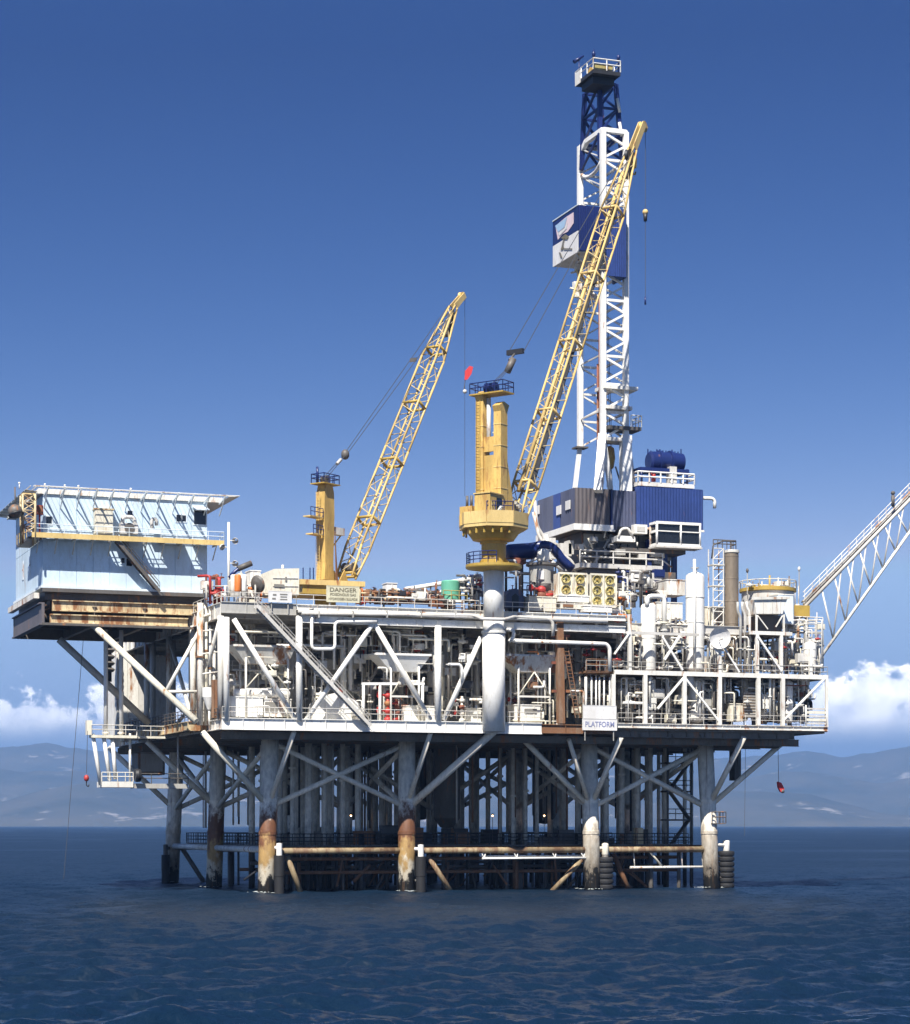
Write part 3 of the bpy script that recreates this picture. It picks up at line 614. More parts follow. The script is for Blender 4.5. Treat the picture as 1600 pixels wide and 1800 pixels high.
# handrails
MB().rail([(XL, YF-.15, 18.6), (x1, YF-.15, 18.6)], 1.1, 1.9, .04).out('railing', M['lgrey'], dk)
MB().rail([(XL, YF+.2, UZ+.1), (1, YF+.2, UZ+.1), (38.7, YF+.2, UZ+.16)], 1.1, 1.9, .04).out('railing', M['lgrey'], dk)
MB().rail([(XL-.1, YF+.2, 18.5), (XL-.1, -1, 18.5), (-9.3, -1, 18.5), (-9.3, 34, 18.5)], 1.1, 1.6, .045, (1, .66, .33)).out('railing', M['dgrey'], dk)
MB().rail([(XL, YF+.3, UZ+.1), (XL, YB, UZ+.1)], 1.1, 1.8, .04).out('railing', M['lgrey'], dk)

# ================================================================== QUARTERS
QX0, QX1, QY0, QY1, QZ0, QZ1 = -23.5, -5.5, 6.0, 24.7, 33.0, 42.9
# the cantilevered floor frame it stands on
qf = thing('quarters_base_frame', 'dark rusty cantilevered steel frame with buff channel beams under the blue building', 'steel frame', ((QX0+QX1)/2, 15, 28.8))
MB().box(QX0+.3, QX1, QY0+.5, QY1-.2, 31.6, 32.6).out('floor_plate', M['dgrey'], qf)  # dark grey carries the shade beneath the building
for k in range(9):
    x = QX0+.8+k*2.1; MB().ibeam((x, QY0+.6, 31.1), (x, QY1-.2, 31.1), .35, .9).out('floor_beam', M['under'], qf)
for y in (9, 13, 17, 21): MB().ibeam((QX0+.4, y, 30.2), (QX1, y, 30.2), .4, .9).out('floor_beam', M['dgrey'], qf)
def rect_beam(m, p, q, w, h): m.bar(p, q, w, h); return m
a, b, z0, z1 = bxp(92, 1059, 345, 1078, QY0-.1, .3)
MB().box(a, b, QY0-.1, QY0+.2, z0, z1).box(a, b, QY0-.35, QY0-.1, z1-.1, z1).box(a, b, QY0-.35, QY0-.1, z0, z0+.1).out('channel_beam', M['buff'], qf)
a, b, z0, z1 = bxp(88, 1083, 330, 1099, QY0-.3, .3)
MB().box(a, b, QY0-.3, QY0, z0, z1).box(a, b, QY0-.6, QY0-.3, z1-.12, z1).box(a, b, QY0-.6, QY0-.3, z0, z0+.12).out('channel_beam', M['buff'], qf)
MB().box(QX0-.2, QX1, QY0-.9, QY0-.4, 28.75, 29.0).out('bottom_flange', M['dgrey'], qf)
MB().box(QX0-.2, QX0+.1, QY0-.4, QY1, 28.8, 31.2).box(QX0-.45, QX0-.2, QY0-.4, QY1, 28.8, 28.95).box(QX0-.45, QX0-.2, QY0-.4, QY1, 31.05, 31.2).out('end_girder', M['taupe'], qf)
MB().box(QX0-.25, QX1, QY1-.1, QY1+.2, 28.8, 31.3).out('back_girder', M['dgrey'], qf)
for x in (QX0+.1, -18, -12.5, QX1-.4): MB().ibeam((x, QY0-.3, 29.9), (x, QY1, 29.9), .5, 2.1).out('main_beam', M['under'], qf)
MB().box(QX0-.15, QX1, QY0-.6, QY0+.45, 32.35, 32.75).out('ledge', M['dgrey'], qf)
MB().prism([(QX0-.3, QY0-.55, 32.75), (QX0-.3, QY1, 32.75), (QX0-.3, QY1, 33.0), (QX0-.3, QY0-.55, 33.0)], (QX1-QX0+.3, 0, 0)).out('edge_trim', M['pale_trim'], qf)
MB().box(QX0-.9, QX0-.32, QY0+.5, QY1, 31.7, 32.3).out('end_trim', M['white_rusty'], qf)
T(W(163, 1098, QY0), W(345, 1268, -4.5), .36, 'raking_brace', M['cream'], qf, n=12)
T(W(104, 1124, 13), W(262, 1272, 14), .42, 'raking_brace', M['grey'], qf, n=12)
T(W(352, 1106, 2), W(292, 1215, 1), .22, 'strut', M['white'], qf); T(W(292, 1216, 1), W(352, 1216, 1), .18, 'strut', M['white'], qf)

q = thing('quarters_building', 'pale blue two-storey crew quarters block cantilevered at the left', 'building', ((QX0+QX1)/2, 15, QZ0))
wl = MB().box(QX0+.06, QX1-.06, QY0+.06, QY1-.06, QZ0, QZ1).out('wall', M['pale_blue'], q)
nx, ny = 10, 10
pn = MB().box(0, (QX1-QX0)/nx-.05, 0, .06, 0, 4.86); pmesh = None
for r_, (zz, hh) in enumerate(((QZ0+.02, 4.86), (QZ0+4.95, 4.86))):
    for k in range(nx):
        x = QX0 + (QX1-QX0)/nx*k + .025
        if pmesh is None:
            o = MB().box(0, (QX1-QX0)/nx-.05, 0, .06, 0, 4.86).out('panel', M['pale_blue'], q); o.parent = wl; pmesh = o.data; o.location = (x, QY0, zz)
        else:
            o = bpy.data.objects.new('panel', pmesh); col.objects.link(o); o.parent = wl; o.location = (x, QY0, zz)
    m2 = None
    for k in range(ny):
        y = QY0 + .06 + (QY1-QY0-.1)/ny*k
        if m2 is None:
            o = MB().box(0, .06, 0, (QY1-QY0)/ny-.06, 0, 4.86).out('panel', M['pale_blue'], q); o.parent = wl; m2 = o.data
        else: o = bpy.data.objects.new('panel', m2); col.objects.link(o); o.parent = wl
        o.location = (QX0, y, zz)
def window(x0, y0, x1, y1, Y, par, hood=False):
    a, b, z0, z1 = bxp(x0, y0, x1, y1, Y, .1); w = MB().box(a-.1, b+.1, Y-.07, Y-.01, z0-.1, z0).box(a-.1, b+.1, Y-.07, Y-.01, z1, z1+.1).box(a-.1, a, Y-.07, Y-.01, z0, z1).box(b, b+.1, Y-.07, Y-.01, z0, z1).out('window', M['pale_trim'], par)
    MB().box(a, b, Y-.04, Y-.008, z0, z1).out('pane', M['glass'], w)
    if hood: MB().prism([(a-.15, Y-.02, z1+.35), (a-.15, Y-1.1, z1-.05), (a-.15, Y-1.1, z1+.08), (a-.15, Y-.02, z1+.48)], (b-a+.3, 0, 0)).out('hood', M['pale_trim'], w)
for r_ in ((310, 905, 318, 917), (320, 906, 327, 917), (222, 982, 232, 995), (213, 981, 219, 990), (224, 898, 233, 909), (81, 908, 91, 922)): window(*r_, QY0, q)
window(341, 898, 362, 922, QY0, q, True)
for yy in (14, 19):
    f = MB().box(QX0-.06, QX0-.01, yy, yy+.9, 35, 37.1).out('door', M['pale_trim'], q); MB().box(QX0-.12, QX0-.06, yy+.1, yy+.2, 36, 36.2).out('handle', M['dgrey'], f)
# helideck
hd = thing('helideck', 'flat grey helicopter deck with safety-net frames above the blue building', 'helideck', ((QX0+QX1)/2, 18, QZ1))
hx0, hx1, hy0, hy1 = -23.9, -3.9, 5.85, 28.0
MB().box(hx0, hx1, hy0, hy1, QZ1+.02, QZ1+.42).out('deck_plate', M['lgrey'], hd)
MB().box(hx0-.05, hx1+.05, hy0-.06, hy0, QZ1-.05, QZ1+.5).out('edge_trim', M['white'], hd); MB().box(hx0-.12, hx0-.06, hy0, hy1, QZ1-.05, QZ1+.5).out('edge_trim', M['white'], hd)
for k in range(12):
    x = hx0+.5 + k*1.75; m = MB().bar((x, QY0-.02, QZ1-.2), (x, 2.7, QZ1+.28), .12, .2); m.bar((x, QY0-.02, QZ1-1.5), (x, 3.6, QZ1+.05), .1); m.out('outrigger', M['pale_trim'], hd)
for yy in (2.7, 3.25): T((hx0-1.1, yy, QZ1+.3), (hx1+1.2, yy, QZ1+.3), .05, 'net_rail', M['white'], hd, n=5)
m = MB()
for k in range(44): m.bar((hx0-1+k*.51, 2.72, QZ1+.29), (hx0-1+k*.51, 5.75, QZ1+.1), .02)
tag(m.out('safety_net', M['lgrey'], hd), kind='stuff')
for k in range(10):
    y = hy0+.8+k*2.25; MB().bar((hx0, y, QZ1+.1), (hx0-1.5, y, QZ1+.3), .1, .16).out('outrigger', M['pale_trim'], hd)
for xx in (-24.6, -25.3): T((xx, 3, QZ1+.3), (xx, hy1, QZ1+.3), .05, 'net_rail', M['white'], hd, n=5)
MB().prism([(-24.1, 6, QZ1+.2), (-25.4, 6, QZ1+.32), (-25.4, hy1, QZ1+.32), (-24.1, hy1, QZ1+.2)], (0, 0, .02)).out('net_panel', M['lgrey'], hd)
MB().prism([(hx1+.1, 3, QZ1+.2), (hx1+1.3, 3, QZ1+.32), (hx1+1.3, hy1, QZ1+.32), (hx1+.1, hy1, QZ1+.2)], (0, 0, .02)).out('net_panel', M['lgrey'], hd)
for x in (79, 114, 34, 138, 230): p = W(x, 862, 6.2); m = MB().tube((p.x, 6.2, QZ1+.4), (p.x, 6.2, QZ1+.95), .05, n=6); m.ball((p.x, 6.2, QZ1+1.0), .13, 8); m.out('perimeter_light', M['white_clean'], hd)
# balcony along the front, with its stair
bw = thing('balcony_walkway', 'buff steel walkway with handrail bracketed to the blue building front', 'walkway', (-15, 5, 38))
wx0, wx1 = W(56, 945, 4).x, W(394, 945, 4).x; wz = W(200, 946, 4).z
for k in range(22):
    x = wx0+.2+(wx1-wx0-.4)*k/21; MB().bar((x, 4.06, wz+.05), (x, QY0-.1, wz+.05), .1, .1).out('floor_bearer', M['dgrey'], bw)
    if k not in (8, 12, 13, 17, 21): MB().box(x+.02, x+(wx1-wx0-.4)/21-.02, 4.1, QY0-.15, wz+.101, wz+.14).out('floor_plate', M['grey'], bw)
MB().bar((wx0, 4, wz), (wx1, 4, wz), .14, .55).out('edge_beam', M['yellow_pale'], bw)
for k in range(11):
    x = wx0+.8+(wx1-wx0-1.6)/10*k; m = MB().bar((x, QY0-.02, wz-.2), (x, 4.1, wz-.2), .12, .2); m.bar((x, QY0-.02, wz-1.7), (x, 4.2, wz-.3), .1); m.out('bracket', M['grey'], bw)
MB().rail([(wx0, 4.05, wz+.1), (wx1, 4.05, wz+.1), (wx1, 5.9, wz+.1)], 1.1, 1.75, .04).out('railing', M['pale_trim'], bw)
MB().rail([(wx0, 4.1, wz+.1), (wx0, 14, wz+.1)], 1.1, 1.7, .04).out('railing', M['yellow_pale'], bw); MB().box(wx0-.05, QX0-.1, 6, 14, wz-.2, wz+.05).out('side_floor', M['dgrey'], bw)
def stair(p, q_, w, name, label, par=None, mt='lgrey', tread='dgrey', cat='stairs', side=(0, 1, 0), rail=True):
    p, q_ = Vector(p), Vector(q_); t = par or thing(name, label, cat, q_); s = Vector(side).normalized()*w
    for o_ in (Vector((0, 0, 0)), s): MB().bar(p+o_, q_+o_, .07, .36).out('stringer', M[mt], t)
    n = max(3, int(abs(p.z-q_.z)/.26)); m = MB()
    for i in range(1, n): c = p.lerp(q_, i/n); m.bar(c+s*.02, c+s*.98, .28, .05)
    tag(m.out('treads', M[tread], t), kind='stuff')
    if rail:
        for o_ in (Vector((0, 0, 0)), s):
            m = MB()
            for h in (1.0, .55): m.tube(p+o_+UP*h, q_+o_+UP*h, .035, n=4)
            k = max(2, int((p-q_).length/1.8))
            for i in range(k+1): c = p.lerp(q_, i/k)+o_; m.tube(c, c+UP*1.0, .03, n=4)
            m.out('handrail', M[mt], t)
    return t
stair(W(206, 950, 4.2), W(281, 1040, 4.6), .95, 'stairway', 'dark steel stair from the balcony down the blue building front', mt='dgrey', tread='rust')
# rusty rack at the balcony's left end, floodlight, cabinets
rk = thing('lattice_rack', 'tall rusty yellow lattice rack at the balcony left end', 'rack', W(52, 950, 4))
x0, x1 = W(40, 910, 4).x, W(62, 910, 4).x; z0, z1 = wz, W(50, 869, 4).z
for x in (x0, x1):
    for y in (4.0, 5.4): T((x, y, z0-1), (x, y, z1), .12, 'post', M['buff'], rk, n=6)
n = 5
for k in range(n):
    za, zb = z0+(z1-z0)*k/n, z0+(z1-z0)*(k+1)/n
    m = MB()
    for pa, pb in (((x0, 4, zb), (x1, 4, zb)), ((x0, 5.4, zb), (x1, 5.4, zb)), ((x0, 4, za), (x1, 4, zb)), ((x0, 4, zb), (x1, 4, za)), ((x0, 4, zb), (x0, 5.4, za)), ((x1, 4, zb), (x1, 5.4, za))): m.tube(pa, pb, .06, n=5)
    m.out('lacing', M['buff'], rk)
MB().box(x0, x1, 4, 5.4, z1, z1+.15).out('top_plate', M['yellow_pale'], rk)
fl = thing('floodlight', 'round black floodlight hung off the helideck left end', 'floodlight', W(27, 900, 4))
p = W(27, 899, 3.6); MB().ball(p, .78, 14).out('housing', M['dgrey'], fl); T(p+UP*.6, (p.x, p.y+.3, QZ1+.2), .08, 'stem', M['dgrey'], fl); MB().lathe(p, [(.5, 0), (.84, .3), (.84, .4)], 14, (.2, -.3, -1)).out('lens_rim', M['black'], fl)
cb = thing('storage_cabinet', 'tall cream double cabinet on the balcony', 'cabinet', W(184, 937, 5))
a, b, z0, z1 = bxp(167, 896, 199, 938, 4.9, 1); MB().box(a, b, 4.9, 5.8, z0, z1).out('body', M['cream'], cb); MB().box(a-.1, b+.1, 4.8, 5.85, z1, z1+.15).out('lid', M['buff'], cb)
for k in (0, 1): MB().box(a+.05+k*(b-a)/2, a+(b-a)/2*(k+1)-.05, 4.84, 4.9, z0+.1, z1-.1).out('door', M['cream'], cb)
ac = thing('air_conditioner', 'grey air-conditioning unit with fan and ducts on the balcony', 'air conditioner', W(228, 937, 5))
a, b, z0, z1 = bxp(212, 908, 243, 938, 4.9, 1); MB().box(a, b, 4.9, 5.8, z0, z0+(z1-z0)*.62).out('body', M['lgrey'], ac)
MB().lathe(((a+b)/2, 4.88, z0+(z1-z0)*.33), [(.55, 0), (.55, -.08), (.1, -.1), (.1, -.02), (.5, -.01)], 14, (0, 1, 0)).out('fan', M['dgrey'], ac)
MB().pipe([(a+.3, 5.3, z0+1), (a+.3, 5.3, z1), (b-.3, 5.3, z1), (b-.3, 5.3, z0+1)], .22).out('duct', M['lgrey'], ac)
ac2 = thing('wall_vent', 'small grey vent pipe beside the balcony air conditioner', 'vent', W(268, 937, 5))
p = W(267, 938, 5); MB().pipe([p, p+UP*1.6, p+UP*1.6+Vector((.5, 0, 0)), p+UP*.9+Vector((.5, 0, 0))], .2).out('pipe', M['lgrey'], ac2); MB().box(p.x-.3, p.x+.9, 4.8, 5.4, p.z, p.z+.5).out('box', M['pale_trim'], ac2)
ft = thing('fire_station', 'red hose box on the balcony next to the lattice rack', 'hose box', W(70, 905, 5)); a, b, z0, z1 = bxp(65, 888, 76, 904, 4.9, .6); MB().box(a, b, 4.9, 5.4, z0, z1).out('box', M['red'], ft); MB().box(a+.05, b-.05, 4.86, 4.9, z0+.06, z1-.06).out('door', M['rust_red'], ft); T(((a+b)/2, 5.2, wz), ((a+b)/2, 5.2, z0), .1, 'post', M['red'], ft)
# small lamp-and-camera boxes on the right end of the balcony
bx = thing('light_mast', 'slim white mast with floodlights right of the blue building', 'mast', W(402, 1060, 3))
p = W(402, 1064, 3); tz = W(402, 918, 3).z; T(p, (p.x, p.y, tz), .14, 'pole', M['white'], bx)
for yy, s in ((950, 1), (962, -1), (990, 1)):
    zc = W(402, yy, 3).z; c = Vector((p.x+s*.75, p.y, zc)); T((p.x, p.y, zc), c, .05, 'arm', M['white'], bx); MB().lathe(c, [(.12, .3), (.36, 0), (.36, -.12)], 10, (s*.4, .7, .4)).out('floodlight', M['lgrey'], bx)
p2 = W(418, 1000, 3); MB().pipe([(p.x, p.y, p2.z-1), p2, p2+Vector((1.4, 0, .5))], .2).out('camera_arm', M['navy'], bx)
MB().tube(W(418, 1000, 3), W(442, 990, 3), .33, n=10).out('searchlight', M['dgrey'], bx)
# mass under the quarters: stair tower walls, seen between the braces
tw = thing('utility_house', 'weathered grey plated utility house under the blue building', 'building', (-6, 46, 18.4))
x0 = W(205, 1200, 42).x; x1 = -7.5
MB().box(x0, x1+6, 42, 50, 18.35, 28.7).out('wall', M['white'], tw)
for k in range(5):
    xa = x0+(x1+6-x0)/5*k+.04; MB().box(xa, x0+(x1+6-x0)/5*(k+1)-.04, 41.92, 41.99, 18.5, 28.5).out('panel', M['white' if k < 2 else 'lgrey'], tw)  # left panels whiter: the sunlit part of the wall put into the paint
MB().box(x0+1.5, x0+2.6, 41.84, 41.93, 18.5, 20.7).out('door', M['grey'], tw)
vt = thing('vent_louvres', 'dark stacked louvre cowl at the left of the utility house', 'vent', (x0-1.5, 40, 24))
p = W(192, 1150, 40)
for k in range(5): MB().lathe((p.x, p.y, p.z-2.2+k*.8), [(.5, 0), (.75, .3), (.5, .5)], 12).out('louvre', M['dgrey'], vt)
T((p.x, p.y, p.z-3.4), (p.x, p.y, p.z+2.4), .32, 'core', M['black'], vt)
# the escape platform hung low at the left
ep = thing('escape_platform', 'small white hanging escape platform with slanted posts at far left', 'platform', W(200, 1380, 10))
A = W(160, 1280, 10); B_ = W(178, 1382, 10)
for (xa, ya), (xb, yb) in (((163, 1290), (177, 1380)), ((182, 1292), (193, 1372)), ((198, 1300), (203, 1370))):
    T(W(xa, ya, 10), W(xb, yb, 10), .22, 'post', M['white_clean'], ep)
a, b, z0, z1 = bxp(178, 1374, 233, 1384, 10, 2); MB().box(a, b, 9.6, 12.5, z0, z1).out('floor', M['white'], ep)
a2 = W(330, 1380, 10).x; MB().box(b, a2, 9.8, 11.2, z0-.1, z1-.2).out('catwalk', M['grey'], ep); MB().rail([(b, 9.8, z1-.2), (a2, 9.8, z1-.2)], 1.1, 1.8, .05).out('railing', M['dgrey'], ep)
MB().rail([(a, 9.6, z1), (b, 9.6, z1)], 1.0, .9, .05).out('railing', M['white'], ep); T((b-.2, 10.4, z1), (b-.2, 10.4, 17.5), .12, 'hanger', M['white'], ep); T((a2-1, 10.4, z1-.2), (a2-1, 10.4, 17.5), .12, 'hanger', M['grey'], ep)
pa, pb = W(160, 1292, 9.8), W(240, 1296, 9.8); pb.z = pa.z
MB().box(pa.x, pb.x, 9.5, 11, pa.z-.3, pa.z).out('upper_floor', M['cream'], ep); MB().rail([(pa.x, 9.5, pa.z), (pb.x, 9.5, pa.z)], 1.1, 1.2, .05).out('railing', M['lgrey'], ep)
MB().box(pa.x-.5, pa.x+.1, 9.6, 10.4, pa.z, pa.z+1.6).out('winch_box', M['cream'], ep)
MB().lathe(W(242, 1363, 9.4), [(0, -.3), (.7, -.3), (.75, 0), (.7, .3), (0, .3)], 16, (1, 0, 0)).out('hose_reel', M['black'], ep)
for x in (186, 213): p = W(x, 1291, 10.6); T((p.x, 10.6, pa.z-.2), (p.x, 10.6, 28.9), .24, 'hanger_pipe', M['white_clean'], ep, n=12); flange_ = MB().lathe((p.x, 10.6, pa.z+.2), [(.24, 0), (.42, .02), (.42, .14), (.24, .16)], 12).out('hanger_flange', M['white'], ep)
MB().box(pb.x, -9.35, 9.7, 10.9, pa.z-.3, pa.z-.05).out('gangway', M['cream'], ep); MB().rail([(pb.x, 9.7, pa.z-.05), (-9.4, 9.7, pa.z-.05)], 1.1, 1.4, .05).out('railing', M['lgrey'], ep)
T((b-.2, 10.4, z1), (b-.2, 10.4, pa.z-.3), .13, 'hanger', M['white'], ep)
a, b, z0, z1 = bxp(243, 1312, 290, 1362, 45, 5); pod = thing('survival_pod', 'grey boxed survival pod hung under the deck at left', 'pod', ((a+b)/2, 47, z0))
MB().box(a, b, 45, 49, z0, z1+1).out('hull', M['under'], pod); MB().box(a+.3, b-.3, 44.93, 45, z0+.4, z1-.4).out('hatch', M['grey'], pod)
# hanging lines at far left
def line(name, label, p, q_, r=.03, mt='cable', cat='cable'):
    o = MB().tube(p, q_, r, n=5).out(name, M[mt]); return tag(o, label, cat)
line('hanging_line', 'thin long slanting line falling from the quarters frame to the sea', W(147, 1118, 10), W(112, 1545, 10), .03)
lt = thing('hoist_hook', 'small red hook block hanging on a line at far left', 'hook', W(152, 1372, 9)); p = W(152, 1368, 9); T(W(154, 1285, 9), p+UP*.5, .03, 'line', M['cable'], lt, n=4); MB().ball(p, .3, 8, 1, 1, 1.3).out('block', M['red'], lt); MB().pipe([p-UP*.3, p-UP*.8, p+Vector((.2, 0, -.95)), p+Vector((.3, 0, -.7))], .06, 5).out('hook', M['black'], lt)
# person on the side deck
def person(p, face):
    root = thing('person', 'person in blue work shirt and dark trousers standing at the left deck rail', 'person', p)
    me = bpy.data.meshes.new('body'); J = {'pel': (0, 0, .95), 'sp': (0, 0, 1.2), 'ch': (0, .01, 1.42), 'nk': (0, .02, 1.53), 'hd': (0, -.02, 1.63), 'top': (0, -.02, 1.76)}
    for s, n in ((-1, 'l'), (1, 'r')):
        J.update({n+'hip': (.1*s, 0, .9), n+'kn': (.12*s, -.03, .5), n+'an': (.13*s, .02, .09), n+'toe': (.14*s, -.16, .04), n+'sh': (.19*s, .01, 1.42), n+'el': (.27*s, -.03, 1.16), n+'wr': (.24*s, -.25, 1.05), n+'ha': (.23*s, -.36, 1.08)})
    ks = list(J); E_ = [('pel', 'sp'), ('sp', 'ch'), ('ch', 'nk'), ('nk', 'hd'), ('hd', 'top')]
    for n in 'lr': E_ += [('pel', n+'hip'), (n+'hip', n+'kn'), (n+'kn', n+'an'), (n+'an', n+'toe'), ('ch', n+'sh'), (n+'sh', n+'el'), (n+'el', n+'wr'), (n+'wr', n+'ha')]
    me.from_pydata([J[k] for k in ks], [(ks.index(a), ks.index(b)) for a, b in E_], []); o = bpy.data.objects.new('body', me); col.objects.link(o); o.parent = root; o.rotation_euler.z = face
    md = o.modifiers.new('s', 'SKIN'); rad = dict(pel=.15, sp=.14, ch=.15, nk=.06, hd=.1, top=.085, hip=.095, kn=.065, an=.05, toe=.04, sh=.07, el=.05, wr=.038, ha=.042)
    for i, k in enumerate(ks): r = rad.get(k, rad.get(k[1:], .06)); me.skin_vertices[0].data[i].radius = (r, r)
    me.skin_vertices[0].data[0].use_root = True; o.modifiers.new('ss', 'SUBSURF').levels = 1; o.modifiers['ss'].render_levels = 1
    mt = bpy.data.materials.new('workwear_and_skin'); mt.use_nodes = True; N, L = mt.node_tree.nodes, mt.node_tree.links
    tc = N.new('ShaderNodeTexCoord'); sp = N.new('ShaderNodeSeparateXYZ'); L.new(tc.outputs['Object'], sp.inputs[0]); r = N.new('ShaderNodeValToRGB'); r.color_ramp.interpolation = 'CONSTANT'
    mp = N.new('ShaderNodeMath'); mp.operation = 'DIVIDE'; L.new(sp.outputs[2], mp.inputs[0]); mp.inputs[1].default_value = 2
    e = r.color_ramp.elements; e[0].position = 0; e[0].color = (.02, .02, .025, 1); e[1].position = .49; e[1].color = (.06, .12, .30, 1); x = e.new(.765); x.color = (.45, .27, .19, 1)
    L.new(mp.outputs[0], r.inputs[0]); L.new(r.outputs[0], N['Principled BSDF'].inputs['Base Color']); me.materials.append(mt)
    MB().lathe(Vector(p)+UP*1.70, [(.17, -.01), (.13, 0), (.125, .06), (.08, .12), (0, .14)], 12).out('hard_hat', M['white_clean'], root)
pp = WX(233, 1268, -8.6); person((-8.6, pp.y, 18.31), R_(-90))
# cluttered column of pipes at the deck's left end, under the quarters' right end
pc = thing('riser_pipes', 'bundle of cream and rusty riser pipes at the deck left end', 'pipes', W(360, 1270, -2))
for k, (x, y0, y1, mt, r) in enumerate(((352, 1060, 1275, 'white_rusty', .35), (362, 1040, 1275, 'cream', .2), (369, 1100, 1270, 'white', .16), (376, 1110, 1275, 'white_rusty', .22), (384, 1130, 1270, 'cream', .14))):
    a = W(x, y1, -2+k*.4); b = W(x, y0, -2+k*.4); b.x = a.x; T(a, b, r, 'riser', M[mt], pc); MB().lathe(a.lerp(b, .55), [(r, 0), (r*1.5, .02), (r*1.5, .2), (r, .22)], 10).out('flange', M['rust'], pc)
MB().pipe([W(355, 1085, -2), W(372, 1078, -2), W(392, 1085, -2)], .14).out('crossover', M['cream'], pc)
for y in (1110, 1150, 1185): MB().pipe([W(352, y, -2.2), W(386, y-4, -2.2)], .09).out('branch', M['white_rusty'], pc)
fn = thing('funnel', 'white half-cone funnel hanging beside the riser pipes', 'funnel', W(366, 1235, -2.6)); MB().lathe(W(368, 1252, -2.6), [(.05, 0), (.25, .3), (.75, 1.6), (.78, 2.6), (0, 2.62)], 14).out('cone', M['white_clean'], fn); T(W(368, 1252, -2.6)+UP*.1, W(368, 1275, -2.6), .12, 'spout', M['white_clean'], fn)
pl = thing('rusty_panel', 'rusty red plate with streaks beside the corner column', 'plate', W(384, 1220, -4)); a, b, z0, z1 = bxp(372, 1195, 394, 1262, -4, .1); MB().box(a, b, -4, -3.9, z0, z1).out('plate', M['rust'], pl)
for k in range(3): MB().box(a+(b-a)*(.15+.3*k), a+(b-a)*(.2+.3*k), -4.08, -4, z0, z1).out('stiffener', M['rust'], pl)

# ================================================================== CRANES
def boom(par, base, tip, w, d, nb, cm, lm, fm, frames=(.02, .2, .4, .6, .8), taper=.82, r=.11, lr=.05, tipw=.35):
    base, tip = Vector(base), Vector(tip); ax = (tip-base).normalized(); s = ax.cross(UP).normalized(); nrm = s.cross(ax).normalized(); Ln = (tip-base).length
    def sec(t):
        k = min(1, .45+.55*t/.10) if t < .10 else (1 if t < taper else 1-(1-tipw)*(t-taper)/(1-taper))
        kw = (1 if t < taper else 1-(1-tipw)*(t-taper)/(1-taper))
        c = base + ax*(Ln*t); return [c + s*(w/2*kw*i) + nrm*(d/2*k*j) for i, j in ((-1, -1), (1, -1), (1, 1), (-1, 1))]
    ts = [0, .10, .46, taper, 1.0]
    for i in range(4):
        for a, b in zip(ts, ts[1:]): T(sec(a)[i], sec(b)[i], r, 'boom_chord', M[cm], par, n=8)
    for k in range(nb):
        a, b = sec(k/nb*.98+.01), sec((k+1)/nb*.98+.01)
        for i in range(4):
            j = (i+1) % 4; p, q_ = (a[i], b[j]) if k % 2 else (a[j], b[i]); T(p, q_, lr, 'boom_lacing', M[lm], par, n=5)
    for t in frames:
        c = sec(t); m = MB()
        for i in range(4): m.tube(c[i], c[(i+1) % 4], r*1.25, n=6)
        m.out('boom_collar', M[fm], par)
    return sec, ax, s, nrm
PHI = R_(35)
# ---- main crane on the big white pedestal
CY = -7.9; pc0 = W(868, 1150, CY); cx = pc0.x
cr = thing('pedestal_crane', 'large yellow pedestal crane with raised lattice boom in the foreground', 'crane', (cx, CY, 17.4))
hdg = Vector((math.cos(PHI), math.sin(PHI), 0)); sde = Vector((-math.sin(PHI), math.cos(PHI), 0)); C0 = Vector((cx, CY, 0))
z_ring = W(868, 998, CY).z
MB().tube((cx, CY, 17.5), (cx, CY, 28.3), 1.24, n=28).tube((cx, CY, 28.3), (cx, CY, 29.6), 1.24, 1.12, n=28).tube((cx, CY, 29.6), (cx, CY, z_ring), 1.12, n=28).out('pedestal', M['white_clean'], cr)
MB().lathe((cx, CY, 28.1), [(1.25, 0), (1.36, .03), (1.36, .3), (1.25, .33)], 28).out('pedestal_collar', M['white'], cr)
MB().lathe((cx, CY, z_ring), [(1.1, -.4), (3.0, -.12), (3.05, 0), (3.05, .28), (1.2, .3)], 32).out('ring_platform', M['yellow_dull'], cr)
pts = [C0 + Vector((2.95*math.cos(a), 2.95*math.sin(a), z_ring+.3)) for a in np.linspace(R_(130), R_(255), 8)]
MB().rail(pts, 1.2, .9, .05, (1, .66, .33)).out('railing', M['navy'], cr)
z_b = W(868, 952, CY).z; z_t = W(868, 931, CY).z
MB().lathe((cx, CY, z_ring+.3), [(1.34, 0), (1.34, z_b-z_ring-.6), (1.5, z_b-z_ring-.55), (1.5, z_b-z_ring-.3)], 28).out('king_post', M['yellow_dull'], cr)
for k in range(6): an = k*math.pi/3+.3; d_ = Vector((math.cos(an), math.sin(an), 0)); MB().prism([C0+d_*1.3+UP*(z_ring+.3), C0+d_*2.0+UP*(z_ring+.3), C0+d_*1.3+UP*(z_ring+1.1)], d_.cross(UP)*.08).out('gusset', M['yellow_dull'], cr)
MB().lathe((cx, CY, z_b), [(1.6, -.05), (2.3, .1), (2.9, .9), (3.55, z_t-z_b)], 10).out('slew_cone', M['yellow_dull'], cr)
oct_ = [C0 + (hdg*math.cos(a) + sde*math.sin(a))*3.8 for a in [math.pi/8+k*math.pi/4 for k in range(8)]]
MB().prism([p+UP*(z_t-.02) for p in oct_], (0, 0, .35)).out('turntable', M['yellow_pale'], cr)
z_w = W(868, 905, CY).z
for k in (1, 2, 3, 4, 5): p, q_ = oct_[k % 8], oct_[(k+1) % 8]; MB().bar(p.lerp(q_, .005)+UP*((z_t+z_w)/2+.18), p.lerp(q_, .995)+UP*((z_t+z_w)/2+.18), .1, z_w-z_t-.3).out('bulwark', M['yellow_pale'], cr)
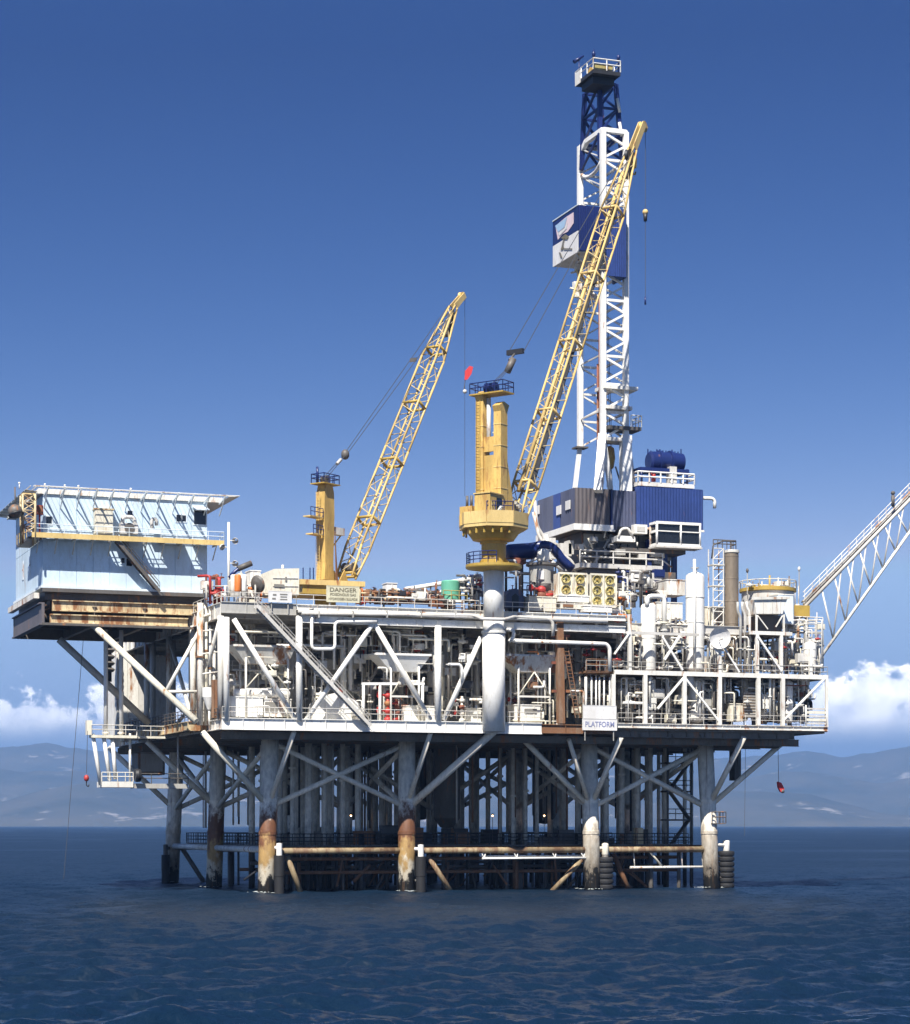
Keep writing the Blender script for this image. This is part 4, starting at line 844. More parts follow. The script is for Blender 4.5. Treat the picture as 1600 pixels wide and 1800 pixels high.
MB().rail([oct_[4]*.97+C0*.03+UP*z_w, oct_[5]*.97+C0*.03+UP*z_w], 1.0, 1, .05).out('railing', M['navy'], cr)
# cab
cc = C0 + sde*-.75 - hdg*2.0; ck = z_t+.35; ch = 3.1
MB().bar(cc+UP*ck, cc+UP*(ck+ch), 2.0, 2.6, hdg).out('cab', M['yellow'], cr); cbp = [o for o in cr.children if o.name.startswith('cab')][-1]
f0 = cc + hdg*1.31
MB().bar(f0+UP*(ck+1.2), f0+UP*(ck+2.7), 1.6, .06, hdg).out('windscreen', M['glass'], cbp)
s0 = cc - sde*1.01 + hdg*.45
MB().bar(s0+UP*(ck+1.25), s0+UP*(ck+2.75), .06, 1.0, hdg).out('side_window', M['glass'], cbp)
s1 = cc - sde*1.03 - hdg*.7; MB().bar(s1+UP*(ck+.2), s1+UP*(ck+2.3), .05, .8, hdg).out('door', M['yellow_pale'], cbp)
MB().bar(cc+UP*(ck+ch), cc+UP*(ck+ch+.12), 2.2, 2.8, hdg).out('cab_roof', M['yellow_pale'], cbp)
e_ = C0 + sde*1.75 - hdg*1.9; MB().bar(e_+UP*ck, e_+UP*(ck+2.0), 1.6, 1.8, hdg).out('engine_housing', M['yellow'], cr)
for o_ in (-1.3, .6):
    g = C0 - hdg*2.2 + sde*(o_*.3+1.8); T(g+UP*(ck+2.0), g+UP*(ck+3.2), .16, 'exhaust', M['dgrey'], cr)
# mast: two box columns, cross panels, head frame
zt = W(860, 704, CY).z
for sg_, zz in ((1, zt), (-1, zt-1.4)):
    c = C0 + sde*1.16*sg_ - hdg*.4
    MB().bar(c+UP*ck, c+UP*zz, .95, 1.25, hdg).out('mast_column', M['yellow'], cr)
    MB().prism([c+sde*-.4+hdg*.6+UP*ck, c+sde*-.4+hdg*2.6+UP*ck, c+sde*-.4+hdg*.6+UP*(ck+7.5)], sde*.18).out('mast_gusset', M['yellow'], cr)
    MB().prism([c+sde*-.48-hdg*.62+UP*zz, c+sde*-.48+hdg*.62+UP*zz, c+sde*-.48+hdg*1.0+UP*(zz+.8), c+sde*-.48+UP*(zz+1.1), c+sde*-.48-hdg*.9+UP*(zz+.6)], sde*.96).out('mast_head', M['yellow'], cr)
for za, zb in ((ck+.2, ck+7.6), (ck+8.0, ck+9.6)):
    MB().bar(C0-hdg*.7+UP*za, C0-hdg*.7+UP*zb, 1.7, .25, hdg).out('mast_web', M['yellow'], cr)
MB().pipe([C0+hdg*.2+sde*.6+UP*(ck+6.2), C0+hdg*.7+sde*.2+UP*(ck+5), C0+hdg*.8-sde*.4+UP*(ck+3), C0+hdg*.9-sde*.5+UP*(ck+.3)], .14).out('hydraulic_hose', M['yellow_dull'], cr)
MB().ball(C0+hdg*.3-sde*.2+UP*(ck+10.2), .33, 10).out('beacon', M['sign_white'], cr); T(C0-hdg*.4-sde*.2+UP*(ck+10.1), C0+hdg*.3-sde*.2+UP*(ck+10.0), .1, 'beacon_arm', M['grey'], cr); T(C0-hdg*.5+sde*.3+UP*(ck+8), C0-hdg*.5+sde*.3+UP*(zt+.2), .25, 'luffing_cylinder', M['lgrey'], cr)
hp = C0 - hdg*.4; MB().bar(hp+UP*(zt+.55), hp+UP*(zt+.7), 4.4, 2.2, hdg).out('head_platform', M['yellow_dull'], cr)
cs = [hp+sde*2.15*i+hdg*1.05*j+UP*(zt+.7) for i, j in ((-1, -1), (1, -1), (1, 1), (-1, 1), (-1, -1))]
MB().rail(cs, 1.15, 1.1, .055).out('head_railing', M['navy'], cr)
for o_ in (-.5, .1, .6): MB().lathe(hp+sde*o_+UP*(zt+1.3), [(.1, -.1), (.62, -.1), (.5, 0), (.62, .1), (.1, .1)], 18, sde).out('sheave', M['navy'], cr)
T(hp+hdg*1+UP*(zt+.7), hp+hdg*1+UP*(zt+1.9)+sde*.1, .1, 'sheave_post', M['yellow'], cr)
# plate seams, ladder and clutter that break up the big faces
for sg_, zz in ((1, zt), (-1, zt-1.4)):
    c = C0 + sde*1.16*sg_ - hdg*.4
    for k in range(5): z_ = ck+1.6+k*2.3; z_ < zz-.5 and MB().bar(c+UP*z_, c+UP*(z_+.1), 1.02, 1.32, hdg).out('seam_band', M['yellow_pale'], cr)
MB().ladder(C0+sde*1.28-hdg*1.15+UP*(ck+.2), C0+sde*1.28-hdg*1.15+UP*zt, sde, .5, .04).out('ladder', M['yellow_dull'], cr)
rk_ = random.Random(8)
for k in range(34):
    p = C0 + hdg*rk_.uniform(.3, 3.6) + sde*rk_.uniform(-2.4, 1.8) + UP*(ck+rk_.uniform(.1, 3.2)); s_ = rk_.uniform(.12, .4)
    if k % 2: T(p, p+hdg*rk_.uniform(-.9, .9)+UP*rk_.uniform(-1, 1), .07, 'hydraulic_pipe', M[rk_.choice(('yellow_dull', 'dgrey', 'black', 'yellow_pale'))], cr, n=6)
    else: MB().bar(p, p+UP*s_*1.6, s_*1.6, s_, hdg).out('machinery_box', M[rk_.choice(('yellow', 'yellow_dull', 'dgrey', 'grey'))], cr)
for k in range(10): an = math.pi*(.55+.09*k); q_ = C0+(hdg*math.cos(an)+sde*math.sin(an))*3.3; T(q_+UP*(z_t-.7), q_+UP*(z_t-.1), .12, 'bolt_lug', M['yellow_dull'], cr, n=5)
# winches to the right of the mast
for a_, b_, zz, rr, mt in ((2.3, -.6, ck+2.2, .8, 'dgrey'), (2.4, .9, ck+.7, .9, 'black'), (.9, -1.9, ck+.7, .55, 'yellow_dull')):
    c = C0+hdg*a_+sde*b_+UP*zz; MB().lathe(c, [(.1, -.75), (rr, -.75), (rr, -.65), (rr*.7, -.63), (rr*.7, .63), (rr, .65), (rr, .75), (.1, .75)], 18, sde).out('winch_drum', M[mt], cr)
for a_, b_, z0, z1, w_, mt in ((2.6, -.4, .2, 1.3, 2.0, 'yellow_dull'), (1.6, .8, 1.5, 3.0, 1.6, 'yellow_dull'), (3.0, 1.2, -.8, .3, 1.6, 'dgrey'), (1.8, -1.6, .1, .9, .9, 'yellow')):
    c = C0+hdg*a_+sde*b_; MB().bar(c+UP*(ck+z0), c+UP*(ck+z1), w_, 1.2, hdg).out('winch_frame', M[mt], cr)
for o_ in (-1.0, 1.0): T(C0+hdg*1.2+sde*o_+UP*ck, C0+hdg*3.6+sde*o_+UP*(ck+3.3), .11, 'machinery_strut', M['yellow_pale'], cr); T(C0+hdg*3.6+sde*o_+UP*(ck+.3), C0+hdg*.8+sde*o_+UP*(ck+4.0), .09, 'machinery_strut', M['yellow_pale'], cr)
bp_ = WH(902, 925, C0, PHI); tp_ = WH(1112, 262, C0, PHI)
sec, ax, bs, bn = boom(cr, bp_, tp_, 2.1, 1.9, 34, 'boom', 'boom_pale', 'boom', r=.135, lr=.055, frames=(.10, .28, .46, .64, .82))
# black strip along the boom's lower face, boom head with its sheaves and jib
T(bp_+bn*.95+ax*4, tp_+bn*.4-ax*4, .22, 'boom_pendant_tube', M['boom'], cr, n=10)
MB().bar(bp_-bn*.9+ax*5, tp_-bn*.35-ax*8, .7, .1, bn).out('boom_strip', M['black'], cr)
th = WH(1128, 222, C0, PHI)
for o_ in (-.3, .3): MB().prism([tp_+bs*o_-bn*.4, tp_+bs*o_+bn*.5, th+bs*o_+bn*.5+ax*.3, th+bs*o_+hdg*.9, th+bs*o_-bn*.3], bs*.12).out('boom_head_plate', M['yellow_pale'], cr)
MB().lathe(th+hdg*.3, [(.1, -.25), (.7, -.25), (.55, 0), (.7, .25), (.1, .25)], 18, bs).out('head_sheave', M['yellow'], cr); MB().lathe(tp_-ax*1.2+bn*.3, [(.1, -.25), (.7, -.25), (.55, 0), (.7, .25), (.1, .25)], 18, bs).out('head_sheave', M['black'], cr)
MB().bar(tp_-ax*4-bn*.5, tp_-ax*.5-bn*.2, .7, .5, bn).out('boom_head_box', M['dgrey'], cr)
# luffing tackle
sp_ = WH(906, 621, C0, PHI); k1, k2 = WH(895, 646, C0, PHI), hp+UP*(zt+1.5)
for o_ in (-.25, .05, .3): T(k2+sde*o_*1.4, k1+sde*o_*.6, .035, 'luffing_rope', M['cable'], cr, n=5)
MB().tube(k1-Vector((.2, 0, .5)), k1+Vector((.5, 0, 1.0)), .38, n=10).out('luffing_block', M['dgrey'], cr)
sa, sb = sp_+sde*1.05, sp_-sde*1.05; MB().bar(sa+UP*.15, sb+UP*.15, .4, .55).out('spreader_bar', M['black'], cr); MB().pipe([k1+UP*.8, sp_], .12).out('spreader_link', M['dgrey'], cr)
T(sa, tp_+sde*.5+bn*.3, .045, 'boom_pendant', M['cable'], cr, n=5); T(sb, tp_-sde*.5+bn*.3, .045, 'boom_pendant', M['cable'], cr, n=5)
# hoist line with overhaul ball and hook block
hk = th+hdg*.9; hb = WH(1131, 371, C0, PHI)
T((hk.x, hk.y, th.z), (hk.x, hk.y, W(1131, 535, hk.y).z), .035, 'hoist_rope', M['cable'], cr, n=5)
MB().ball((hk.x, hk.y, hb.z), .36, 12).out('overhaul_ball', M['yellow_pale'], cr); MB().tube((hk.x, hk.y, hb.z-1.1), (hk.x, hk.y, hb.z-.2), .2, .28, n=10).out('ball_weight', M['black'], cr); MB().tube((hk.x, hk.y, W(1131, 535, hk.y).z), (hk.x, hk.y, W(1131, 521, hk.y).z), .12, n=6).out('hook', M['navy'], cr)
hb2 = WH(1112, 285, C0, PHI); MB().lathe(hb2-UP*.9, [(.1, 0), (.5, .3), (.55, 1.2), (.3, 1.9), (0, 2)], 12).out('hook_block', M['yellow'], cr); MB().pipe([hb2-UP*.8, hb2-UP*1.3, hb2+Vector((.35, 0, -1.5)), hb2+Vector((.4, 0, -1.1))], .1).out('block_hook', M['yellow_dull'], cr); T(hb2+UP*.9, tp_-bn*.2, .03, 'block_rope', M['cable'], cr, n=4)
T(C0-hdg*2+UP*(ck-1.5), C0-hdg*2-sde*2.4+UP*(ck+1.8), .2, 'hose_loop', M['lgrey'], cr)

# ---- rear crane
RY = 30.0; rc = W(572, 1020, RY); R0 = Vector((rc.x, RY, 0)); rz = rc.z
r2 = thing('pedestal_crane', 'smaller pale yellow lattice-boom crane standing behind the danger sign', 'crane', (rc.x, RY, UZ))
T((rc.x, RY, UZ), (rc.x, RY, rz-.9), 1.3, 'pedestal', M['yellow_dull'], r2, n=20)
for x0, y0, x1_, y1, dY, dp, mt in ((528, 1020, 642, 1029, -3.5, 7, 'yellow_pale'), (532, 1029, 634, 1045, -3.2, 6, 'yellow_dull')):
    a, b, z0, z1 = bxp(x0, y0, x1_, y1, RY+dY, dp); MB().box(a, b, RY+dY, RY+dY+dp, z0, z1).out('crane_platform', M[mt], r2)
for x in (533, 545, 551): p = W(x, 1022, RY-3.2); T(p, W(x, 998, RY-3.2), .07, 'rail_post', M['navy'], r2, n=5)
z_a, z_b2, z_c = rz, W(572, 990, RY).z, W(572, 905, RY).z; z_d = W(572, 852, RY).z
mm = MB()
for w0, w1, za, zb in ((.95, .78, rz, z_b2), (.78, 1.0, z_b2, z_c), (1.0, .92, z_c, z_d-1), (.92, .6, z_d-1, z_d)):
    c0, c1 = R0+UP*za, R0+UP*zb; ring0 = [c0+hdg*w0*i+sde*.65*j for i, j in ((-1, -1), (1, -1), (1, 1), (-1, 1))]; ring1 = [c1+hdg*w1*i+sde*.65*j for i, j in ((-1, -1), (1, -1), (1, 1), (-1, 1))]
    mm.add(ring0+ring1, [(0, 1, 5, 4), (1, 2, 6, 5), (2, 3, 7, 6), (3, 0, 4, 7), (4, 5, 6, 7), (3, 2, 1, 0)])
mm.out('mast_column', M['yellow'], r2)
for sgn in (-1, 1): MB().prism([R0+hdg*1.2+sde*.66*sgn+UP*rz, R0+hdg*1.6+sde*.66*sgn+UP*rz, R0+hdg*1.0+sde*.66*sgn+UP*(z_c-2)], sde*.1*sgn).out('mast_rib', M['rust'], r2)
for yy, ln in ((912, 2.4), (942, 1.9)):
    zz = W(560, yy, RY).z; p = R0-hdg*1.2+UP*zz; MB().bar(p, p-hdg*ln+UP*0, 1.2, .15, UP).out('ladder_landing', M['yellow_pale'], r2); MB().rail([p-sde*.6, p-hdg*ln-sde*.6], 1.1, .9, .05).out('landing_rail', M['navy'], r2)
zz = W(597, 932, RY).z; p = R0+hdg*1.1+UP*zz; MB().bar(p, p+hdg*2.2, .9, .9, UP).out('winch_box', M['white_rusty'], r2); T(p+hdg*2-UP*.4, R0+hdg*1.0+UP*(zz-2.4), .09, 'winch_strut', M['yellow_pale'], r2)
MB().ladder(R0-hdg*1.5+UP*rz, R0-hdg*1.5+UP*(z_d-1), sde).out('ladder', M['yellow_pale'], r2)
MB().rail([R0+hdg*i*1.5+sde*j+UP*(z_d+.1) for i, j in ((-1, -1), (1, -1), (1, 1), (-1, 1), (-1, -1))], 1.1, 1.0, .06).out('head_railing', M['navy'], r2); MB().bar(R0+UP*(z_d-.05), R0+UP*(z_d+.08), 2.2, 3.2, hdg).out('head_platform', M['yellow_dull'], r2)
MB().tube(R0-hdg*1.5+UP*(z_d+.1), R0-hdg*1.6+UP*(z_d+2.0), .16, n=6).out('anemometer_post', M['navy'], r2)
for o_ in (-.3, .3): MB().lathe(R0+sde*o_+UP*(z_d+.6), [(.1, -.1), (.55, -.1), (.45, 0), (.55, .1), (.1, .1)], 14, sde).out('sheave', M['dgrey'], r2)
for o_ in (-.8, .8): MB().prism([R0+hdg*1.8+sde*o_+UP*rz, R0+hdg*3.6+sde*o_+UP*rz, R0+hdg*2.9+sde*o_+UP*(rz+1.5)], sde*.15).out('boom_foot', M['yellow'], r2)
b2 = WH(608, 1016, R0, PHI); t2 = WH(797, 540, R0, PHI)
sec2, ax2, bs2, bn2 = boom(r2, b2, t2, 2.5, 1.7, 26, 'boom', 'boom_pale', 'yellow_dull', r=.15, lr=.06, frames=(.01, .20, .41, .62, .83), taper=.80)
MB().lathe(b2+ax2*1.5, [(.1, -.8), (.75, -.8), (.75, -.7), (.5, -.68), (.5, .68), (.75, .7), (.75, .8), (.1, .8)], 16, bs2).out('winch_drum', M['dgrey'], r2)
th2 = WH(812, 521, R0, PHI)
for o_ in (-.3, .3): MB().prism([t2+bs2*o_-bn2*.4, t2+bs2*o_+bn2*.5, th2+bs2*o_+UP*.5, th2+bs2*o_+hdg*.5-UP*.1, th2+bs2*o_-UP*.5], bs2*.14).out('boom_head_plate', M['yellow_pale'], r2)
MB().lathe(th2, [(.1, -.25), (.6, -.25), (.5, 0), (.6, .25), (.1, .25)], 16, bs2).out('head_sheave', M['yellow'], r2)
MB().bar(t2-ax2*4.5-bn2*.6, t2-ax2*1-bn2*.3, .9, .6, bn2).out('head_block', M['dgrey'], r2)
lb = WH(607, 799, R0, PHI); hd2 = R0+UP*(z_d+.9)
for o_ in (-.3, .3): T(hd2+sde*o_, lb+sde*o_*.5, .045, 'luffing_rope', M['cable'], r2, n=5); T(lb+sde*o_*.8, t2+bn2*.3+sde*o_*2.4, .045, 'boom_pendant', M['cable'], r2, n=5)
MB().ball(lb, .55, 10, 1, 1, 1.2).out('luffing_block', M['dgrey'], r2); MB().tube(lb.lerp(hd2, .22), lb.lerp(hd2, .42), .22, n=8).out('load_cell', M['lgrey'], r2); mdp = lb.lerp(t2, .62); MB().bar(mdp-sde*.5+bn2*.2, mdp+sde*.5+bn2*.2, .12, .5).out('spreader', M['dgrey'], r2)
hx = th2+hdg*.7; zb = W(816, 872, hx.y).z; T((hx.x, hx.y, th2.z), (hx.x, hx.y, zb), .03, 'hoist_rope', M['cable'], r2, n=4); MB().ball((hx.x, hx.y, W(815, 688, hx.y).z), .3, 10).out('overhaul_ball', M['lgrey'], r2)
fz = W(820, 655, hx.y).z
wsk = thing('warning_flag', 'red windsock-like flag tied to the rear crane hoist line', 'flag', (hx.x, hx.y, fz)); fp = [W(x, y, hx.y-.1) for x, y in ((817, 668), (818, 652), (826, 643), (832, 645), (829, 657), (822, 667))]; MB().prism(fp, (0, .12, .0)).out('cloth', M['flag'], wsk); MB().pipe([W(815, 690, hx.y), W(818, 668, hx.y)], .05, 5).out('tie', M['dgrey'], wsk)

# ================================================================== DRILLING RIG
RX0, RX1, RY0, RY1 = 42.6, 59.6, 16.0, 28.0
rz0, rz1 = 44.0, 48.4
rg_ = thing('drill_floor', 'navy and slate corrugated drill-floor house under the derrick', 'drill floor', (51, 22, 36))
def corr(m, p, q_, z0, z1, n, out, dep=.09, gap=.0):
    """corrugated sheet from p to q (plan points), its ribs proud by dep along out"""
    p, q_, o_ = Vector(p), Vector(q_), Vector(out).normalized()*dep
    pts = []
    for i in range(n):
        for f, k in ((0, 0), (.3, 0), (.5, 1), (.8, 1)): pts.append(p.lerp(q_, (i+f)/n) + o_*k)
    pts.append(q_); vs = [v + UP*z0 for v in pts] + [v + UP*z1 for v in pts]; L_ = len(pts)
    m.add(vs, [(i, i+1, L_+i+1, L_+i) for i in range(L_-1)]); bk = [p - o_*1.5, q_ - o_*1.5]
    m.add([bk[0]+UP*z0, bk[1]+UP*z0, bk[1]+UP*z1, bk[0]+UP*z1], [(3, 2, 1, 0)]); return m
def wallp(p, q_, z0, z1, out, mt, n, name='wall_panel', par=None): return corr(MB(), p, q_, z0, z1, n, out).out(name, M[mt], par or rg_)
# left wall in four panels, then the front from left to right
ys = [RY1, 25, 22.8, 20.5, RY0]
for (ya, yb), mt in zip(zip(ys, ys[1:]), ('slate', 'slate', 'blue', 'slate')): wallp((RX0, ya-.02, 0), (RX0, yb+.02, 0), rz0, rz1, (-1, 0, 0), mt, 7)
xs_ = [RX0, 47.4, 47.5, 51.0, RX1]
wallp((RX0+.02, RY0, 0), (47.3, RY0, 0), rz0, rz1, (0, -1, 0), 'taupe', 9); wallp((47.45, RY0-.3, 0), (50.6, RY0-.3, 0), rz0-.6, rz1-.1, (0, -1, 0), 'slate', 7); wallp((50.7, RY0-.6, 0), (RX1, RY0-.6, 0), rz0-.2, rz1+.45, (0, -1, 0), 'blue', 22)
wallp((RX1, RY0-.6, 0), (RX1, RY1, 0), rz0-.2, rz1+.45, (1, 0, 0), 'navy', 22); wallp((50.7, RY0+.2, 0), (50.7, RY0-.6, 0), rz0-.2, rz1+.45, (-1, 0, 0), 'blue', 2); wallp((RX1, RY1, 0), (RX0, RY1, 0), rz0, rz1, (0, 1, 0), 'slate', 22)
MB().box(47.28, 47.46, RY0-.32, RY0-.02, rz0-.6, rz1).out('corner_trim', M['navy'], rg_)
MB().box(RX0+.3, RX1-.3, RY0+.2, RY1-.3, rz0-.5, rz0-.1).out('floor', M['dgrey'], rg_)
MB().box(51, RX1, RY0-.4, RY0+7, rz1+.42, rz1+.55).out('roof', M['navy'], rg_)
for p in ((983, 897), (999, 888), (945, 897)): w_ = WX(p[0], p[1], RX0-.1); MB().box(RX0-.2, RX0-.1, w_.y-.7, w_.y+.7, w_.z-.55, w_.z+.55).out('window', M['sign_white'], rg_)
MB().prism([(RX0-.25, RY1, rz0), (RX0-.25, RY0-.35, rz0), (47.8, RY0-.35, rz0), (47.8, RY0-.1, rz0), (RX0, RY0-.1, rz0), (RX0, RY1, rz0)], (0, 0, -.75)).out('skirt', M['white_clean'], rg_)
MB().box(50.5, RX1+.1, RY0-.75, RY0-.62, rz0-.35, rz0-.1).out('skirt', M['white'], rg_)
MB().pipe([(RX1+.1, RY0, rz1-.4), (RX1+1.6, RY0, rz1-.4), (RX1+1.9, RY0, rz1-.7), (RX1+1.9, RY0, rz1-1.6)], .22).out('gooseneck_vent', M['white_clean'], rg_)
# drillers cabin cage
cg = thing('drillers_cabin', 'white framed glass driller cabin projecting below the blue wall', 'cabin', W(1190, 965, 13.2))
a, b, z0, z1 = bxp(1155, 920, 1231, 958, 13.2, 3); yb = RY0-.8
for x in (a, (a+b)/2+.3, b):
    T((x, 13.2, z0), (x, 13.2, z1), .13 if x != a else .16, 'post', M['white_clean'], cg, n=6)
for zz in (z0, (z0+z1)/2+.3, z1):
    MB().bar((a-.1, 13.2, zz), (b+.1, 13.2, zz), .2, .32 if zz != (z0+z1)/2+.3 else .12).out('rail', M['white_clean'], cg); MB().bar((a, 13.2, zz), (a, yb, zz), .2, .3).out('rail', M['white_clean'], cg); MB().bar((b, 13.2, zz), (b, yb, zz), .2, .3).out('rail', M['white_clean'], cg)
MB().box(a+.1, b-.1, 13.3, 13.36, z0+.1, z1-.1).out('pane', M['glass'], cg); MB().box(a+.06, a+.1, 13.4, yb, z0+.1, z1-.1).out('pane', M['glass'], cg); MB().box(a-.2, b+.2, 13.0, yb, z0-.4, z0-.17).out('floor', M['lgrey'], cg)
MB().box(a+1, b-1, 14, yb, z0-.1, z0+1.4).out('console', M['grey'], cg)
for x in (a, b): MB().tube((x, yb-.1, z0-.2), (x, yb-.1, rz0), .12, n=6).out('hanger', M['white'], cg)
# pieces between the skirt and the cabin
bb = thing('winch_hood', 'white arched hood between the skirt and the driller cabin', 'hood', W(1100, 950, 15)); a, b, z0, z1 = bxp(1085, 942, 1117, 952, 15, 2); MB().box(a, b, 15, 17, z0, z1).out('sill', M['white_clean'], bb); MB().pipe([W(1087, 945, 15), W(1092, 930, 15), W(1104, 928, 15), W(1113, 944, 15)], .16).out('arch', M['white'], bb); MB().box(a+.3, b-.3, 15.6, 15.8, z1, z1+1.2).out('dark_back', M['black'], bb)
bb2 = thing('switch_box', 'white box with handrail left of the driller cabin', 'box', W(1128, 940, 15)); a, b, z0, z1 = bxp(1116, 922, 1138, 938, 14.6, 1.6); MB().box(a, b, 14.6, 16, z0, z1).out('body', M['white_clean'], bb2); MB().box(a+.3, b-.3, 14.55, 14.62, z0+.25, z1-.25).out('panel', M['lgrey'], bb2)
# substructure below the drill floor
sb_ = thing('rig_substructure', 'cluttered grey rig substructure with catwalk under the drill floor', 'substructure', (51, 22, UZ))
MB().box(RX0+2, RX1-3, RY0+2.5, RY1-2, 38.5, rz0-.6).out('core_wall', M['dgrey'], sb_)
for k in range(8):
    x = RX0+2.2+k*1.5; MB().box(x, x+1.3, RY0+2.3, RY0+2.48, 40+random.random(), rz0-.8).out('wall_panel', M[random.choice(('grey', 'lgrey', 'dgrey', 'grey'))], sb_)
a, b, z0, z1 = bxp(1020, 992, 1165, 1000, 14, 3); MB().box(a, b, 14, RY0+2.6, z0, z1).out('catwalk', M['lgrey'], sb_); MB().rail([(a, 14, z1), (b, 14, z1)], 1.5, 2.3, .1, (1, .5)).out('railing', M['lgrey'], sb_)
MB().box(a+1, b+2, 14.5, RY1, z0-.9, z0-.1).out('skid_beam', M['dgrey'], sb_); MB().box(a+6, b+3.6, 15, RY1, z1+1.7, z1+2.2).out('skid_beam', M['dgrey'], sb_)
for x, y in ((1140, 16), (1168, 16), (1150, 24), (1185, 22)): p = W(x, 1000, y); MB().bar((p.x, y, UZ), (p.x, y, rz0-1.5), .6).out('skid_leg', M['blue' if x != 1140 else 'navy'], sb_)
for (xa, ya), (xb, yb2), mt in (((1140, 1060), (1168, 1000), 'blue'), ((1168, 1055), (1185, 1010), 'blue'), ((1040, 1000), (1075, 940), 'grey'), ((1060, 935), (1100, 985), 'dgrey'), ((1100, 985), (1150, 960), 'dgrey')): T(W(xa, ya, 17), W(xb, yb2, 17), .2, 'brace', M[mt], sb_)
for k in range(46):
    x, y = random.uniform(1015, 1170), random.uniform(932, 990); p = W(x, y, random.uniform(14.8, 18)); s_ = random.uniform(.25, .8)
    if random.random() < .55: MB().box(p.x-s_, p.x+s_, p.y-s_*.5, p.y+s_*.5, p.z-s_*.6, p.z+s_*.6).out('fitting_box', M[random.choice(('lgrey', 'dgrey', 'black', 'white', 'grey'))], sb_)
    else: T(p, p+Vector((random.uniform(-1.2, 1.2), random.uniform(-.3, .3), random.uniform(-1.6, 1.6))), .1, 'fitting_pipe', M[random.choice(('lgrey', 'white', 'dgrey', 'cream'))], sb_)
# white pipes and hoses on its left flank
for k, pts in enumerate((((940, 880), (944, 925), (960, 950), (985, 960)), ((938, 900), (948, 945), (975, 975)), ((945, 955), (975, 968), (1005, 985), (1015, 1010)), ((960, 940), (968, 985), (990, 1005)))):
    MB().pipe([W(x, y, 19-k) for x, y in pts], .22, 8, .6).out('flank_pipe', M['white' if k % 2 else 'lgrey'], sb_)
for x, y, w_, h in ((955, 945, 22, 14), (985, 955, 20, 22), (1000, 950, 9, 24), (965, 972, 14, 10)): a, b, z0, z1 = bxp(x, y, x+w_, y+h, 18, 1.5); MB().box(a, b, 18, 19.5, z0, z1).out('flank_box', M['lgrey'], sb_)
# blower on the roof
bl = thing('blower_unit', 'dark blue drum blower on a railed white roof platform', 'blower', W(1170, 856, 17))
a, b, z0, z1 = bxp(1122, 849, 1221, 856, 16.5, 4); MB().box(a, b, 16.5, 20.5, z0, z1).out('platform', M['white'], bl); MB().rail([(a, 20.5, z1), (a, 16.5, z1), (b, 16.5, z1), (b, 20.5, z1)], 1.25, 1.7, .11, (1, .5)).out('railing', M['white_clean'], bl)
p0, p1 = W(1139, 811, 18.5), W(1199, 813, 18.5); MB().lathe(p0, [(.05, 0), (1.0, .05), (1.25, .3), (1.25, 1.3), (1.4, 1.35), (1.4, 1.7), (1.2, 1.75), (1.2, 2.8), (1.4, 2.85), (1.4, 3.2), (1.2, 3.25), (1.1, (p1-p0).length), (.05, (p1-p0).length)], 22, p1-p0).out('drum', M['navy'], bl)
for x in (1128, 1208): 
    for y in (17.2, 19.8): p = W(x, 849, y); T((p.x, y, z1), (p.x, y, W(x, 825, y).z), .16, 'stand_leg', M['navy'], bl, n=6)
a, b, z0_, z1_ = bxp(1126, 823, 1212, 829, 17, 3); MB().box(a, b, 17, 20, z0_, z1_).out('stand_frame', M['navy'], bl); a, b, z0_, z1_ = bxp(1178, 820, 1190, 850, 16.9, 1); MB().box(a, b, 16.9, 18, z0_, z1_).out('control_box', M['lgrey'], bl)
for k in range(12): xx = W(1139+k*5.3, 799, 18.5); T(xx, xx+UP*random.uniform(.3, .7), .08, 'fin', M['navy'], bl, n=5)
p = W(1149, 838, 16.8); MB().tube(p-UP*.6, p+UP*.6, .3, n=8).out('extinguisher', M['red'], bl)

# ---- derrick
mx0, mx1 = W(1060, 420, 18).x, W(1100, 420, 18).x; my0 = 18.0; my1 = WX(1020, 420, mx0).y
dr_ = thing('drilling_derrick', 'tall white lattice drilling derrick with dark blue crown section', 'derrick', ((mx0+mx1)/2, 22, rz1))
zA, zB = W(1060, 770, my0).z, W(1060, 228, my0).z
cor = [(mx0, my0), (mx1, my0), (mx1, my1), (mx0, my1)]
for i, (x, y) in enumerate(cor): MB().bar((x, y, zA), (x, y, zB), .62, .62, (1, 0, 0)).out('mast_leg', M['white_clean'], dr_)
nb = 11; hb_ = (zB-zA)/nb
for k in range(nb):
    za, zb = zA+hb_*k, zA+hb_*(k+1)
    B((mx0, my0, zb-.2), (mx1, my0, zb-.2), .3, 'girt', M['white_clean'], dr_); B((mx0, my1, zb-.2), (mx1, my1, zb-.2), .26, 'girt', M['white'], dr_); B((mx1, my0, zb-.2), (mx1, my1, zb-.2), .26, 'girt', M['white'], dr_)
    zm = (za+zb)/2
    for y, mt, w_ in ((my0, 'white_clean', .27), (my1, 'white', .2)): B((mx0, y, zb-.3), (mx1, y, zm), w_, 'diagonal', M[mt], dr_); B((mx1, y, zm), (mx0, y, za), w_, 'diagonal', M[mt], dr_)
    B((mx1, my0, za), (mx1, my1, zb-.3), .2, 'diagonal', M['white'], dr_)
    if k % 2 == 0 and k < 8: B((mx0, my0, zb), (mx0, my1, zb), .16, 'girt', M['lgrey'], dr_)
    if k >= 8: B((mx0, my0, za), (mx0, my1, zb-.3), .12, 'diagonal', M['white'], dr_)
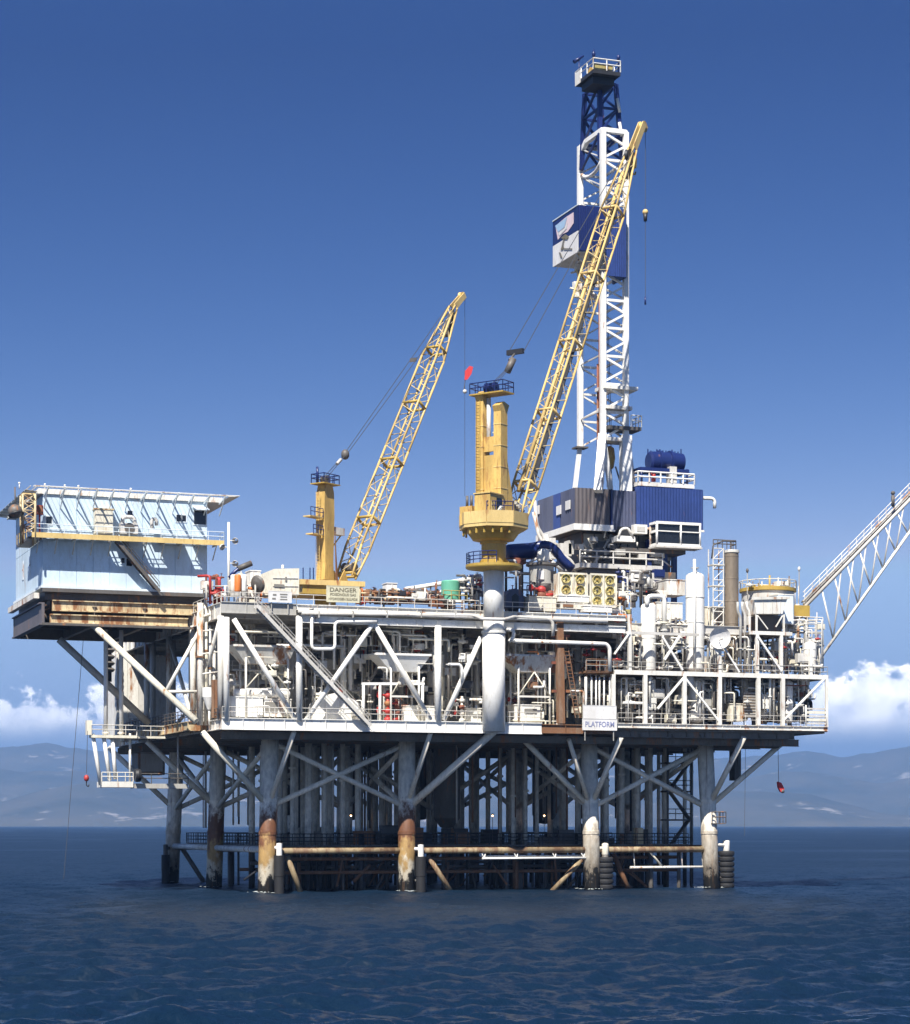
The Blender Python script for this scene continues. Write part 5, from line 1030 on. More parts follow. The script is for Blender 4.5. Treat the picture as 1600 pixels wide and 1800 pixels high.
# portal at the mast top
for p, q_ in (((mx0, my0, zB), (mx1, my0, zB)), ((mx1, my0, zB), (mx1, my1, zB)), ((mx1, my1, zB), (mx0, my1, zB)), ((mx0, my0, zB), (mx0, my1-2, zB)), ((mx0, my1-2, zB), (mx0, my1, zB-1.2))): B(p, q_, .55, 'top_beam', M['white_clean'], dr_)
MB().pipe([(mx0, my0, zB-3.4), (mx0, my0+2, zB-4.6), (mx0, my1-2, zB-4.6), (mx0, my1, zB-3.4)], .22, 8, 1).out('portal_arch', M['white'], dr_)
# spread legs at the foot
for (x, y), (bx_, by_), w_ in ((cor[0], (1052, 15.5), 1.0), (cor[1], (1100, 16.5), 1.25), (cor[1], (1113, 20), .9), (cor[3], (1008, 24.5), .5), (cor[0], (1075, 18.5), .55)):
    p = W(bx_, 862, by_); MB().bar((x, y, zA+.4), (p.x, by_, rz1-.4), w_, w_*.85).out('foot_leg', M['white_clean'], dr_)
MB().bar((mx0, my1, zA), (mx0, my1, zA-.2), 1.6, 1.6).out('leg_pad', M['dgrey'], dr_)
# landings on the right flank
for y0, x0, x1_, rl in ((681, 1062, 1122, 0), (716, 1066, 1112, 0), (752, 1070, 1128, 1), (772, 1066, 1112, 0)):
    a, b, z0, z1 = bxp(x0, y0-3, x1_, y0+3, my0-.6, 2); MB().box(a, b, my0-.6, my0+2.2, z0, z1).out('landing', M['white' if not rl else 'dgrey'], dr_)
    if rl: MB().rail([((a+b)/2+.8, my0-.6, z1), (b, my0-.6, z1), (b, my0+2, z1)], 1.4, 1, .07).out('landing_rail', M['white_clean'], dr_)
# dark blue crown section
cz0, cz1 = zB-3.2, W(1043, 126, 16).z; cxm, cym = (mx0+mx1)/2-.2, (my0+my1)/2
bot = [(mx0-.1, my0+.6), (mx1-.2, my0+.6), (mx1-.2, my1-.7), (mx0-.1, my1-.7)]; tpq = [(cxm-1.2, cym-2.2), (cxm+1.0, cym-2.2), (cxm+1.0, cym+2.4), (cxm-1.2, cym+2.4)]
for (xa, ya), (xb, yb2) in zip(bot, tpq): MB().bar((xa, ya, cz0), (xb, yb2, cz1), .5, .5, (1, 0, 0)).out('crown_leg', M['navy'], dr_)
for i in range(4):
    j = (i+1) % 4; L3 = lambda c, k: Vector((*bot[c], cz0)).lerp(Vector((*tpq[c], cz1)), k)
    for k in range(3): ka, kb = k/3, (k+1)/3; B(L3(i, ka), L3(j, kb), .26, 'crown_brace', M['navy'], dr_); B(L3(i, kb), L3(j, kb), .26, 'crown_brace', M['navy'], dr_)
for k in (.3, .62): p = Vector((*bot[1], cz0)).lerp(Vector((*tpq[1], cz1)), k); T(p+Vector((.1, -.3, 0)), p+Vector((-.25, -.3, 1.7)), .2, 'crown_lamp', M['white_clean'], dr_)
T((cxm-.6, cym-.5, cz0+1.5), (cxm-.6, cym-.5, cz0+4), .18, 'crown_guide', M['lgrey'], dr_)
px0, px1_ = W(1043, 122, 16).x, W(1091, 128, 16).x; pyb = WX(1012, 140, px0).y
MB().box(px0, px1_, 16, pyb, cz1-.1, cz1+.35).out('crown_platform', M['black'], dr_); MB().box(px0+.4, px1_-.4, 17, pyb-1, cz1-1.0, cz1-.1).out('crown_block_housing', M['black'], dr_)
MB().rail([(px0, pyb, cz1+.35), (px0, 16, cz1+.35), (px1_, 16, cz1+.35), (px1_, pyb, cz1+.35)], 1.35, 1.9, .085).out('crown_railing', M['white_clean'], dr_)
MB().box(px0+.25, px1_-.9, 16.35, 16.5, cz1+.4, cz1+1.25).out('crown_panel', M['yellow_lime'], dr_); MB().box(px0-.08, px0-.02, pyb-1.6, pyb, cz1-.1, cz1+1.5).out('corner_panel', M['white'], dr_)
for o_ in (.8, 1.9): MB().lathe((px0+o_, 18.5, cz1+.7), [(.1, -.15), (.75, -.15), (.6, 0), (.75, .15), (.1, .15)], 16, (1, 0, 0)).out('crown_sheave', M['yellow'], dr_)
T((px0+.1, 16.1, cz1+.4), (px0+.1, 16.1, cz1+2.8), .07, 'beacon_post', M['navy'], dr_); MB().ball((px0+.1, 16.1, cz1+2.2), .25, 8, 1, 1, 1.7).out('beacon', M['navy'], dr_); T((px1_-.2, 16.2, cz1+.4), (px1_-.2, 16.2, cz1+2.4), .07, 'beacon_post', M['navy'], dr_); MB().ball((px1_-.2, 16.2, cz1+2.2), .24, 8, 1, 1, 1.6).out('beacon', M['navy'], dr_)
p = Vector((px0+.3, pyb-.4, cz1+.4)); T(p, p+UP*3.0, .07, 'anemometer_post', M['navy'], dr_); MB().tube(p+Vector((-.7, 0, 2.4)), p+Vector((.6, 0, 3.3)), .25, .12, n=8).out('wind_vane', M['navy'], dr_)
# wind wall round the monkey board, with emblem
ww = thing('wind_wall', 'dark blue sheet wind wall round the derrick racking board with eagle emblem', 'wind wall', (mx0, 17, 77))
wy = 16.4; wx0_, wx1_ = W(1017, 366, wy).x, W(1101, 372, wy).x; wyb = WX(973, 388, wx0_).y
wz1 = W(1017, 360, wy).z; wz0 = W(1022, 440, wy).z; wzR = W(1085, 486, wy).z; wzm = W(1019, 405, wy).z
xm = W(1066, 440, wy).x
wallp((wx0_, wy, 0), (xm, wy, 0), wz0, wz1, (0, -1, 0), 'navy', 12, 'front_sheet', ww); wallp((xm+.02, wy, 0), (wx1_, wy, 0), wzR, wz1, (0, -1, 0), 'blue', 9, 'front_sheet', ww)
wallp((wx1_, wy, 0), (wx1_, wyb-4, 0), wzR, wz1, (1, 0, 0), 'navy', 18, 'side_sheet', ww)
MB().box(wx0_-.08, wx0_+.02, wy, wyb, wzm, wz1).out('side_sheet', M['navy'], ww); MB().box(wx0_-.08, wx0_+.02, wy, wyb, wz0-.2, wzm-.02).out('side_sheet', M['sign_white'], ww)
MB().box(wx0_+.02, xm, wy+.2, wyb, wz0-.15, wz0+.1).out('board_floor', M['lgrey'], ww); wallp((xm+1, wyb, 0), (wx0_, wyb, 0), wz0, wz1, (0, 1, 0), 'navy', 12, 'back_sheet', ww)
MB().bar((wx0_-.1, wy, wz1), (wx0_-.1, wyb, wz1), .12, .12).out('top_rail', M['pale_trim'], ww)
ex = wx0_-.1; L_ = lambda u, v: (ex, wyb+(wy-wyb)*u, wz0-.2+(wz1-wz0+.2)*v)      # u: back to front, v: bottom to top on the left sheet
def plate(pts, mt, name, o_=.0): MB().prism([(p[0]-o_, p[1], p[2]) for p in (L_(u, v) for u, v in pts)], (-.03, 0, 0)).out(name, M[mt], ww)
plate([(.12, .86), (.55, .90), (.84, .90), (.84, .66), (.62, .56), (.40, .58), (.22, .52)], 'emblem_pink', 'emblem')
plate([(.12, .86), (.60, .88), (.50, .70), (.24, .68)], 'emblem_blue', 'emblem', .04)
plate([(.24, .66), (.50, .68), (.62, .76), (.58, .64), (.30, .58)], 'sign_white', 'emblem', .05)
plate([(.34, .52), (.52, .54), (.66, .44), (.60, .40), (.48, .44)], 'ink', 'emblem_mark', .02); plate([(.44, .46), (.50, .46), (.44, .32), (.36, .28), (.38, .34)], 'ink_grey', 'emblem_mark', .02); plate([(.36, .30), (.46, .30), (.44, .24), (.34, .25)], 'ink', 'emblem_mark', .03); plate([(.46, .26), (.80, .14), (.78, .11), (.46, .22)], 'ink_grey', 'emblem_mark', .02); plate([(.26, .24), (.34, .20), (.40, .08), (.34, .08)], 'ink_grey', 'emblem_mark', .02)
# cluttered cream gear under the board
gr_ = thing('racking_gear', 'cream pipe-handling gear hanging under the wind wall', 'gear', W(1035, 470, 19))
for k in range(26):
    x, y = random.uniform(1012, 1052), random.uniform(445, 530); p = W(x, y, random.uniform(17.2, 22))
    if k % 3: T(p, p+Vector((random.uniform(-1.3, 1.3), 0, random.uniform(-2, 2))), .13, 'gear_arm', M[random.choice(('cream', 'white', 'yellow_pale', 'lgrey'))], gr_)
    else: s_ = random.uniform(.3, .6); MB().box(p.x-s_, p.x+s_, p.y-.3, p.y+.3, p.z-s_, p.z+s_).out('gear_box', M[random.choice(('cream', 'white', 'buff'))], gr_)
dp = thing('drill_pipe_stand', 'dark red-brown stand of drill pipe upright inside the derrick', 'drill pipe', (mx0-.4, 18.6, rz1))
for x, y, y0, y1, r in ((1055, 18.9, 470, 850, .2), (1060, 19.6, 560, 850, .16), (1051, 20.4, 640, 852, .14)): p0, p1 = W(x, y1, y), W(x, y0, y); p1.x = p0.x; T(p0, p1, r, 'pipe', M['rust_red'], dp)
tb = thing('travelling_block', 'yellow and dark travelling block hanging low in the derrick', 'block', W(1072, 810, 20)); p = W(1072, 805, 20); MB().lathe(p-UP*1.6, [(.1, 0), (.5, .4), (.7, 1.6), (.55, 2.8), (.1, 3.1)], 12).out('block', M['yellow'], tb); MB().tube(p-UP*3.6, p-UP*1.5, .4, .25, n=10).out('swivel', M['dgrey'], tb)
for o_ in (-.25, .1, .3): T(p+Vector((o_, 0, 1.2)), (cxm+o_, cym, cz0), .04, 'drill_line', M['cable'], tb, n=4)
for x0, x1_, w_ in ((1058, 1048, .2), (1082, 1095, .18)): T(W(x0, 820, 19), W(x1_, 862, 19), w_*.6, 'tong_line', M['cable'], tb, n=5)

# ================================================================== EQUIPMENT BETWEEN THE DECKS
FZ = 18.46
def flange(p, ax, r, par, mt='lgrey'): return MB().lathe(p, [(r, -.05), (r*1.7, -.05), (r*1.7, .05), (r, .05)], 10, ax).out('flange', M[mt], par)
def clutter(name, label, rect, Ys, n, mats, cat='pipework', seed=1, zmin=None, r=(.05, .16), boxes=.25, loc=None):
    """pipework filling a part of the frame: risers with bends, headers, valves and small skids"""
    rd = random.Random(seed); x0, y0, x1, y1 = rect; lim = W(x1, y1, Ys[0]).x; t = thing(name, label, cat, W((x0+x1)/2, y1, Ys[0]))
    for k in range(n):
        Y = rd.uniform(*Ys); mt = M[rd.choice(mats)]; rr = rd.uniform(*r); x, y = rd.uniform(x0, x1), rd.uniform(y0, y1); p = W(x, y, Y); u = rd.random()
        if u < .38:
            h = rd.uniform(1, 5); top = W(x, y0, Y).z; a = Vector((p.x, Y, max(W(x, y1, Y).z, p.z-h))); b = Vector((p.x, Y, min(top, p.z+h*.6)))
            if b.z-a.z < .8: continue
            dx = min(rd.uniform(-1.6, 1.6), lim-p.x)
            MB().pipe([a, b, b+Vector((dx, rd.uniform(0, 1), 0))], rr, 7).out('riser', mt, t)
            if rd.random() < .6: flange(a.lerp(b, rd.uniform(.2, .8)), UP, rr, t, rd.choice(mats))
        elif u < .66:
            l = min(rd.uniform(1, 5), lim-p.x)
            if l < .3: continue
            MB().pipe([p, p+Vector((l, 0, 0)), p+Vector((l, 0, rd.uniform(-1.5, 1.5)))], rr, 7).out('header', mt, t)
        elif u < .66+boxes*.6:
            s = rd.uniform(.25, .8); m = MB().box(p.x-s, p.x+s, Y, Y+s, p.z-s*.7, p.z+s*.7); m.box(p.x-s*.8, p.x+s*.8, Y-.05, Y, p.z-s*.5, p.z+s*.5); m.out('cabinet', mt, t)
        else:
            s = rd.uniform(.14, .3); m = MB().ball(p, s, 8); m.tube(p, p+UP*s*2.4, s*.25, n=5); m.lathe(p+UP*s*2.4, [(s*.3, 0), (s*1.1, .03), (s*.3, .07)], 10); m.tube(p-Vector((s*2, 0, 0)), p+Vector((s*2, 0, 0)), s*.6, n=7); m.out('valve', M[rd.choice(mats+['red'])], t)
    return t
WM = ['white', 'white_clean', 'cream', 'lgrey']; DM = ['dgrey', 'grey', 'lgrey', 'white_rusty', 'black']
# a plated bulkhead closes the view through the lower deck
bh = thing('bulkhead_wall', 'grey plated bulkhead behind the equipment of the lower deck', 'wall', (15, 10, FZ))
MB().box(-6.6, 44, 10, 10.3, FZ, UZ-.4).out('plating', M['lgrey'], bh)
for k in range(26): MB().box(-6.5+k*1.94, -6.5+k*1.94+1.8, 9.9, 9.99, FZ+.1, UZ-1.4).out('panel', M[('lgrey', 'white_rusty', 'grey', 'cream')[k*7 % 4]], bh)
# mezzanine gratings
mz = thing('mezzanine', 'dark mezzanine walkway behind the hoppers of the lower deck', 'walkway', (12, 6, 24.3))
MB().box(-6, 34, 6, 9, 24.2, 24.4).out('grating', M['under'], mz); MB().rail([(-6, 6, 24.4), (34, 6, 24.4)], 1.1, 1.7, .05).out('railing', M['lgrey'], mz)
for k in range(7): T((-5.5+k*6.4, 6.1, FZ), (-5.5+k*6.4, 6.1, 24.2), .14, 'post', M['grey'], mz)
def hopper(xt0, xt1, xb0, xb1, y0, y1, Y, dep, label, mt, ribs=True):
    t = thing('mud_hopper', label, 'hopper', W((xt0+xt1)/2, y1+40, Y)); a, b = W(xt0, y0, Y), W(xt1, y0, Y); c, d = W(xb0, y1, Y+.6), W(xb1, y1, Y+.6); zt, zb = a.z, c.z
    vs = [(a.x, Y, zt), (b.x, Y, zt), (b.x, Y+dep, zt), (a.x, Y+dep, zt), (c.x, Y+.7, zb), (d.x, Y+.7, zb), (d.x, Y+dep-.7, zb), (c.x, Y+dep-.7, zb)]
    MB().add(vs, [(0, 4, 5, 1), (1, 5, 6, 2), (2, 6, 7, 3), (3, 7, 4, 0), (4, 7, 6, 5), (0, 1, 2, 3)]).out('bin', M[mt], t)
    m = MB()
    for p, q_ in ((0, 1), (1, 2), (2, 3), (3, 0)): m.bar(vs[p], vs[q_], .14, .22)
    m.out('rim', M[mt], t)
    for x in (c.x, d.x):
        for y in (Y+.5, Y+dep-.5): T((x, y, FZ), (x, y, zb+.6), .12, 'leg', M['white'], t, n=6)
        T((x, Y+.45, zb-2.6), ((c.x+d.x)/2, Y+.45, zb), .08, 'knee', M['cream'], t, n=6)
    MB().bar((c.x, Y+.45, zb-2.7), (d.x, Y+.45, zb-2.7), .12, .2).out('tie_beam', M['white'], t)
    MB().tube(((c.x+d.x)/2, Y+dep/2, zb), ((c.x+d.x)/2, Y+dep/2, zb-1.6), .5, .25, n=12).out('spout', M['grey'], t); return t
hopper(410, 520, 432, 506, 1134, 1166, -6.2, 3.4, 'rust-streaked white hopper in the leftmost bay of the lower deck', 'white_rusty')
hopper(662, 758, 687, 736, 1149, 1180, -6.2, 3.4, 'clean white hopper in the middle bay beside the V braces', 'white_clean')
hopper(889, 979, 911, 966, 1151, 1181, -6.2, 3.4, 'white hopper with rust patch right of the crane pedestal', 'white_rusty')
hopper(556, 640, 575, 620, 1160, 1185, 1.5, 3.2, 'grey hopper in shadow behind the diagonal stair', 'lgrey')
def skid(x0, y0, x1, y1, Y, dep, name, label, cat, mt, extra=None, rib=3):
    a, b, z0, z1 = bxp(x0, y0, x1, y1, Y, dep); t = thing(name, label, cat, ((a+b)/2, Y+dep/2, z0)); MB().box(a, b, Y, Y+dep, z0, z1).out('body', M[mt], t)
    for k in range(rib): xx = a+(b-a)*(k+.5)/rib; MB().box(xx-.05, xx+.05, Y-.06, Y-.005, z0+.05, z1-.05).out('rib', M[mt], t)
    MB().box(a-.06, b+.06, Y-.08, Y+dep+.05, z1, z1+.1).out('lid', M[mt], t)
    if extra: a2, b2, c2, d2 = bxp(*extra[:4], Y-.07, .05); MB().box(a2, b2, Y-.09, Y-.065, c2, d2).out('marking', M[extra[4]], t)
    return t
skid(400, 1226, 462, 1260, -5.6, 2.2, 'mud_tank', 'long white mud tank at the lower deck left corner', 'tank', 'white_clean', rib=5)
skid(464, 1230, 512, 1260, -5.4, 2.0, 'control_skid', 'white control skid with dark lettering plate near the left column', 'skid', 'white', (466, 1234, 488, 1252, 'ink_grey'), 2)
# white chute under the stair
ch_ = thing('shaker_chute', 'big white sloping chute under the diagonal stair', 'chute', W(590, 1272, -5)); pts = [W(x, y, -5.4) for x, y in ((548, 1272), (556, 1236), (575, 1222), (600, 1216), (628, 1234), (646, 1272))]; MB().prism(pts, (0, 2.6, 0)).out('casing', M['white_clean'], ch_)
for x in (572, 598, 622): MB().bar(W(x, 1232, -5.43), W(x, 1272, -5.43), .08, .06, (0, 1, 0)).out('rib', M['white'], ch_)
skid(708, 1242, 764, 1274, -5.2, 2.2, 'white_skid_tank', 'low white tank right of the red valve cluster', 'tank', 'white', rib=3)
skid(905, 1240, 950, 1274, -5.4, 2.2, 'pump_skid', 'white pump skid with slanting dark stripe right of the pedestal', 'skid', 'white', (922, 1246, 944, 1254, 'ink_grey'), 2)
skid(820, 1246, 846, 1276, -4.6, 1.6, 'junction_box', 'small white box between the brace and the pedestal', 'box', 'white_rusty', None, 2)
# portal frame with the red valves
pf = thing('pipe_portal', 'white square pipe portal over red valves in the middle bay', 'portal', W(690, 1272, -5.5)); MB().bar(W(636, 1202, -5.6), W(746, 1202, -5.6), .28).out('beam', M['white_clean'], pf)
for x in (639, 668, 743): T(W(x, 1202, -5.6), W(x, 1274, -5.6), .16, 'post', M['white_clean'], pf)
def xmas(x, y0, y1, Y, label, mt='red', s=1.0, name='valve_tree'):
    p = W(x, y1, Y); h = W(x, y0, Y).z-p.z; t = thing(name, label, 'valve', p); T(p, p+UP*h, .2*s, 'spool', M[mt], t)
    for k, f in enumerate((.15, .4, .62, .85)):
        c = p+UP*h*f; MB().ball(c, .42*s, 10, 1.1, 1, .8).out('valve_body', M[mt if k != 2 else 'rust_red'], t); sg_ = -1 if k % 2 else 1; T(c, c+Vector((1.1*s*sg_, -.25, .1)), .12*s, 'branch', M[mt], t); MB().lathe(c+Vector((1.15*s*sg_, -.25, .1)), [(.08, -.03), (.36*s, -.03), (.36*s, .03), (.08, .03)], 12, (sg_, -.3, 0)).out('handwheel', M['red' if k % 2 else 'white_rusty'], t)
    return t
xmas(682, 1214, 1274, -5.0, 'red and white valve tree inside the white portal'); xmas(700, 1222, 1274, -4.6, 'dark red valve tree next to the low white tank', 'rust_red')
xmas(812, 1224, 1274, -4, 'small red valve tree between two white braces', 'white_rusty', .8); xmas(905, 1226, 1262, -3, 'rusty valve tree right behind the crane pedestal', 'rust_red', .7)
# the bold white pipes in the front plane
for pts, r, lb in ((((548, 1070), (548, 1141), (589, 1141), (589, 1093), (662, 1093)), .17, 'white U-shaped pipe loop hanging under the upper deck edge'), (((560, 1132), (586, 1132)), .1, None),
                   (((890, 1107), (903, 1107), (903, 1120), (895, 1128)), .2, 'white hooked pipe stub right of the pedestal collar'), (((700, 1090), (960, 1102)), .12, None), (((900, 1126), (1066, 1132), (1072, 1140), (1072, 1180)), .22, 'white pipe bending down at the right module edge'),
                   (((788, 1168), (808, 1168), (812, 1174), (812, 1200)), .16, 'short white crooked pipe behind the right V brace')):
    if lb: t = thing('process_pipe', lb, 'pipe', W(*pts[-1], YF-.3)); MB().pipe([W(x, y, YF-.3) for x, y in pts], r, 10, .5).out('pipe', M['white_clean'], t); flange(W(*pts[0], YF-.3), (0, 0, 1), r, t)
fm = thing('fire_main', 'long light pipe running along the upper deck front and round the pedestal', 'pipe', W(700, 1085, -8.5))
MB().pipe([W(x, y, Y) for x, y, Y in ((530, 1078, -7.5), (835, 1082, -7.5), (848, 1088, -9.5), (888, 1089, -9.5), (905, 1084, -7.5), (965, 1088, -7.5), (972, 1094, -7.5), (972, 1118, -7.5))], .19, 10, .5).out('pipe', M['lgrey'], fm)
for x in (560, 620, 680, 740, 800): MB().bar(W(x, 1074, -7.5), W(x, 1086, -7.5), .12, .45, (0, 1, 0)).out('clamp', M['grey'], fm)
# tall grey vessels, big tanks, pale tank
def vess(x, y0, y1, wpx, Y, label, mt='lgrey', legs=True, name='vertical_vessel', bands=2, cat='vessel', pipe_=False):
    p = W(x, y1, Y); r = wpx/2/sc(p); h = W(x, y0, Y).z-p.z; t = thing(name, label, cat, p); MB().vessel(p+UP*(.6 if legs else 0), r, h-(.6 if legs else 0), 22).out('shell', M[mt], t)
    for k in range(bands): z = h*(k+1)/(bands+1); MB().lathe(p+UP*z, [(r, -.05), (r*1.05, -.05), (r*1.05, .05), (r, .05)], 22).out('band', M[mt], t)
    if legs: MB().lathe(p, [(r*.8, 0), (r*.8, .9)], 16).out('skirt', M[mt], t)
    MB().tube(p+UP*h*.98, p+UP*(h+.5), r*.25, n=8).out('nozzle', M[mt], t); flange(p+UP*(h+.5), UP, r*.25, t)
    return t
vess(757, 1112, 1240, 14, 0, 'slim blue-grey vessel left of the thick centre column'); vess(784, 1108, 1250, 11, 0, 'slim grey vessel right of the thick centre column', 'grey')
vess(838, 1125, 1262, 12, 2, 'grey vessel half hidden by the crane pedestal', 'lgrey'); vess(602, 1108, 1212, 8, -2, 'thin white standpipe behind the first V brace', 'white'); vess(616, 1112, 1214, 8, -2, 'thin white standpipe with valve right of its twin', 'white')
def htank(x0, x1, y, d_px, Y, label, mt, saddle=True, name='horizontal_tank'):
    a, b = W(x0, y, Y), W(x1, y, Y); b.z = a.z; r = d_px/2/sc(a); t = thing(name, label, 'tank', (a+b)/2-UP*r); MB().vessel(a, r, (b-a).length, 20, (1, 0, 0)).out('shell', M[mt], t)
    if saddle:
        for f in (.25, .75): c = a.lerp(b, f); MB().box(c.x-.15, c.x+.15, Y-r*.8, Y+r*.8, c.z-r*1.25, c.z-r*.3).out('saddle', M['grey'], t)
    return t
htank(996, 1046, 1206, 30, -1, 'pale tan horizontal tank behind the rusty column', 'cream'); htank(402, 500, 1204, 26, -1, 'grey horizontal drum behind the leftmost hopper', 'lgrey'); htank(560, 700, 1215, 40, 6, 'large dark horizontal tank deep in the middle bay', 'grey'); htank(760, 860, 1230, 36, 8, 'dark drum deep behind the V brace', 'dgrey')
htank(410, 510, 1218, 15, -4.2, 'row of white pipes capped as a manifold drum at the left corner', 'white_clean', False)
# rusty column and ladder at the break between the modules
rc_ = thing('rusty_column', 'heavily rusted square column with leaning ladder at the module gap', 'column', W(984, 1272, -6.8)); MB().bar(W(986, 1272, -6.8), W(983, 1088, -6.8), .75).out('column', M['rust'], rc_)
MB().ladder(W(1016, 1262, -7), W(992, 1120, -7), (1, 0, 0), .55, .06, .4).out('ladder', M['rust'], rc_)
for y in (1118, 1165, 1215): MB().bar(W(970, y, -6.6), W(1002, y, -6.6), .12, .3).out('bracket', M['rust_red'], rc_)
clutter('process_piping', 'cream and grey tangle of pipes in the leftmost bay', (402, 1115, 525, 1262), (-6.3, 2), 70, WM+['grey', 'dgrey', 'cream', 'white_rusty'], seed=3)
clutter('process_piping', 'grey and white tangle of pipes behind the diagonal stair', (530, 1110, 650, 1270), (-6.2, 3), 80, WM+WM+DM, seed=4)
clutter('process_piping', 'mixed pipes and valves behind the clean hopper', (650, 1110, 770, 1270), (-6.2, 3), 80, WM+WM+DM+['rust_red'], seed=5)
clutter('process_piping', 'pipes and small valves between the V brace and the pedestal', (775, 1120, 850, 1270), (-6.2, 3), 70, WM+WM+DM, seed=6)
clutter('process_piping', 'mixed rusty pipes right of the pedestal around the rusty hopper', (890, 1130, 985, 1275), (-6, 3), 76, WM+['cream', 'rust', 'white', 'dgrey', 'rust_red'], seed=7)
clutter('process_piping', 'rust-brown pipes beside the pale tan tank', (985, 1140, 1075, 1262), (-6, 3), 70, ['rust', 'cream', 'dgrey', 'white_rusty', 'white', 'cream'], seed=8)
clutter('overhead_piping', 'mixed overhead pipes under the upper deck', (405, 1098, 980, 1145), (-6, 4), 80, ['dgrey', 'grey', 'lgrey', 'white', 'cream'], seed=9, boxes=.1)
# diagonal stair across the front
stair(W(452, 1064, -8.2), W(652, 1276, -8.2), .9, 'stairway', 'long grey diagonal stair across the front of the lower deck', mt='lgrey')
for k in range(2): pass

# ================================================================== ON THE UPPER DECK
def sign(x0, y0, x1, y1, Y, label, mt, lines, ink, name='sign_board', stand=True):
    a, b, z0, z1 = bxp(x0, y0, x1, y1, Y, .08); t = thing(name, label, 'sign', ((a+b)/2, Y, z0)); MB().box(a, b, Y, Y+.08, z0, z1).out('board', M[mt], t)
    fr = MB().box(a-.05, b+.05, Y-.02, Y+.1, z1, z1+.06).box(a-.05, b+.05, Y-.02, Y+.1, z0-.06, z0).box(a-.06, a, Y-.02, Y+.1, z0, z1).box(b, b+.06, Y-.02, Y+.1, z0, z1); fr.out('frame', M[mt], t)
    for txt, cy, h, wf in lines:
        cu = bpy.data.curves.new('lettering', 'FONT'); cu.body = txt; cu.align_x = 'CENTER'; cu.align_y = 'CENTER'; cu.size = 1; cu.extrude = .01; cu.offset = .012
        tmp = bpy.data.objects.new('lettering_curve', cu); col.objects.link(tmp); bpy.context.view_layer.update()
        me = bpy.data.meshes.new_from_object(tmp.evaluated_get(bpy.context.evaluated_depsgraph_get())); dx, dy = max(tmp.dimensions.x, .01), max(tmp.dimensions.y, .01)
        bpy.data.objects.remove(tmp); bpy.data.curves.remove(cu); me.materials.clear(); me.materials.append(M[ink])
        o = bpy.data.objects.new('lettering', me); col.objects.link(o); o.parent = t; o.scale = ((b-a)*wf/dx, (z1-z0)*h/dy, 1)
        o.rotation_euler = (R_(90), 0, 0); o.location = Vector(((a+b)/2, Y-.014, z0+(z1-z0)*cy))-t.location
    if stand:
        for x in (a+.3, b-.3): T((x, Y+.14, z0-1.2), (x, Y+.14, z1), .06, 'post', M['grey'], t, n=5)
    return t
sign(575, 1031, 631, 1058, YF-.1, 'cream danger sign with three lines of dark lettering on the upper deck edge', 'sign_cream', [('DANGER', .76, .27, .84), ('POISONOUS GAS', .46, .17, .80), ('HYDROGEN SULFIDE', .17, .16, .90)], 'ink')
sign(1026, 1241, 1083, 1263, YF-.5, 'blank white board above the blue lettered strip', 'sign_white', [], 'ink', 'notice_board'); sign(1025, 1264.5, 1084, 1283, YF-.5, 'white strip sign with blue lettering at the lower deck edge', 'sign_white', [('PLATFORM', .5, .52, .86)], 'sign_blue')
sn = sign(473, 1040, 512, 1058, YF-.1, 'small grey-white notice board below the white container', 'sign_white', [], 'ink_grey', 'notice_board')
a, b, z0, z1 = bxp(473, 1040, 512, 1058, YF-.1, .1)
for fx, fz, w_, h in ((.25, .68, .16, .16), (.66, .74, .34, .12), (.66, .5, .3, .1), (.22, .3, .16, .16), (.66, .25, .32, .1)): MB().box(a+(b-a)*(fx-w_/2), a+(b-a)*(fx+w_/2), YF-.125, YF-.105, z0+(z1-z0)*(fz-h/2), z0+(z1-z0)*(fz+h/2)).out('marking', M['ink_grey'], sn)
# container with sloping end
ct = thing('deck_container', 'white deck container with sloping left roof end on the upper deck', 'container', W(495, 1050, -5)); pts = [W(x, y, -5.2) for x, y in ((463, 1046), (463, 1008), (482, 1000), (526, 999), (526, 1046))]; zb_ = min(p.z for p in pts); MB().prism(pts, (0, 3.5, 0)).out('body', M['cream'], ct)
for k, y in enumerate((1016, 1030)): MB().bar(W(480, y, -5.25), W(524, y+.6, -5.25), .06, .05).out('seam', M['lgrey'], ct)
MB().bar(W(503, 1014, -5.26), W(503, 1022, -5.26), .2, .06, (0, 1, 0)).out('latch', M['ink_grey'], ct); MB().bar(W(482, 1029, -5.27), W(500, 1030, -5.27), .05, .3).out('marking', M['ink_grey'], ct); MB().lathe(W(497, 999, -4), [(.15, 0), (.15, .35), (0, .4)], 8).out('vent_cap', M['white_clean'], ct)
bx3 = skid(440, 1004, 458, 1050, -4, 2, 'locker', 'white locker left of the deck container', 'locker', 'white', None, 2)
ds = thing('satellite_dish', 'dark grey round dish seen from its back beside the container', 'dish', W(449, 1045, -6)); p = W(449, 1028, -6); MB().lathe(p, [(0, -.05), (.4, .02), (.8, .2), (.95, .42), (.8, .25), (.4, .06), (0, 0)], 20, (.75, .5, .25)).out('reflector', M['dgrey'], ds); T(p-UP*1.7, p, .1, 'post', M['grey'], ds)
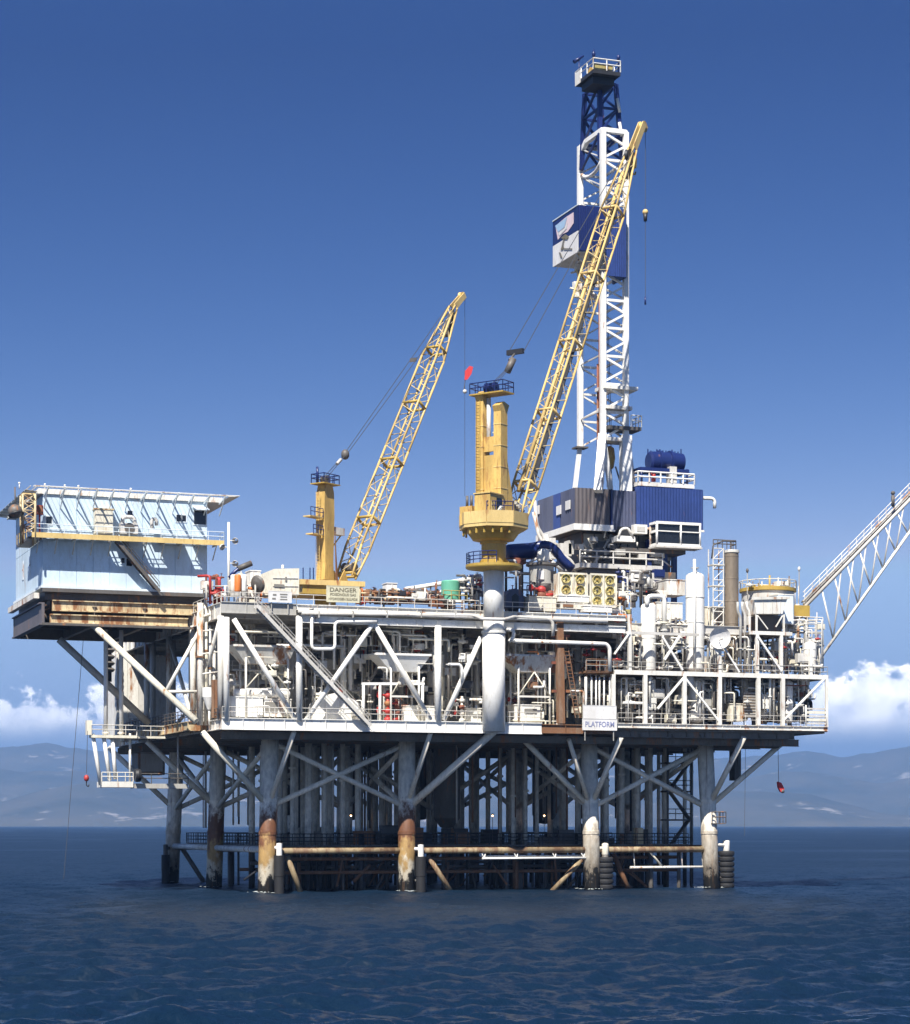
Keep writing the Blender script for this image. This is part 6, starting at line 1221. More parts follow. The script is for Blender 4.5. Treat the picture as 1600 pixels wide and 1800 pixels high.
# left end: red machinery, raft canisters, searchlight base
clutter('red_manifold', 'dark red manifold piping at the upper deck left end', (362, 1012, 392, 1062), (-4, 0), 22, ['red', 'rust_red', 'rust_red', 'white_rusty'], seed=12, r=(.1, .2))
for k, (x, mt, lb) in enumerate(((418, 'orange', 'orange life-raft canister on the upper deck left end'), (428, 'white_clean', 'white life-raft canister beside the orange one'), (411, 'white_rusty', 'stained white life-raft canister beside the slim mast'))):
    t = thing('raft_canister', lb, 'canister', W(x, 1048, -5.5)); MB().vessel(W(x, 1048, -5.5+k*.3)+UP*.4, .36, 1.9, 14).out('shell', M[mt], t); MB().lathe(W(x, 1048, -5.5+k*.3), [(.4, 0), (.4, .4), (.3, .42)], 12).out('cradle', M['grey'], t)
clutter('deck_gear', 'white and grey gear crowding the upper deck left corner', (396, 1030, 462, 1060), (-5.5, -2), 26, WM+['grey', 'orange'], seed=13)
tp3 = thing('tarped_pile', 'cream peaked tarpaulin shelter behind the raft canisters', 'shelter', W(424, 1030, -1)); pts = [W(x, y, -1.5) for x, y in ((411, 1042), (411, 1018), (424, 1006), (438, 1018), (438, 1042))]; MB().prism(pts, (0, 2.5, 0)).out('cover', M['cream'], tp3); T(W(424, 1043, -.5), W(424, 1004, -.5), .08, 'pole', M['grey'], tp3)
# pipe rack along the edge
pr = thing('pipe_rack', 'rust-orange rack of stacked drill pipe along the upper deck', 'pipe rack', W(690, 1055, -4))
for k, (x0, x1_, y, mt) in enumerate(((630, 735, 1040, 'rust'), (632, 735, 1046, 'rust'), (640, 720, 1052, 'buff'), (655, 770, 1048, 'dgrey'), (640, 760, 1056, 'rust_red'))):
    for j in range(3): a, b = W(x0, y, -4+j*.7), W(x1_, y, -4+j*.7); b.z = a.z; T(a, b, .2, 'pipe', M[mt if j != 1 else 'rust'], pr)
for x in (636, 660, 690, 720, 745): MB().bar(W(x, 1060, -4.3), W(x, 1034, -4.3), .22).out('stanchion', M['orange' if x < 650 else 'rust'], pr)
clutter('deck_gear', 'rusty valves and small boxes in front of the pipe rack', (632, 1036, 775, 1062), (-5.5, -3), 42, ['rust', 'buff', 'rust_red', 'white_rusty', 'dgrey', 'black'], seed=14, r=(.06, .13))
skid(680, 1026, 698, 1040, -2, 1.5, 'small_white_box', 'small white box on top of the rusty pipe rack', 'box', 'white_clean', None, 1)
pb_ = thing('slanted_pipe', 'long white pipe rising gently above the pipe rack to the pedestal', 'pipe', W(770, 1030, 4)); T(W(712, 1036, 4), W(846, 1015, 4), .26, 'pipe', M['white_clean'], pb_); T(W(765, 1050, 4), W(790, 1026, 4), .16, 'prop', M['white'], pb_)
gt = thing('green_tank', 'mint green upright tank behind the upper deck rail', 'tank', W(792, 1058, -2)); p = W(792, 1058, -2); r = 16.5/sc(p); MB().lathe(p, [(r, 0), (r, W(792, 1023, -2).z-p.z), (r*.9, W(792, 1021, -2).z-p.z), (0, W(792, 1020, -2).z-p.z)], 24).out('shell', M['green'], gt); MB().rail([p+Vector((-1.3, -1.3, 0)), p+Vector((1.5, -1.3, 0))], 1.1, .9, .05).out('guard_rail', M['yellow_lime'], gt)
clutter('deck_gear', 'white and grey winches between the green tank and the pedestal', (808, 1012, 850, 1060), (-4, 1), 40, WM+['dgrey', 'navy', 'grey'], seed=15)
clutter('deck_gear', 'dark low machinery along the upper deck edge left of the pedestal', (760, 1055, 850, 1075), (-6, -4), 24, ['black', 'dgrey', 'rust', 'white_rusty'], seed=16)
# navy tank with its slanted duct, agitator tank, red tree
nv = thing('navy_duct', 'navy blue tank and bent duct right of the crane pedestal', 'duct', W(920, 985, 2)); a, b = W(888, 972, 2), W(944, 968, 2); MB().vessel(a, .95, (b-a).length, 18, b-a).out('tank', M['navy'], nv)
MB().pipe([W(x, y, 2) for x, y in ((935, 962), (962, 957), (976, 966), (990, 986), (1006, 1000))], .52, 12, .8).out('duct', M['navy'], nv); MB().box(W(896, 980, 1).x, W(925, 980, 1).x, 1, 3, W(900, 990, 1).z, W(900, 980, 1).z).out('pump', M['rust_red'], nv); T(W(916, 1066, 2), W(916, 982, 2), .3, 'leg', M['dgrey'], nv); T(W(896, 963, 2)+UP*.1, W(938, 959, 2)+UP*.1, .12, 'top_pipe', M['white'], nv)
at = thing('agitator_tank', 'grey cylindrical tank with dark rim and red valves beneath', 'tank', W(952, 1035, 0)); p = W(952, 1032, 0); r = 22/sc(p); h = W(952, 995, 0).z-p.z; MB().lathe(p, [(r*.5, -.8), (r*.9, 0), (r, .3), (r, h)], 24).out('shell', M['grey'], at); MB().lathe(p+UP*h, [(r*1.05, -.1), (r*1.25, 0), (r*1.25, .25), (r*.8, .3), (0, .35)], 24).out('rim', M['dgrey'], at)
for an in (0, 1.57, 3.14, 4.71): c = p+Vector((r*math.cos(an+.6), r*math.sin(an+.6), 0)); T(Vector((c.x, c.y, UZ)), c+UP*.4, .14, 'leg', M['dgrey'], at)
for dx, mt in ((-.6, 'sign_white'), (.9, 'black')): MB().box(p.x+dx-.3, p.x+dx+.3, p.y-r-.1, p.y-r+.3, p.z+.7, p.z+1.7).out('gauge', M[mt], at)
T(p+Vector((-1.5, 0, h+.3)), p+Vector((1.2, 0, h+1.9)), .15, 'arm', M['lgrey'], at); MB().vessel(p+Vector((.2, 0, h+.3)), .7, 1.7, 14).out('motor', M['white'], at)
xmas(952, 1030, 1072, -2.5, 'red wellhead valve tree below the grey agitator tank', 'red', 1.2); xmas(968, 1038, 1074, -1.5, 'brown-red valve tree right of the brighter red one', 'rust_red', 1.0)
am = thing('arched_machine', 'blue-grey arched machine housing right of the pedestal top', 'machine', W(905, 1068, -3)); pts = [W(x, y, -3) for x, y in ((890, 1068), (890, 1046), (896, 1037), (906, 1034), (916, 1038), (921, 1047), (921, 1068))]; MB().prism(pts, (0, 2.4, 0)).out('hood', M['slate'], am); pts = [W(x, y, -3.05) for x, y in ((900, 1067), (900, 1048), (906, 1043), (912, 1048), (912, 1067))]; MB().prism(pts, (0, .04, 0)).out('opening', M['black'], am)
clutter('deck_gear', 'dark pipes and frames between the pedestal and the fan coolers', (888, 985, 980, 1075), (-1, 4), 60, ['dgrey', 'grey', 'lgrey', 'white', 'black', 'rust_red'], seed=17)
skid(930, 1050, 978, 1074, -4, 1.6, 'cream_skid', 'cream skid box under the red valve trees', 'skid', 'cream', None, 3)
# fan coolers
def cooler(x0, y0, x1, y1, Y, rows, label):
    a, b, z0, z1 = bxp(x0, y0, x1, y1, Y, 1.6); t = thing('fan_cooler', label, 'cooler', ((a+b)/2, Y+.8, z0)); MB().box(a, b, Y+.25, Y+1.6, z0, z1).out('casing', M['cream'], t)
    for p, q_ in (((a, z0), (b, z0)), ((a, z1), (b, z1)), ((a, z0), (a, z1)), ((b, z0), (b, z1)), (((a+b)/2, z0), ((a+b)/2, z1))): MB().bar((p[0], Y+.15, p[1]), (q_[0], Y+.15, q_[1]), .16, .22).out('frame', M['cream'], t)
    hh = (z1-z0)/rows; r = min((b-a)/4, hh/2)*.86
    for j in range(rows):
        for i in range(2):
            c = Vector((a+(b-a)*(i+.5)/2, Y+.12, z0+hh*(j+.5))); f = MB().lathe(c, [(r, .12), (r, -.15), (r*.9, -.15), (r*.86, .1), (0, .12)], 20, (0, 1, 0)).out('fan_shroud', M['yellow_lime'], t)
            m = MB()
            for k in range(6): an = k*math.pi/3+i*.4+j*.7; d_ = Vector((math.cos(an), 0, math.sin(an))); e2 = Vector((-math.sin(an), 0, math.cos(an))); m.prism([c+d_*.12*r-e2*.1, c+d_*r*.8-e2*.16+Vector((0, .08, 0)), c+d_*r*.8+e2*.2-Vector((0, .06, 0)), c+d_*.12*r+e2*.1], (0, .03, 0))
            m.out('fan_blades', M['yellow_lime'], f); MB().lathe(c-Vector((0, .12, 0)), [(0, -.06), (r*.25, 0), (r*.25, .2)], 10, (0, 1, 0)).out('hub', M['dgrey' if (i+j) % 2 else 'yellow_dull'], f)
cooler(983, 1008, 1033, 1046, -4.2, 2, 'cream cooler with four yellow fans beside the red valve trees'); cooler(1039, 1010, 1084, 1066, -4.0, 3, 'cream cooler with six yellow fans nearer the white vessels')
skid(982, 1048, 1036, 1058, -4.4, 1.4, 'white_duct_box', 'white flat box under the four-fan cooler', 'box', 'white_clean', None, 2); skid(986, 1059, 1034, 1070, -4.3, 1.4, 'louvre_box', 'rusty cream louvre box under the white flat box', 'box', 'cream', (990, 1061, 1008, 1067, 'rust'), 3); skid(1026, 1066, 1076, 1076, -5, 1.4, 'white_trough', 'white trough under the six-fan cooler', 'trough', 'white_clean', None, 2)
clutter('deck_gear', 'rusty and yellow fittings right of the six-fan cooler', (1066, 1040, 1110, 1082), (-4, 0), 34, ['rust', 'white', 'cream', 'yellow_lime', 'dgrey', 'orange'], seed=18)
clutter('overhead_piping', 'grey pipes along the deck edge below the coolers', (985, 1084, 1110, 1112), (-6, 0), 26, ['lgrey', 'grey', 'white', 'dgrey'], seed=19, boxes=.1)
# big dark machinery in the shade under the rig substructure
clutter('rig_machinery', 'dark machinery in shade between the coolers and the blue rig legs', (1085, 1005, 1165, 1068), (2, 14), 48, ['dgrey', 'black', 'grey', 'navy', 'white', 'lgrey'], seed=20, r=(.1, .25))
skid(1112, 1008, 1140, 1016, 12, 2, 'white_crate', 'small white crate under the rig catwalk', 'crate', 'white_clean', None, 1)
# white house-like boxes behind the vessels
skid(1155, 1060, 1200, 1088, 2, 3, 'white_house', 'white instrument house between the two tall vessels', 'cabin', 'white', None, 3); skid(1172, 1020, 1205, 1046, 8, 3, 'white_module', 'pale module behind the tall white vessel', 'module', 'white_rusty', None, 2)

# ================================================================== PROCESS MODULE AT THE RIGHT
pm = thing('process_module_frame', 'open white steel process module frame at the right end', 'module', (52, 0, 18.7))
zM = W(1250, 1184, YF).z
MB().box(W(1080, 1184, YF).x, XR, YF+.3, 9, zM-.25, zM).out('mid_floor', M['under'], pm)
MB().bar((W(1080, 1184, YF).x, YF, zM-.1), (XR, YF, zM-.1), .2, .5).out('mid_beam', M['white'], pm); MB().bar((XR, YF, zM-.1), (XR, 9, zM-.1), .2, .5).out('mid_beam', M['white'], pm)
for x in (1078, 1134, 1203, 1265, 1333, 1376): p = W(x, 1230, YF); MB().bar((p.x, YF, 18.72), (p.x, YF, zM-.36), .42, .42, (0, 1, 0)).out('column', M['white'], pm)
MB().bar((XR-.15, YF, 18.72), (XR-.15, YF, zM-.36), .3, .3, (0, 1, 0)).out('column', M['white'], pm)
for x, y0 in ((1107, 1080), (1265, 1112), (1331, 1112), (1373, 1112), (1425, 1140)): p = W(x, 1150, YF+.2); MB().bar((p.x, YF+.2, zM), (p.x, YF+.2, W(x, y0, YF+.2).z), .36, .36, (0, 1, 0)).out('column', M['white'], pm)
for x in (1078, 1134, 1203, 1265, 1333, 1376, 1440):
    p = W(x, 1230, YF)
    for y in (0, 8): MB().bar((p.x, y, 18.5), (p.x, y, zM-.3), .4).out('column', M['lgrey'], pm)
for a, b, w_ in (((1203, 1190), (1156, 1246), .22), ((1203, 1190), (1264, 1268), .22), ((1374, 1270), (1450, 1192), .2), ((1333, 1120), (1374, 1180), .22), ((1107, 1112), (1080, 1150), .18), ((1268, 1130), (1300, 1182), .18), ((1165, 1120), (1200, 1178), .22), ((1195, 1118), (1168, 1160), .24), ((1262, 1150), (1246, 1120), .18)):
    MB().bar(W(*a, YF-.05), W(*b, YF-.05), w_).out('diagonal', M['white_clean'], pm)
p0, p1 = W(1100, 1112, YF+.2), W(1228, 1112, YF+.2); p1.z = p0.z; MB().bar(p0, p1, .26, .3).out('upper_beam', M['lgrey'], pm); p0, p1 = W(1318, 1112, YF+.2), W(1392, 1112, YF+.2); p1.z = p0.z; MB().bar(p0, p1, .3, .4).out('upper_beam', M['white'], pm)
MB().box(p0.x, p1.x, YF+.4, 6, p0.z-.2, p0.z+.1).out('upper_floor', M['under'], pm)
MB().rail([(W(1030, 1184, YF).x, YF-.02, zM), (XR, YF-.02, zM), (XR, 8, zM)], 1.1, 1.7, .03, (1, .5)).out('railing', M['grey'], pm)
MB().rail([(W(1086, 1270, YF).x, YF-.06, 18.74), (XR, YF-.06, 18.74), (XR, 8, 18.74)], 1.1, 1.8, .03, (1, .5)).out('railing', M['lgrey'], pm)
a, b = W(1028, 1176, YF+1).x, W(1082, 1176, YF+1).x; MB().box(a, b, YF+.4, YF+3, zM-.2, zM).out('side_landing', M['rust'], pm); MB().rail([(a, YF+.5, zM), (b, YF+.5, zM)], 1.3, 1.1, .06).out('railing', M['rust'], pm)
# vertical riser rack behind the notice board
rr = thing('riser_rack', 'row of white risers with square loop above the blank notice board', 'pipes', W(1050, 1262, -6))
for x in (1030, 1040, 1048, 1054, 1062, 1072): T(W(x, 1262, -6), W(x, 1190, -6), .1 if x != 1030 else .15, 'riser', M['white_clean'], rr)
MB().pipe([W(1026, 1262, -6.2), W(1026, 1215, -6.2), W(1000, 1215, -6.2)], .13).out('riser', M['white'], rr)
# the white process vessels
vess(1140, 1060, 1183, 27, -4.6, 'short domed white vessel with inverted U pipe on the mid deck', 'white_clean', False, bands=1)
up = thing('u_pipe', 'white inverted U pipe joining the short vessel', 'pipe', W(1168, 1110, -4.6)); MB().pipe([W(x, y, -5.2) for x, y in ((1138, 1066), (1138, 1048), (1168, 1048), (1168, 1112))], .27, 12, .7).out('pipe', M['white_clean'], up); flange(W(1168, 1108, -5.2), UP, .27, up, 'white_clean')
vess(1222, 1006, 1183, 33, -4.4, 'tallest white cylindrical vessel with a slim mast', 'white_clean', False, bands=3)
ms = thing('vent_mast', 'slim white vent mast on the tallest vessel', 'mast', W(1221, 1060, -5.6)); T(W(1221, 1175, -5.6), W(1221, 983, -5.6), .17, 'pole', M['white_clean'], ms)
for y in (1030, 1080, 1130): MB().bar(W(1221, y, -5.6), W(1222, y, -4.8), .2).out('bracket', M['white'], ms)
vess(1144, 1192, 1272, 18, -4.6, 'white vessel below the short domed one on the lower level', 'white', False, bands=1); vess(1224, 1192, 1272, 30, -4.4, 'fat white vessel on the lower level under the tallest one', 'white_clean', False, bands=1)
vess(1384, 1196, 1272, 20, -5, 'white upright cylinder at the lower right near the louvre fence', 'white_clean', False, bands=1); vess(1424, 1128, 1182, 22, -5, 'short fat white tank on the mid deck right end', 'white_clean', False, bands=3)
vess(1176, 1078, 1180, 9, -3, 'thin white column between the two tall vessels', 'white', False, bands=2); vess(1308, 1190, 1268, 14, -3, 'thin cream vessel behind the grey screen', 'cream', False); vess(1255, 1090, 1182, 10, -2, 'narrow stained vessel beside the satellite dish', 'white_rusty', False)
vess(1118, 1100, 1182, 10, -2, 'narrow cream vessel left of the short domed one', 'cream', False); vess(1410, 1196, 1272, 9, -2, 'thin grey vessel behind the right diagonal', 'lgrey', False)
dsh = thing('satellite_dish', 'round white satellite dish facing the sea on the right module', 'dish', W(1266, 1180, -7.2)); p = W(1265, 1121, -7.4); MB().lathe(p, [(0, .22), (.5, .16), (.95, .02), (1.22, -.18), (1.25, -.22), (1.2, -.12), (.95, .08), (.5, .22), (0, .28)], 28, (.15, 1, .15)).out('reflector', M['sign_white'], dsh)
T(p+Vector((0, .3, 0)), (p.x+.1, p.y+.6, zM), .1, 'post', M['white'], dsh); MB().tube(p+Vector((.0, .1, -.3)), p+Vector((-.2, -1.0, -.2)), .05, n=5).ball(p+Vector((-.2, -1.0, -.2)), .14, 8).out('feed_arm', M['lgrey'], dsh)
# brown exhaust stack with ladder tower
st = thing('exhaust_stack', 'tall brown steel exhaust stack on the right module', 'stack', W(1287, 1180, -2)); p = W(1286, 1160, -2); r = 12.5/sc(p); hz_ = W(1286, 968, -2).z
MB().lathe((p.x, p.y, p.z), [(r, 0), (r, hz_-p.z), (r*.85, hz_-p.z), (r*.85, hz_-p.z-1.5)], 26).out('shell', M['stack'], st); MB().lathe((p.x, p.y, hz_-.3), [(r*1.02, 0), (r*1.12, .05), (r*1.12, .3), (r, .35)], 26).out('rim', M['white_rusty'], st)
for k in range(5): MB().lathe((p.x, p.y, p.z+1.5+k*2.6), [(r, 0), (r*1.03, .02), (r*1.03, .12), (r, .14)], 26).out('seam', M['stack'], st)
lt_ = thing('ladder_tower', 'thin rusty white ladder tower with caged top beside the exhaust stack', 'tower', W(1262, 1110, -2.5)); xa, xb = W(1254, 1050, -2.6).x, W(1272, 1050, -2.6).x; za, zb = W(1260, 1112, -2.6).z, W(1260, 964, -2.6).z
for x in (xa, xb):
    for y in (-2.6, -1.4): T((x, y, za), (x, y, zb), .07, 'post', M['white_rusty'], lt_, n=5)
for k in range(8):
    z = za+(zb-za)*k/8; z2 = za+(zb-za)*(k+1)/8; T((xa, -2.6, z), (xb, -2.6, z2), .05, 'lacing', M['white_rusty'], lt_, n=5); T((xa, -2.6, z2), (xb, -2.6, z2), .06, 'lacing', M['rust' if k == 5 else 'white'], lt_, n=5)
MB().rail([(xa, -2.6, zb), (xb+1.6, -2.6, zb), (xb+1.6, -1.2, zb)], 1.0, .6, .06).out('top_rail', M['dgrey'], lt_); MB().pipe([(xa-.2, -2.6, zb-1.2), (xa, -2.6, zb+.4), (xb, -2.6, zb+.9), (xb+1.6, -2.6, zb+.9)], .09).out('cable_arch', M['dgrey'], lt_)
for k in range(3): MB().box(xa-.1, xb+.1, -2.7, -1.3, za+(zb-za)*(.3+.25*k), za+(zb-za)*(.3+.25*k)+.12).out('landing', M['white_rusty'], lt_)
pb3 = skid(1240, 1068, 1275, 1112, 0, 2, 'panel_house', 'cream panel house behind the ladder tower foot', 'cabin', 'cream', None, 3)
# upper right: hopper house, pale panel, yellow-rimmed tank
uh = thing('vent_hood', 'white ribbed trapezoid hood on the right module roof', 'hood', W(1355, 1085, -6)); pts = [W(x, y, -6.2) for x, y in ((1326, 1054), (1384, 1053), (1376, 1079), (1330, 1079))]; MB().prism(pts, (0, 3, 0)).out('casing', M['white'], uh)
for x in (1342, 1358, 1372): MB().bar(W(x, 1055, -6.23), W(x, 1078, -6.23), .05, .05, (0, 1, 0)).out('rib', M['lgrey'], uh)
MB().bar(W(1322, 1052, -6.3), W(1388, 1051, -6.3), .2, .3).out('rim', M['white_rusty'], uh)
for x in (1330, 1378): MB().bar(W(x, 1080, -6), W(x, 1112, -6), .2).out('leg', M['white'], uh)
MB().bar(W(1332, 1082, -6.1), W(1350, 1106, -6.1), .12).out('knee', M['white'], uh); MB().bar(W(1376, 1082, -6.1), W(1364, 1102, -6.1), .12).out('knee', M['white'], uh); MB().box(W(1334, 1090, -5).x, W(1374, 1090, -5).x, -5, -2.5, W(1350, 1110, -5).z, W(1350, 1082, -5).z).out('fan_box', M['dgrey'], uh)
ph = thing('pale_panel', 'pale blue-white tall panel right of the ribbed hood', 'panel', W(1382, 1096, -4.5)); a, b, z0, z1 = bxp(1368, 1046, 1395, 1096, -4.5, 2.2); MB().box(a, b, -4.5, -2.3, z0, z1).out('panel', M['pale_trim'], ph); MB().box(a-.05, b+.05, -4.55, -2.25, z1, z1+.12).out('cap', M['white'], ph)
yr = thing('yellow_rim_tank', 'broad tank with yellow rim and railing on the right module roof', 'tank', W(1350, 1060, 1)); p = W(1350, 1056, 1); r = 50/sc(p); h = W(1350, 1042, 1).z-p.z; MB().lathe(p-UP*3, [(r*.92, 0), (r*.92, h+3)], 30).out('shell', M['lgrey'], yr); MB().lathe(p+UP*h, [(r*.9, 0), (r, .05), (r, .42), (r*.9, .5), (0, .55)], 30).out('rim', M['yellow_dull'], yr); MB().rail([p+UP*(h+.5)+Vector((r*math.cos(a), r*math.sin(a), 0)) for a in np.linspace(0, 2*math.pi, 17)], .8, 1.2, .05, (1,)).out('railing', M['cream'], yr)
for x, y in ((1314, 1003), (1405, 1000)): q_ = W(x, 1045, 0); T(q_, W(x, y, 0), .06, 'antenna', M['grey'], yr, n=5); MB().ball(W(x, y, 0), .18, 8, 1, 1, 1.6).out('antenna_head', M['dgrey' if x < 1400 else 'sign_white'], yr)
clutter('roof_gear', 'small fittings crowded on the yellow-rimmed tank top', (1305, 1028, 1398, 1036), (-1, 2), 22, ['yellow_dull', 'cream', 'dgrey', 'white'], seed=31)
# pipe columns at the left of the hood
for k, x in enumerate((1302, 1310, 1318)): 
    t = thing('process_pipe', ('bent grey pipe left of the ribbed hood', 'middle of three pipes left of the ribbed hood', 'pipe nearest the ribbed hood with a kink')[k], 'pipe', W(x, 1180, -5)); MB().pipe([W(x, 1182, -5.5), W(x, 1085-4*k, -5.5), W(x-5, 1075-4*k, -5.5), W(x-5, 1058, -5.5)], .16, 8).out('pipe', M[('grey', 'lgrey', 'white')[k]], t); flange(W(x, 1140, -5.5), UP, .16, t)
# pipework of the module
clutter('process_piping', 'bright white pipe tangle left of the short domed vessel', (1082, 1105, 1130, 1182), (-6.6, 0), 69, WM+['grey', 'dgrey'], seed=21)
clutter('process_piping', 'bright white pipe tangle between the two tall vessels', (1152, 1090, 1208, 1182), (-6.6, 0), 75, WM+['grey', 'dgrey'], seed=22)
clutter('process_piping', 'pipes and rails right of the tallest vessel on the mid deck', (1240, 1120, 1330, 1182), (-6.6, 2), 81, WM+['grey', 'dgrey', 'cream'], seed=23)
clutter('process_piping', 'dark and white pipes inside the right module upper bay', (1330, 1116, 1376, 1182), (-6.6, 3), 51, WM+['grey', 'dgrey', 'black'], seed=24)
clutter('process_piping', 'pipes at the flare boom foot on the mid deck', (1378, 1090, 1448, 1182), (-6.6, 3), 75, WM+['grey', 'cream', 'lgrey'], seed=25)
clutter('process_piping', 'dense valves and pipes on the lower level behind the first module bay', (1086, 1192, 1150, 1268), (-6.6, 0), 105, DM+WM, seed=26)
clutter('process_piping', 'white pipes and valves on the lower level middle bays', (1150, 1192, 1265, 1268), (-6.6, 0), 120, DM+WM+['cream'], seed=27)
clutter('process_piping', 'lower-level piping around the grey screen', (1265, 1192, 1335, 1268), (-6.6, 1), 84, DM+WM+['cream'], seed=28)
clutter('process_piping', 'lower-level white machinery in the bay right of the grey screen', (1336, 1192, 1378, 1270), (-6.6, 1), 66, WM+DM+['rust'], seed=29)
clutter('process_piping', 'rightmost lower-level pipes behind the diagonal', (1380, 1192, 1420, 1270), (-6.6, 3), 60, WM+DM+['rust_red'], seed=30)
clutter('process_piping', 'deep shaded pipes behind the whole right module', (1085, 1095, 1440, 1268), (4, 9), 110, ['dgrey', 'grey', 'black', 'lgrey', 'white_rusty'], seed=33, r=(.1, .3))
mw = thing('module_wall', 'grey plated wall behind the right module', 'wall', (50, 12, 18.5)); MB().box(38.2, 62, 12, 12.2, 18.4, 28).out('plating', M['grey'], mw)
for k in range(14): MB().box(38.3+k*1.7, 38.3+k*1.7+1.55, 11.9, 11.99, 18.5, 27.8).out('panel', M[('lgrey', 'grey', 'white_rusty')[k % 3]], mw)
sk2 = thing('mesh_screen', 'grey-brown rectangular mesh screen on the lower level', 'screen', W(1321, 1268, -5.8)); a, b, z0, z1 = bxp(1307, 1216, 1333, 1262, -5.8, .2); MB().box(a, b, -5.8, -5.7, z0, z1).out('mesh', M['stack'], sk2)
for k in range(9): z = z0+(z1-z0)*(k+.5)/9; MB().bar((a, -5.83, z), (b, -5.83, z), .05, .08).out('slat', M['lgrey'], sk2)
skid(1284, 1238, 1306, 1268, -5.6, 1.4, 'cream_cabinet', 'cream cabinet left of the mesh screen', 'cabinet', 'cream', None, 2); skid(1340, 1222, 1356, 1246, -5.6, 1.4, 'white_drum_box', 'white box hung in the bay right of the mesh screen', 'box', 'white_clean', None, 1)
sh_ = thing('slat_fence', 'white horizontal-slat fence panel at the lower right corner', 'fence', W(1436, 1272, YF)); xa, xb = W(1417, 1255, YF-.1).x, XR-.2
for k in range(5): z = W(1436, 1246+k*6.5, YF-.1).z; MB().bar((xa, YF-.1, z), (xb, YF-.1, z), .06, .3 if k % 2 else .18).out('slat', M['cream' if k % 2 else 'lgrey'], sh_)
for x in (xa, xb): T((x, YF-.1, 18.7), (x, YF-.1, W(1436, 1240, YF-.1).z), .08, 'post', M['white'], sh_)
# lower right: hanging pipe loop, red float
lp = thing('hanging_pipe_loop', 'dark pipe loop hanging below the deck right end', 'pipe', W(1350, 1318, -3)); MB().pipe([W(1296, 1312, -3), W(1366, 1314, -3), W(1374, 1310, -3), W(1374, 1296, -3)], .16).out('pipe', M['dgrey'], lp); MB().pipe([W(1300, 1302, -3), W(1366, 1302, -3)], .1).out('pipe', M['grey'], lp)
rf = thing('red_float', 'red float hanging on a line below the deck right end', 'float', W(1373, 1390, -3)); T(W(1368, 1314, -3), W(1369, 1376, -3), .035, 'line', M['cable'], rf, n=4); MB().prism([W(x, y, -3) for x, y in ((1368, 1374), (1374, 1376), (1379, 1386), (1378, 1394), (1373, 1392), (1369, 1384))], (0, .35, 0)).out('float', M['flag'], rf); MB().ball(W(1376, 1391, -2.9), .25, 8).out('weight', M['dgrey'], rf)
line('hanging_line', 'thin vertical line hanging from the deck right end', W(1311, 1300, -3), W(1309, 1470, -3), .025)
cv = skid(1292, 1316, 1303, 1372, 12, 1.5, 'hanging_locker', 'dark locker hanging under the deck right of the last leg', 'locker', 'dgrey', None, 1)
lh = thing('leg_landing', 'small black railed landing on the right jacket leg', 'landing', W(1262, 1445, -.5)); p = W(1262, 1447, -1); MB().box(p.x-1, p.x+.8, -1.5, 0, p.z-.1, p.z).out('grating', M['dgrey'], lh); MB().rail([(p.x-1, -1.5, p.z), (p.x+.8, -1.5, p.z), (p.x+.8, 0, p.z)], 1.3, .9, .06).out('railing', M['dgrey'], lh)
ls = thing('stair_tower', 'dark stair tower with landings between the right jacket legs', 'stairs', W(1195, 1500, 6))
for k, y in enumerate((1340, 1390, 1440, 1490)):
    a, b, z0, z1 = bxp(1174, y, 1216, y+3, 6, 2); MB().box(a, b, 6, 8, z0, z1).out('landing', M['dgrey'], ls); MB().rail([(a, 6, z1), (b, 6, z1)], 1.2, .9, .05).out('railing', M['black'], ls)
    if k < 3: MB().bar(W(1176 if k % 2 else 1212, y, 6.5), W(1212 if k % 2 else 1176, y+50, 6.5), .9, .15).out('flight', M['dgrey'], ls)
for x in (1174, 1216): T(W(x, 1300, 6), W(x, 1560, 6), .14, 'post', M['dgrey'], ls)
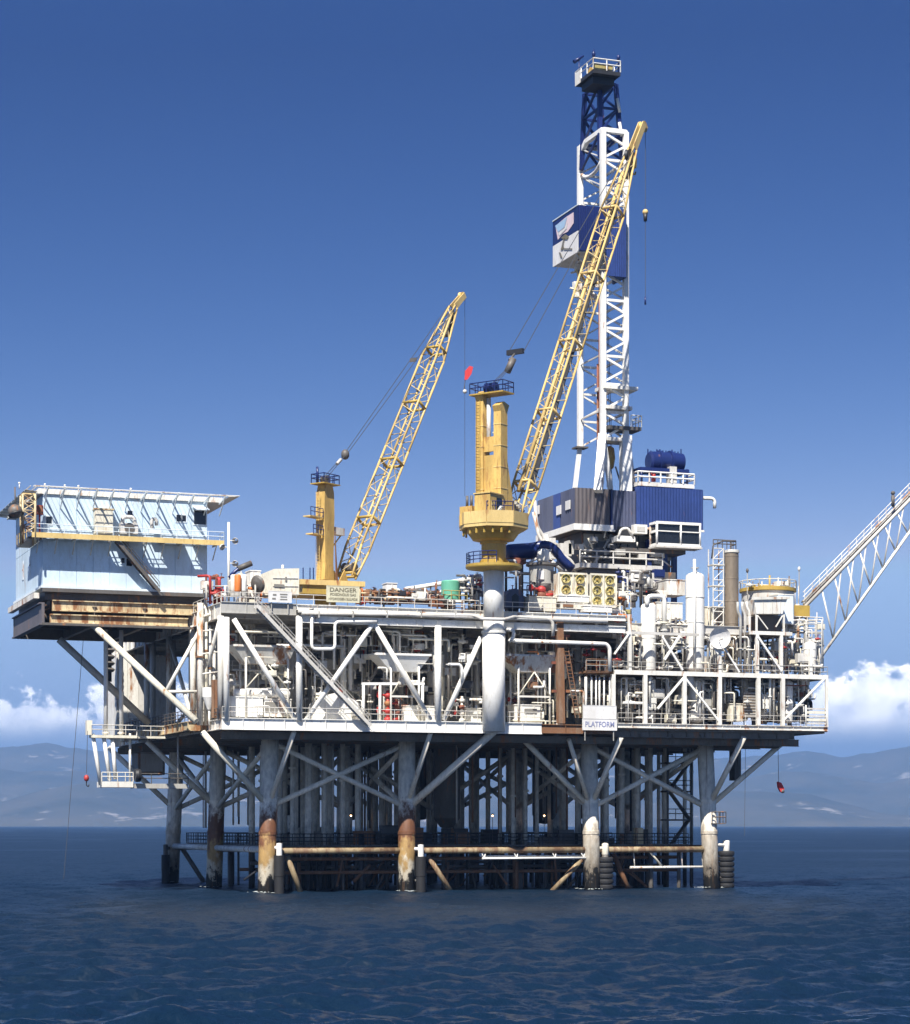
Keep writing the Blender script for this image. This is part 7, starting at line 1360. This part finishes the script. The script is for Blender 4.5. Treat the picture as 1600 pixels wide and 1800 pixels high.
# ---- flare boom
fb = thing('flare_boom', 'long lattice flare boom with railed walkway rising off the right edge', 'boom', W(1425, 1100, 8))
FY = (7.2, 9.6)
up0, up1 = [W(1412, 1078, y) for y in FY], [W(1800, 660, y) for y in FY]; lo0, lo1 = [W(1443, 1156, y) for y in FY], [W(1800, 640, y) for y in FY]
a0 = (1412, 1074); slope_u = (878-1070)/(1600-1412); slope_l = (934-1153)/(1600-1445)
Uq = lambda x, y, o=0: W(x, 1070+slope_u*(x-1412)+o, y); Lq = lambda x, y, o=0: W(x, 1153+slope_l*(x-1445)+o, y)
for y in FY:
    T(Uq(1410, y), Uq(1690, y), .22, 'upper_chord', M['lgrey'], fb, n=8); T(Uq(1412, y, -13), Uq(1690, y, -13), .12, 'upper_chord', M['white_rusty'], fb, n=8); T(Lq(1440, y), Lq(1690, y), .2, 'lower_chord', M['white'], fb, n=8)
    xs3 = [1445+k*22 for k in range(12)]
    for k, x in enumerate(xs3[:-1]): T(Uq(x, y), Lq(x+20, y), .11, 'web', M['white'], fb, n=6); T(Lq(x+20, y), Uq(x+34, y), .1, 'web', M['lgrey'], fb, n=6)
    m = MB()
    for k in range(20): x = 1415+k*13; m.tube(Uq(x, y, -13), Uq(x, y, -13)+UP*1.1, .045, n=4)
    for hh in (1.1, .55): m.tube(Uq(1412, y, -13)+UP*hh, Uq(1690, y, -13)+UP*hh, .045, n=4)
    m.out('walkway_rail', M['white'], fb)
for k in range(14): x = 1420+k*20; T(Uq(x, FY[0]), Uq(x, FY[1]), .1, 'tie', M['lgrey'], fb, n=6); T(Uq(x, FY[0]), Uq(x+18, FY[1]), .08, 'tie', M['grey'], fb, n=6); x > 1444 and T(Lq(x, FY[0]), Lq(x, FY[1]), .1, 'tie', M['white'], fb, n=6)
c0, c1 = Uq(1414, 8.4, -10), Uq(1690, 8.4, -10); MB().bar(c0, c1, 1.6, .1).out('walkway_floor', M['dgrey'], fb); T(Uq(1414, 8.0, -5), Uq(1690, 8.0, -5), .25, 'flare_pipe', M['lgrey'], fb, n=10); T(Uq(1414, 8.8, -6), Uq(1690, 8.8, -6), .16, 'flare_pipe', M['white_rusty'], fb, n=8)
p = Uq(1570, 7.2, -18); MB().tube(p, p+UP*1.4, .22, n=8).ball(p+UP*1.7, .28, 8).out('boom_lamp', M['dgrey'], fb)
fp_ = thing('flare_boom_post', 'pale post and bracket frame carrying the flare boom foot', 'post', W(1418, 1180, 7)); 
for x in (1402, 1418): T(W(x, 1182, 7.4), W(x, 1062, 7.4), .25, 'post', M['cream'], fp_); 
MB().box(W(1396, 1075, 6.5).x, W(1424, 1075, 6.5).x, 6.5, 10, W(1410, 1084, 6.5).z, W(1410, 1064, 6.5).z).out('hinge_block', M['yellow_dull'], fp_)
MB().box(W(1392, 1126, 3).x, W(1447, 1126, 3).x, 3, 10, W(1420, 1128, 3).z, W(1420, 1122, 3).z).out('landing', M['white'], fp_); q0 = W(1392, 1122, 3); q1 = W(1447, 1122, 3); q1.z = q0.z; MB().rail([q0, q1], 2.6, 1.0, .06, (1, .75, .5, .25)).out('railing', M['white'], fp_)
for x in (1398, 1440): T(W(x, 1184, 4), W(x, 1126, 4), .2, 'post', M['white'], fp_)
T(W(1404, 1064, 7.4), W(1404, 1030, 7.4), .06, 'ladder_pole', M['lgrey'], fp_); T(W(1398, 1064, 7.4), W(1398, 1030, 7.4), .06, 'ladder_pole', M['lgrey'], fp_)
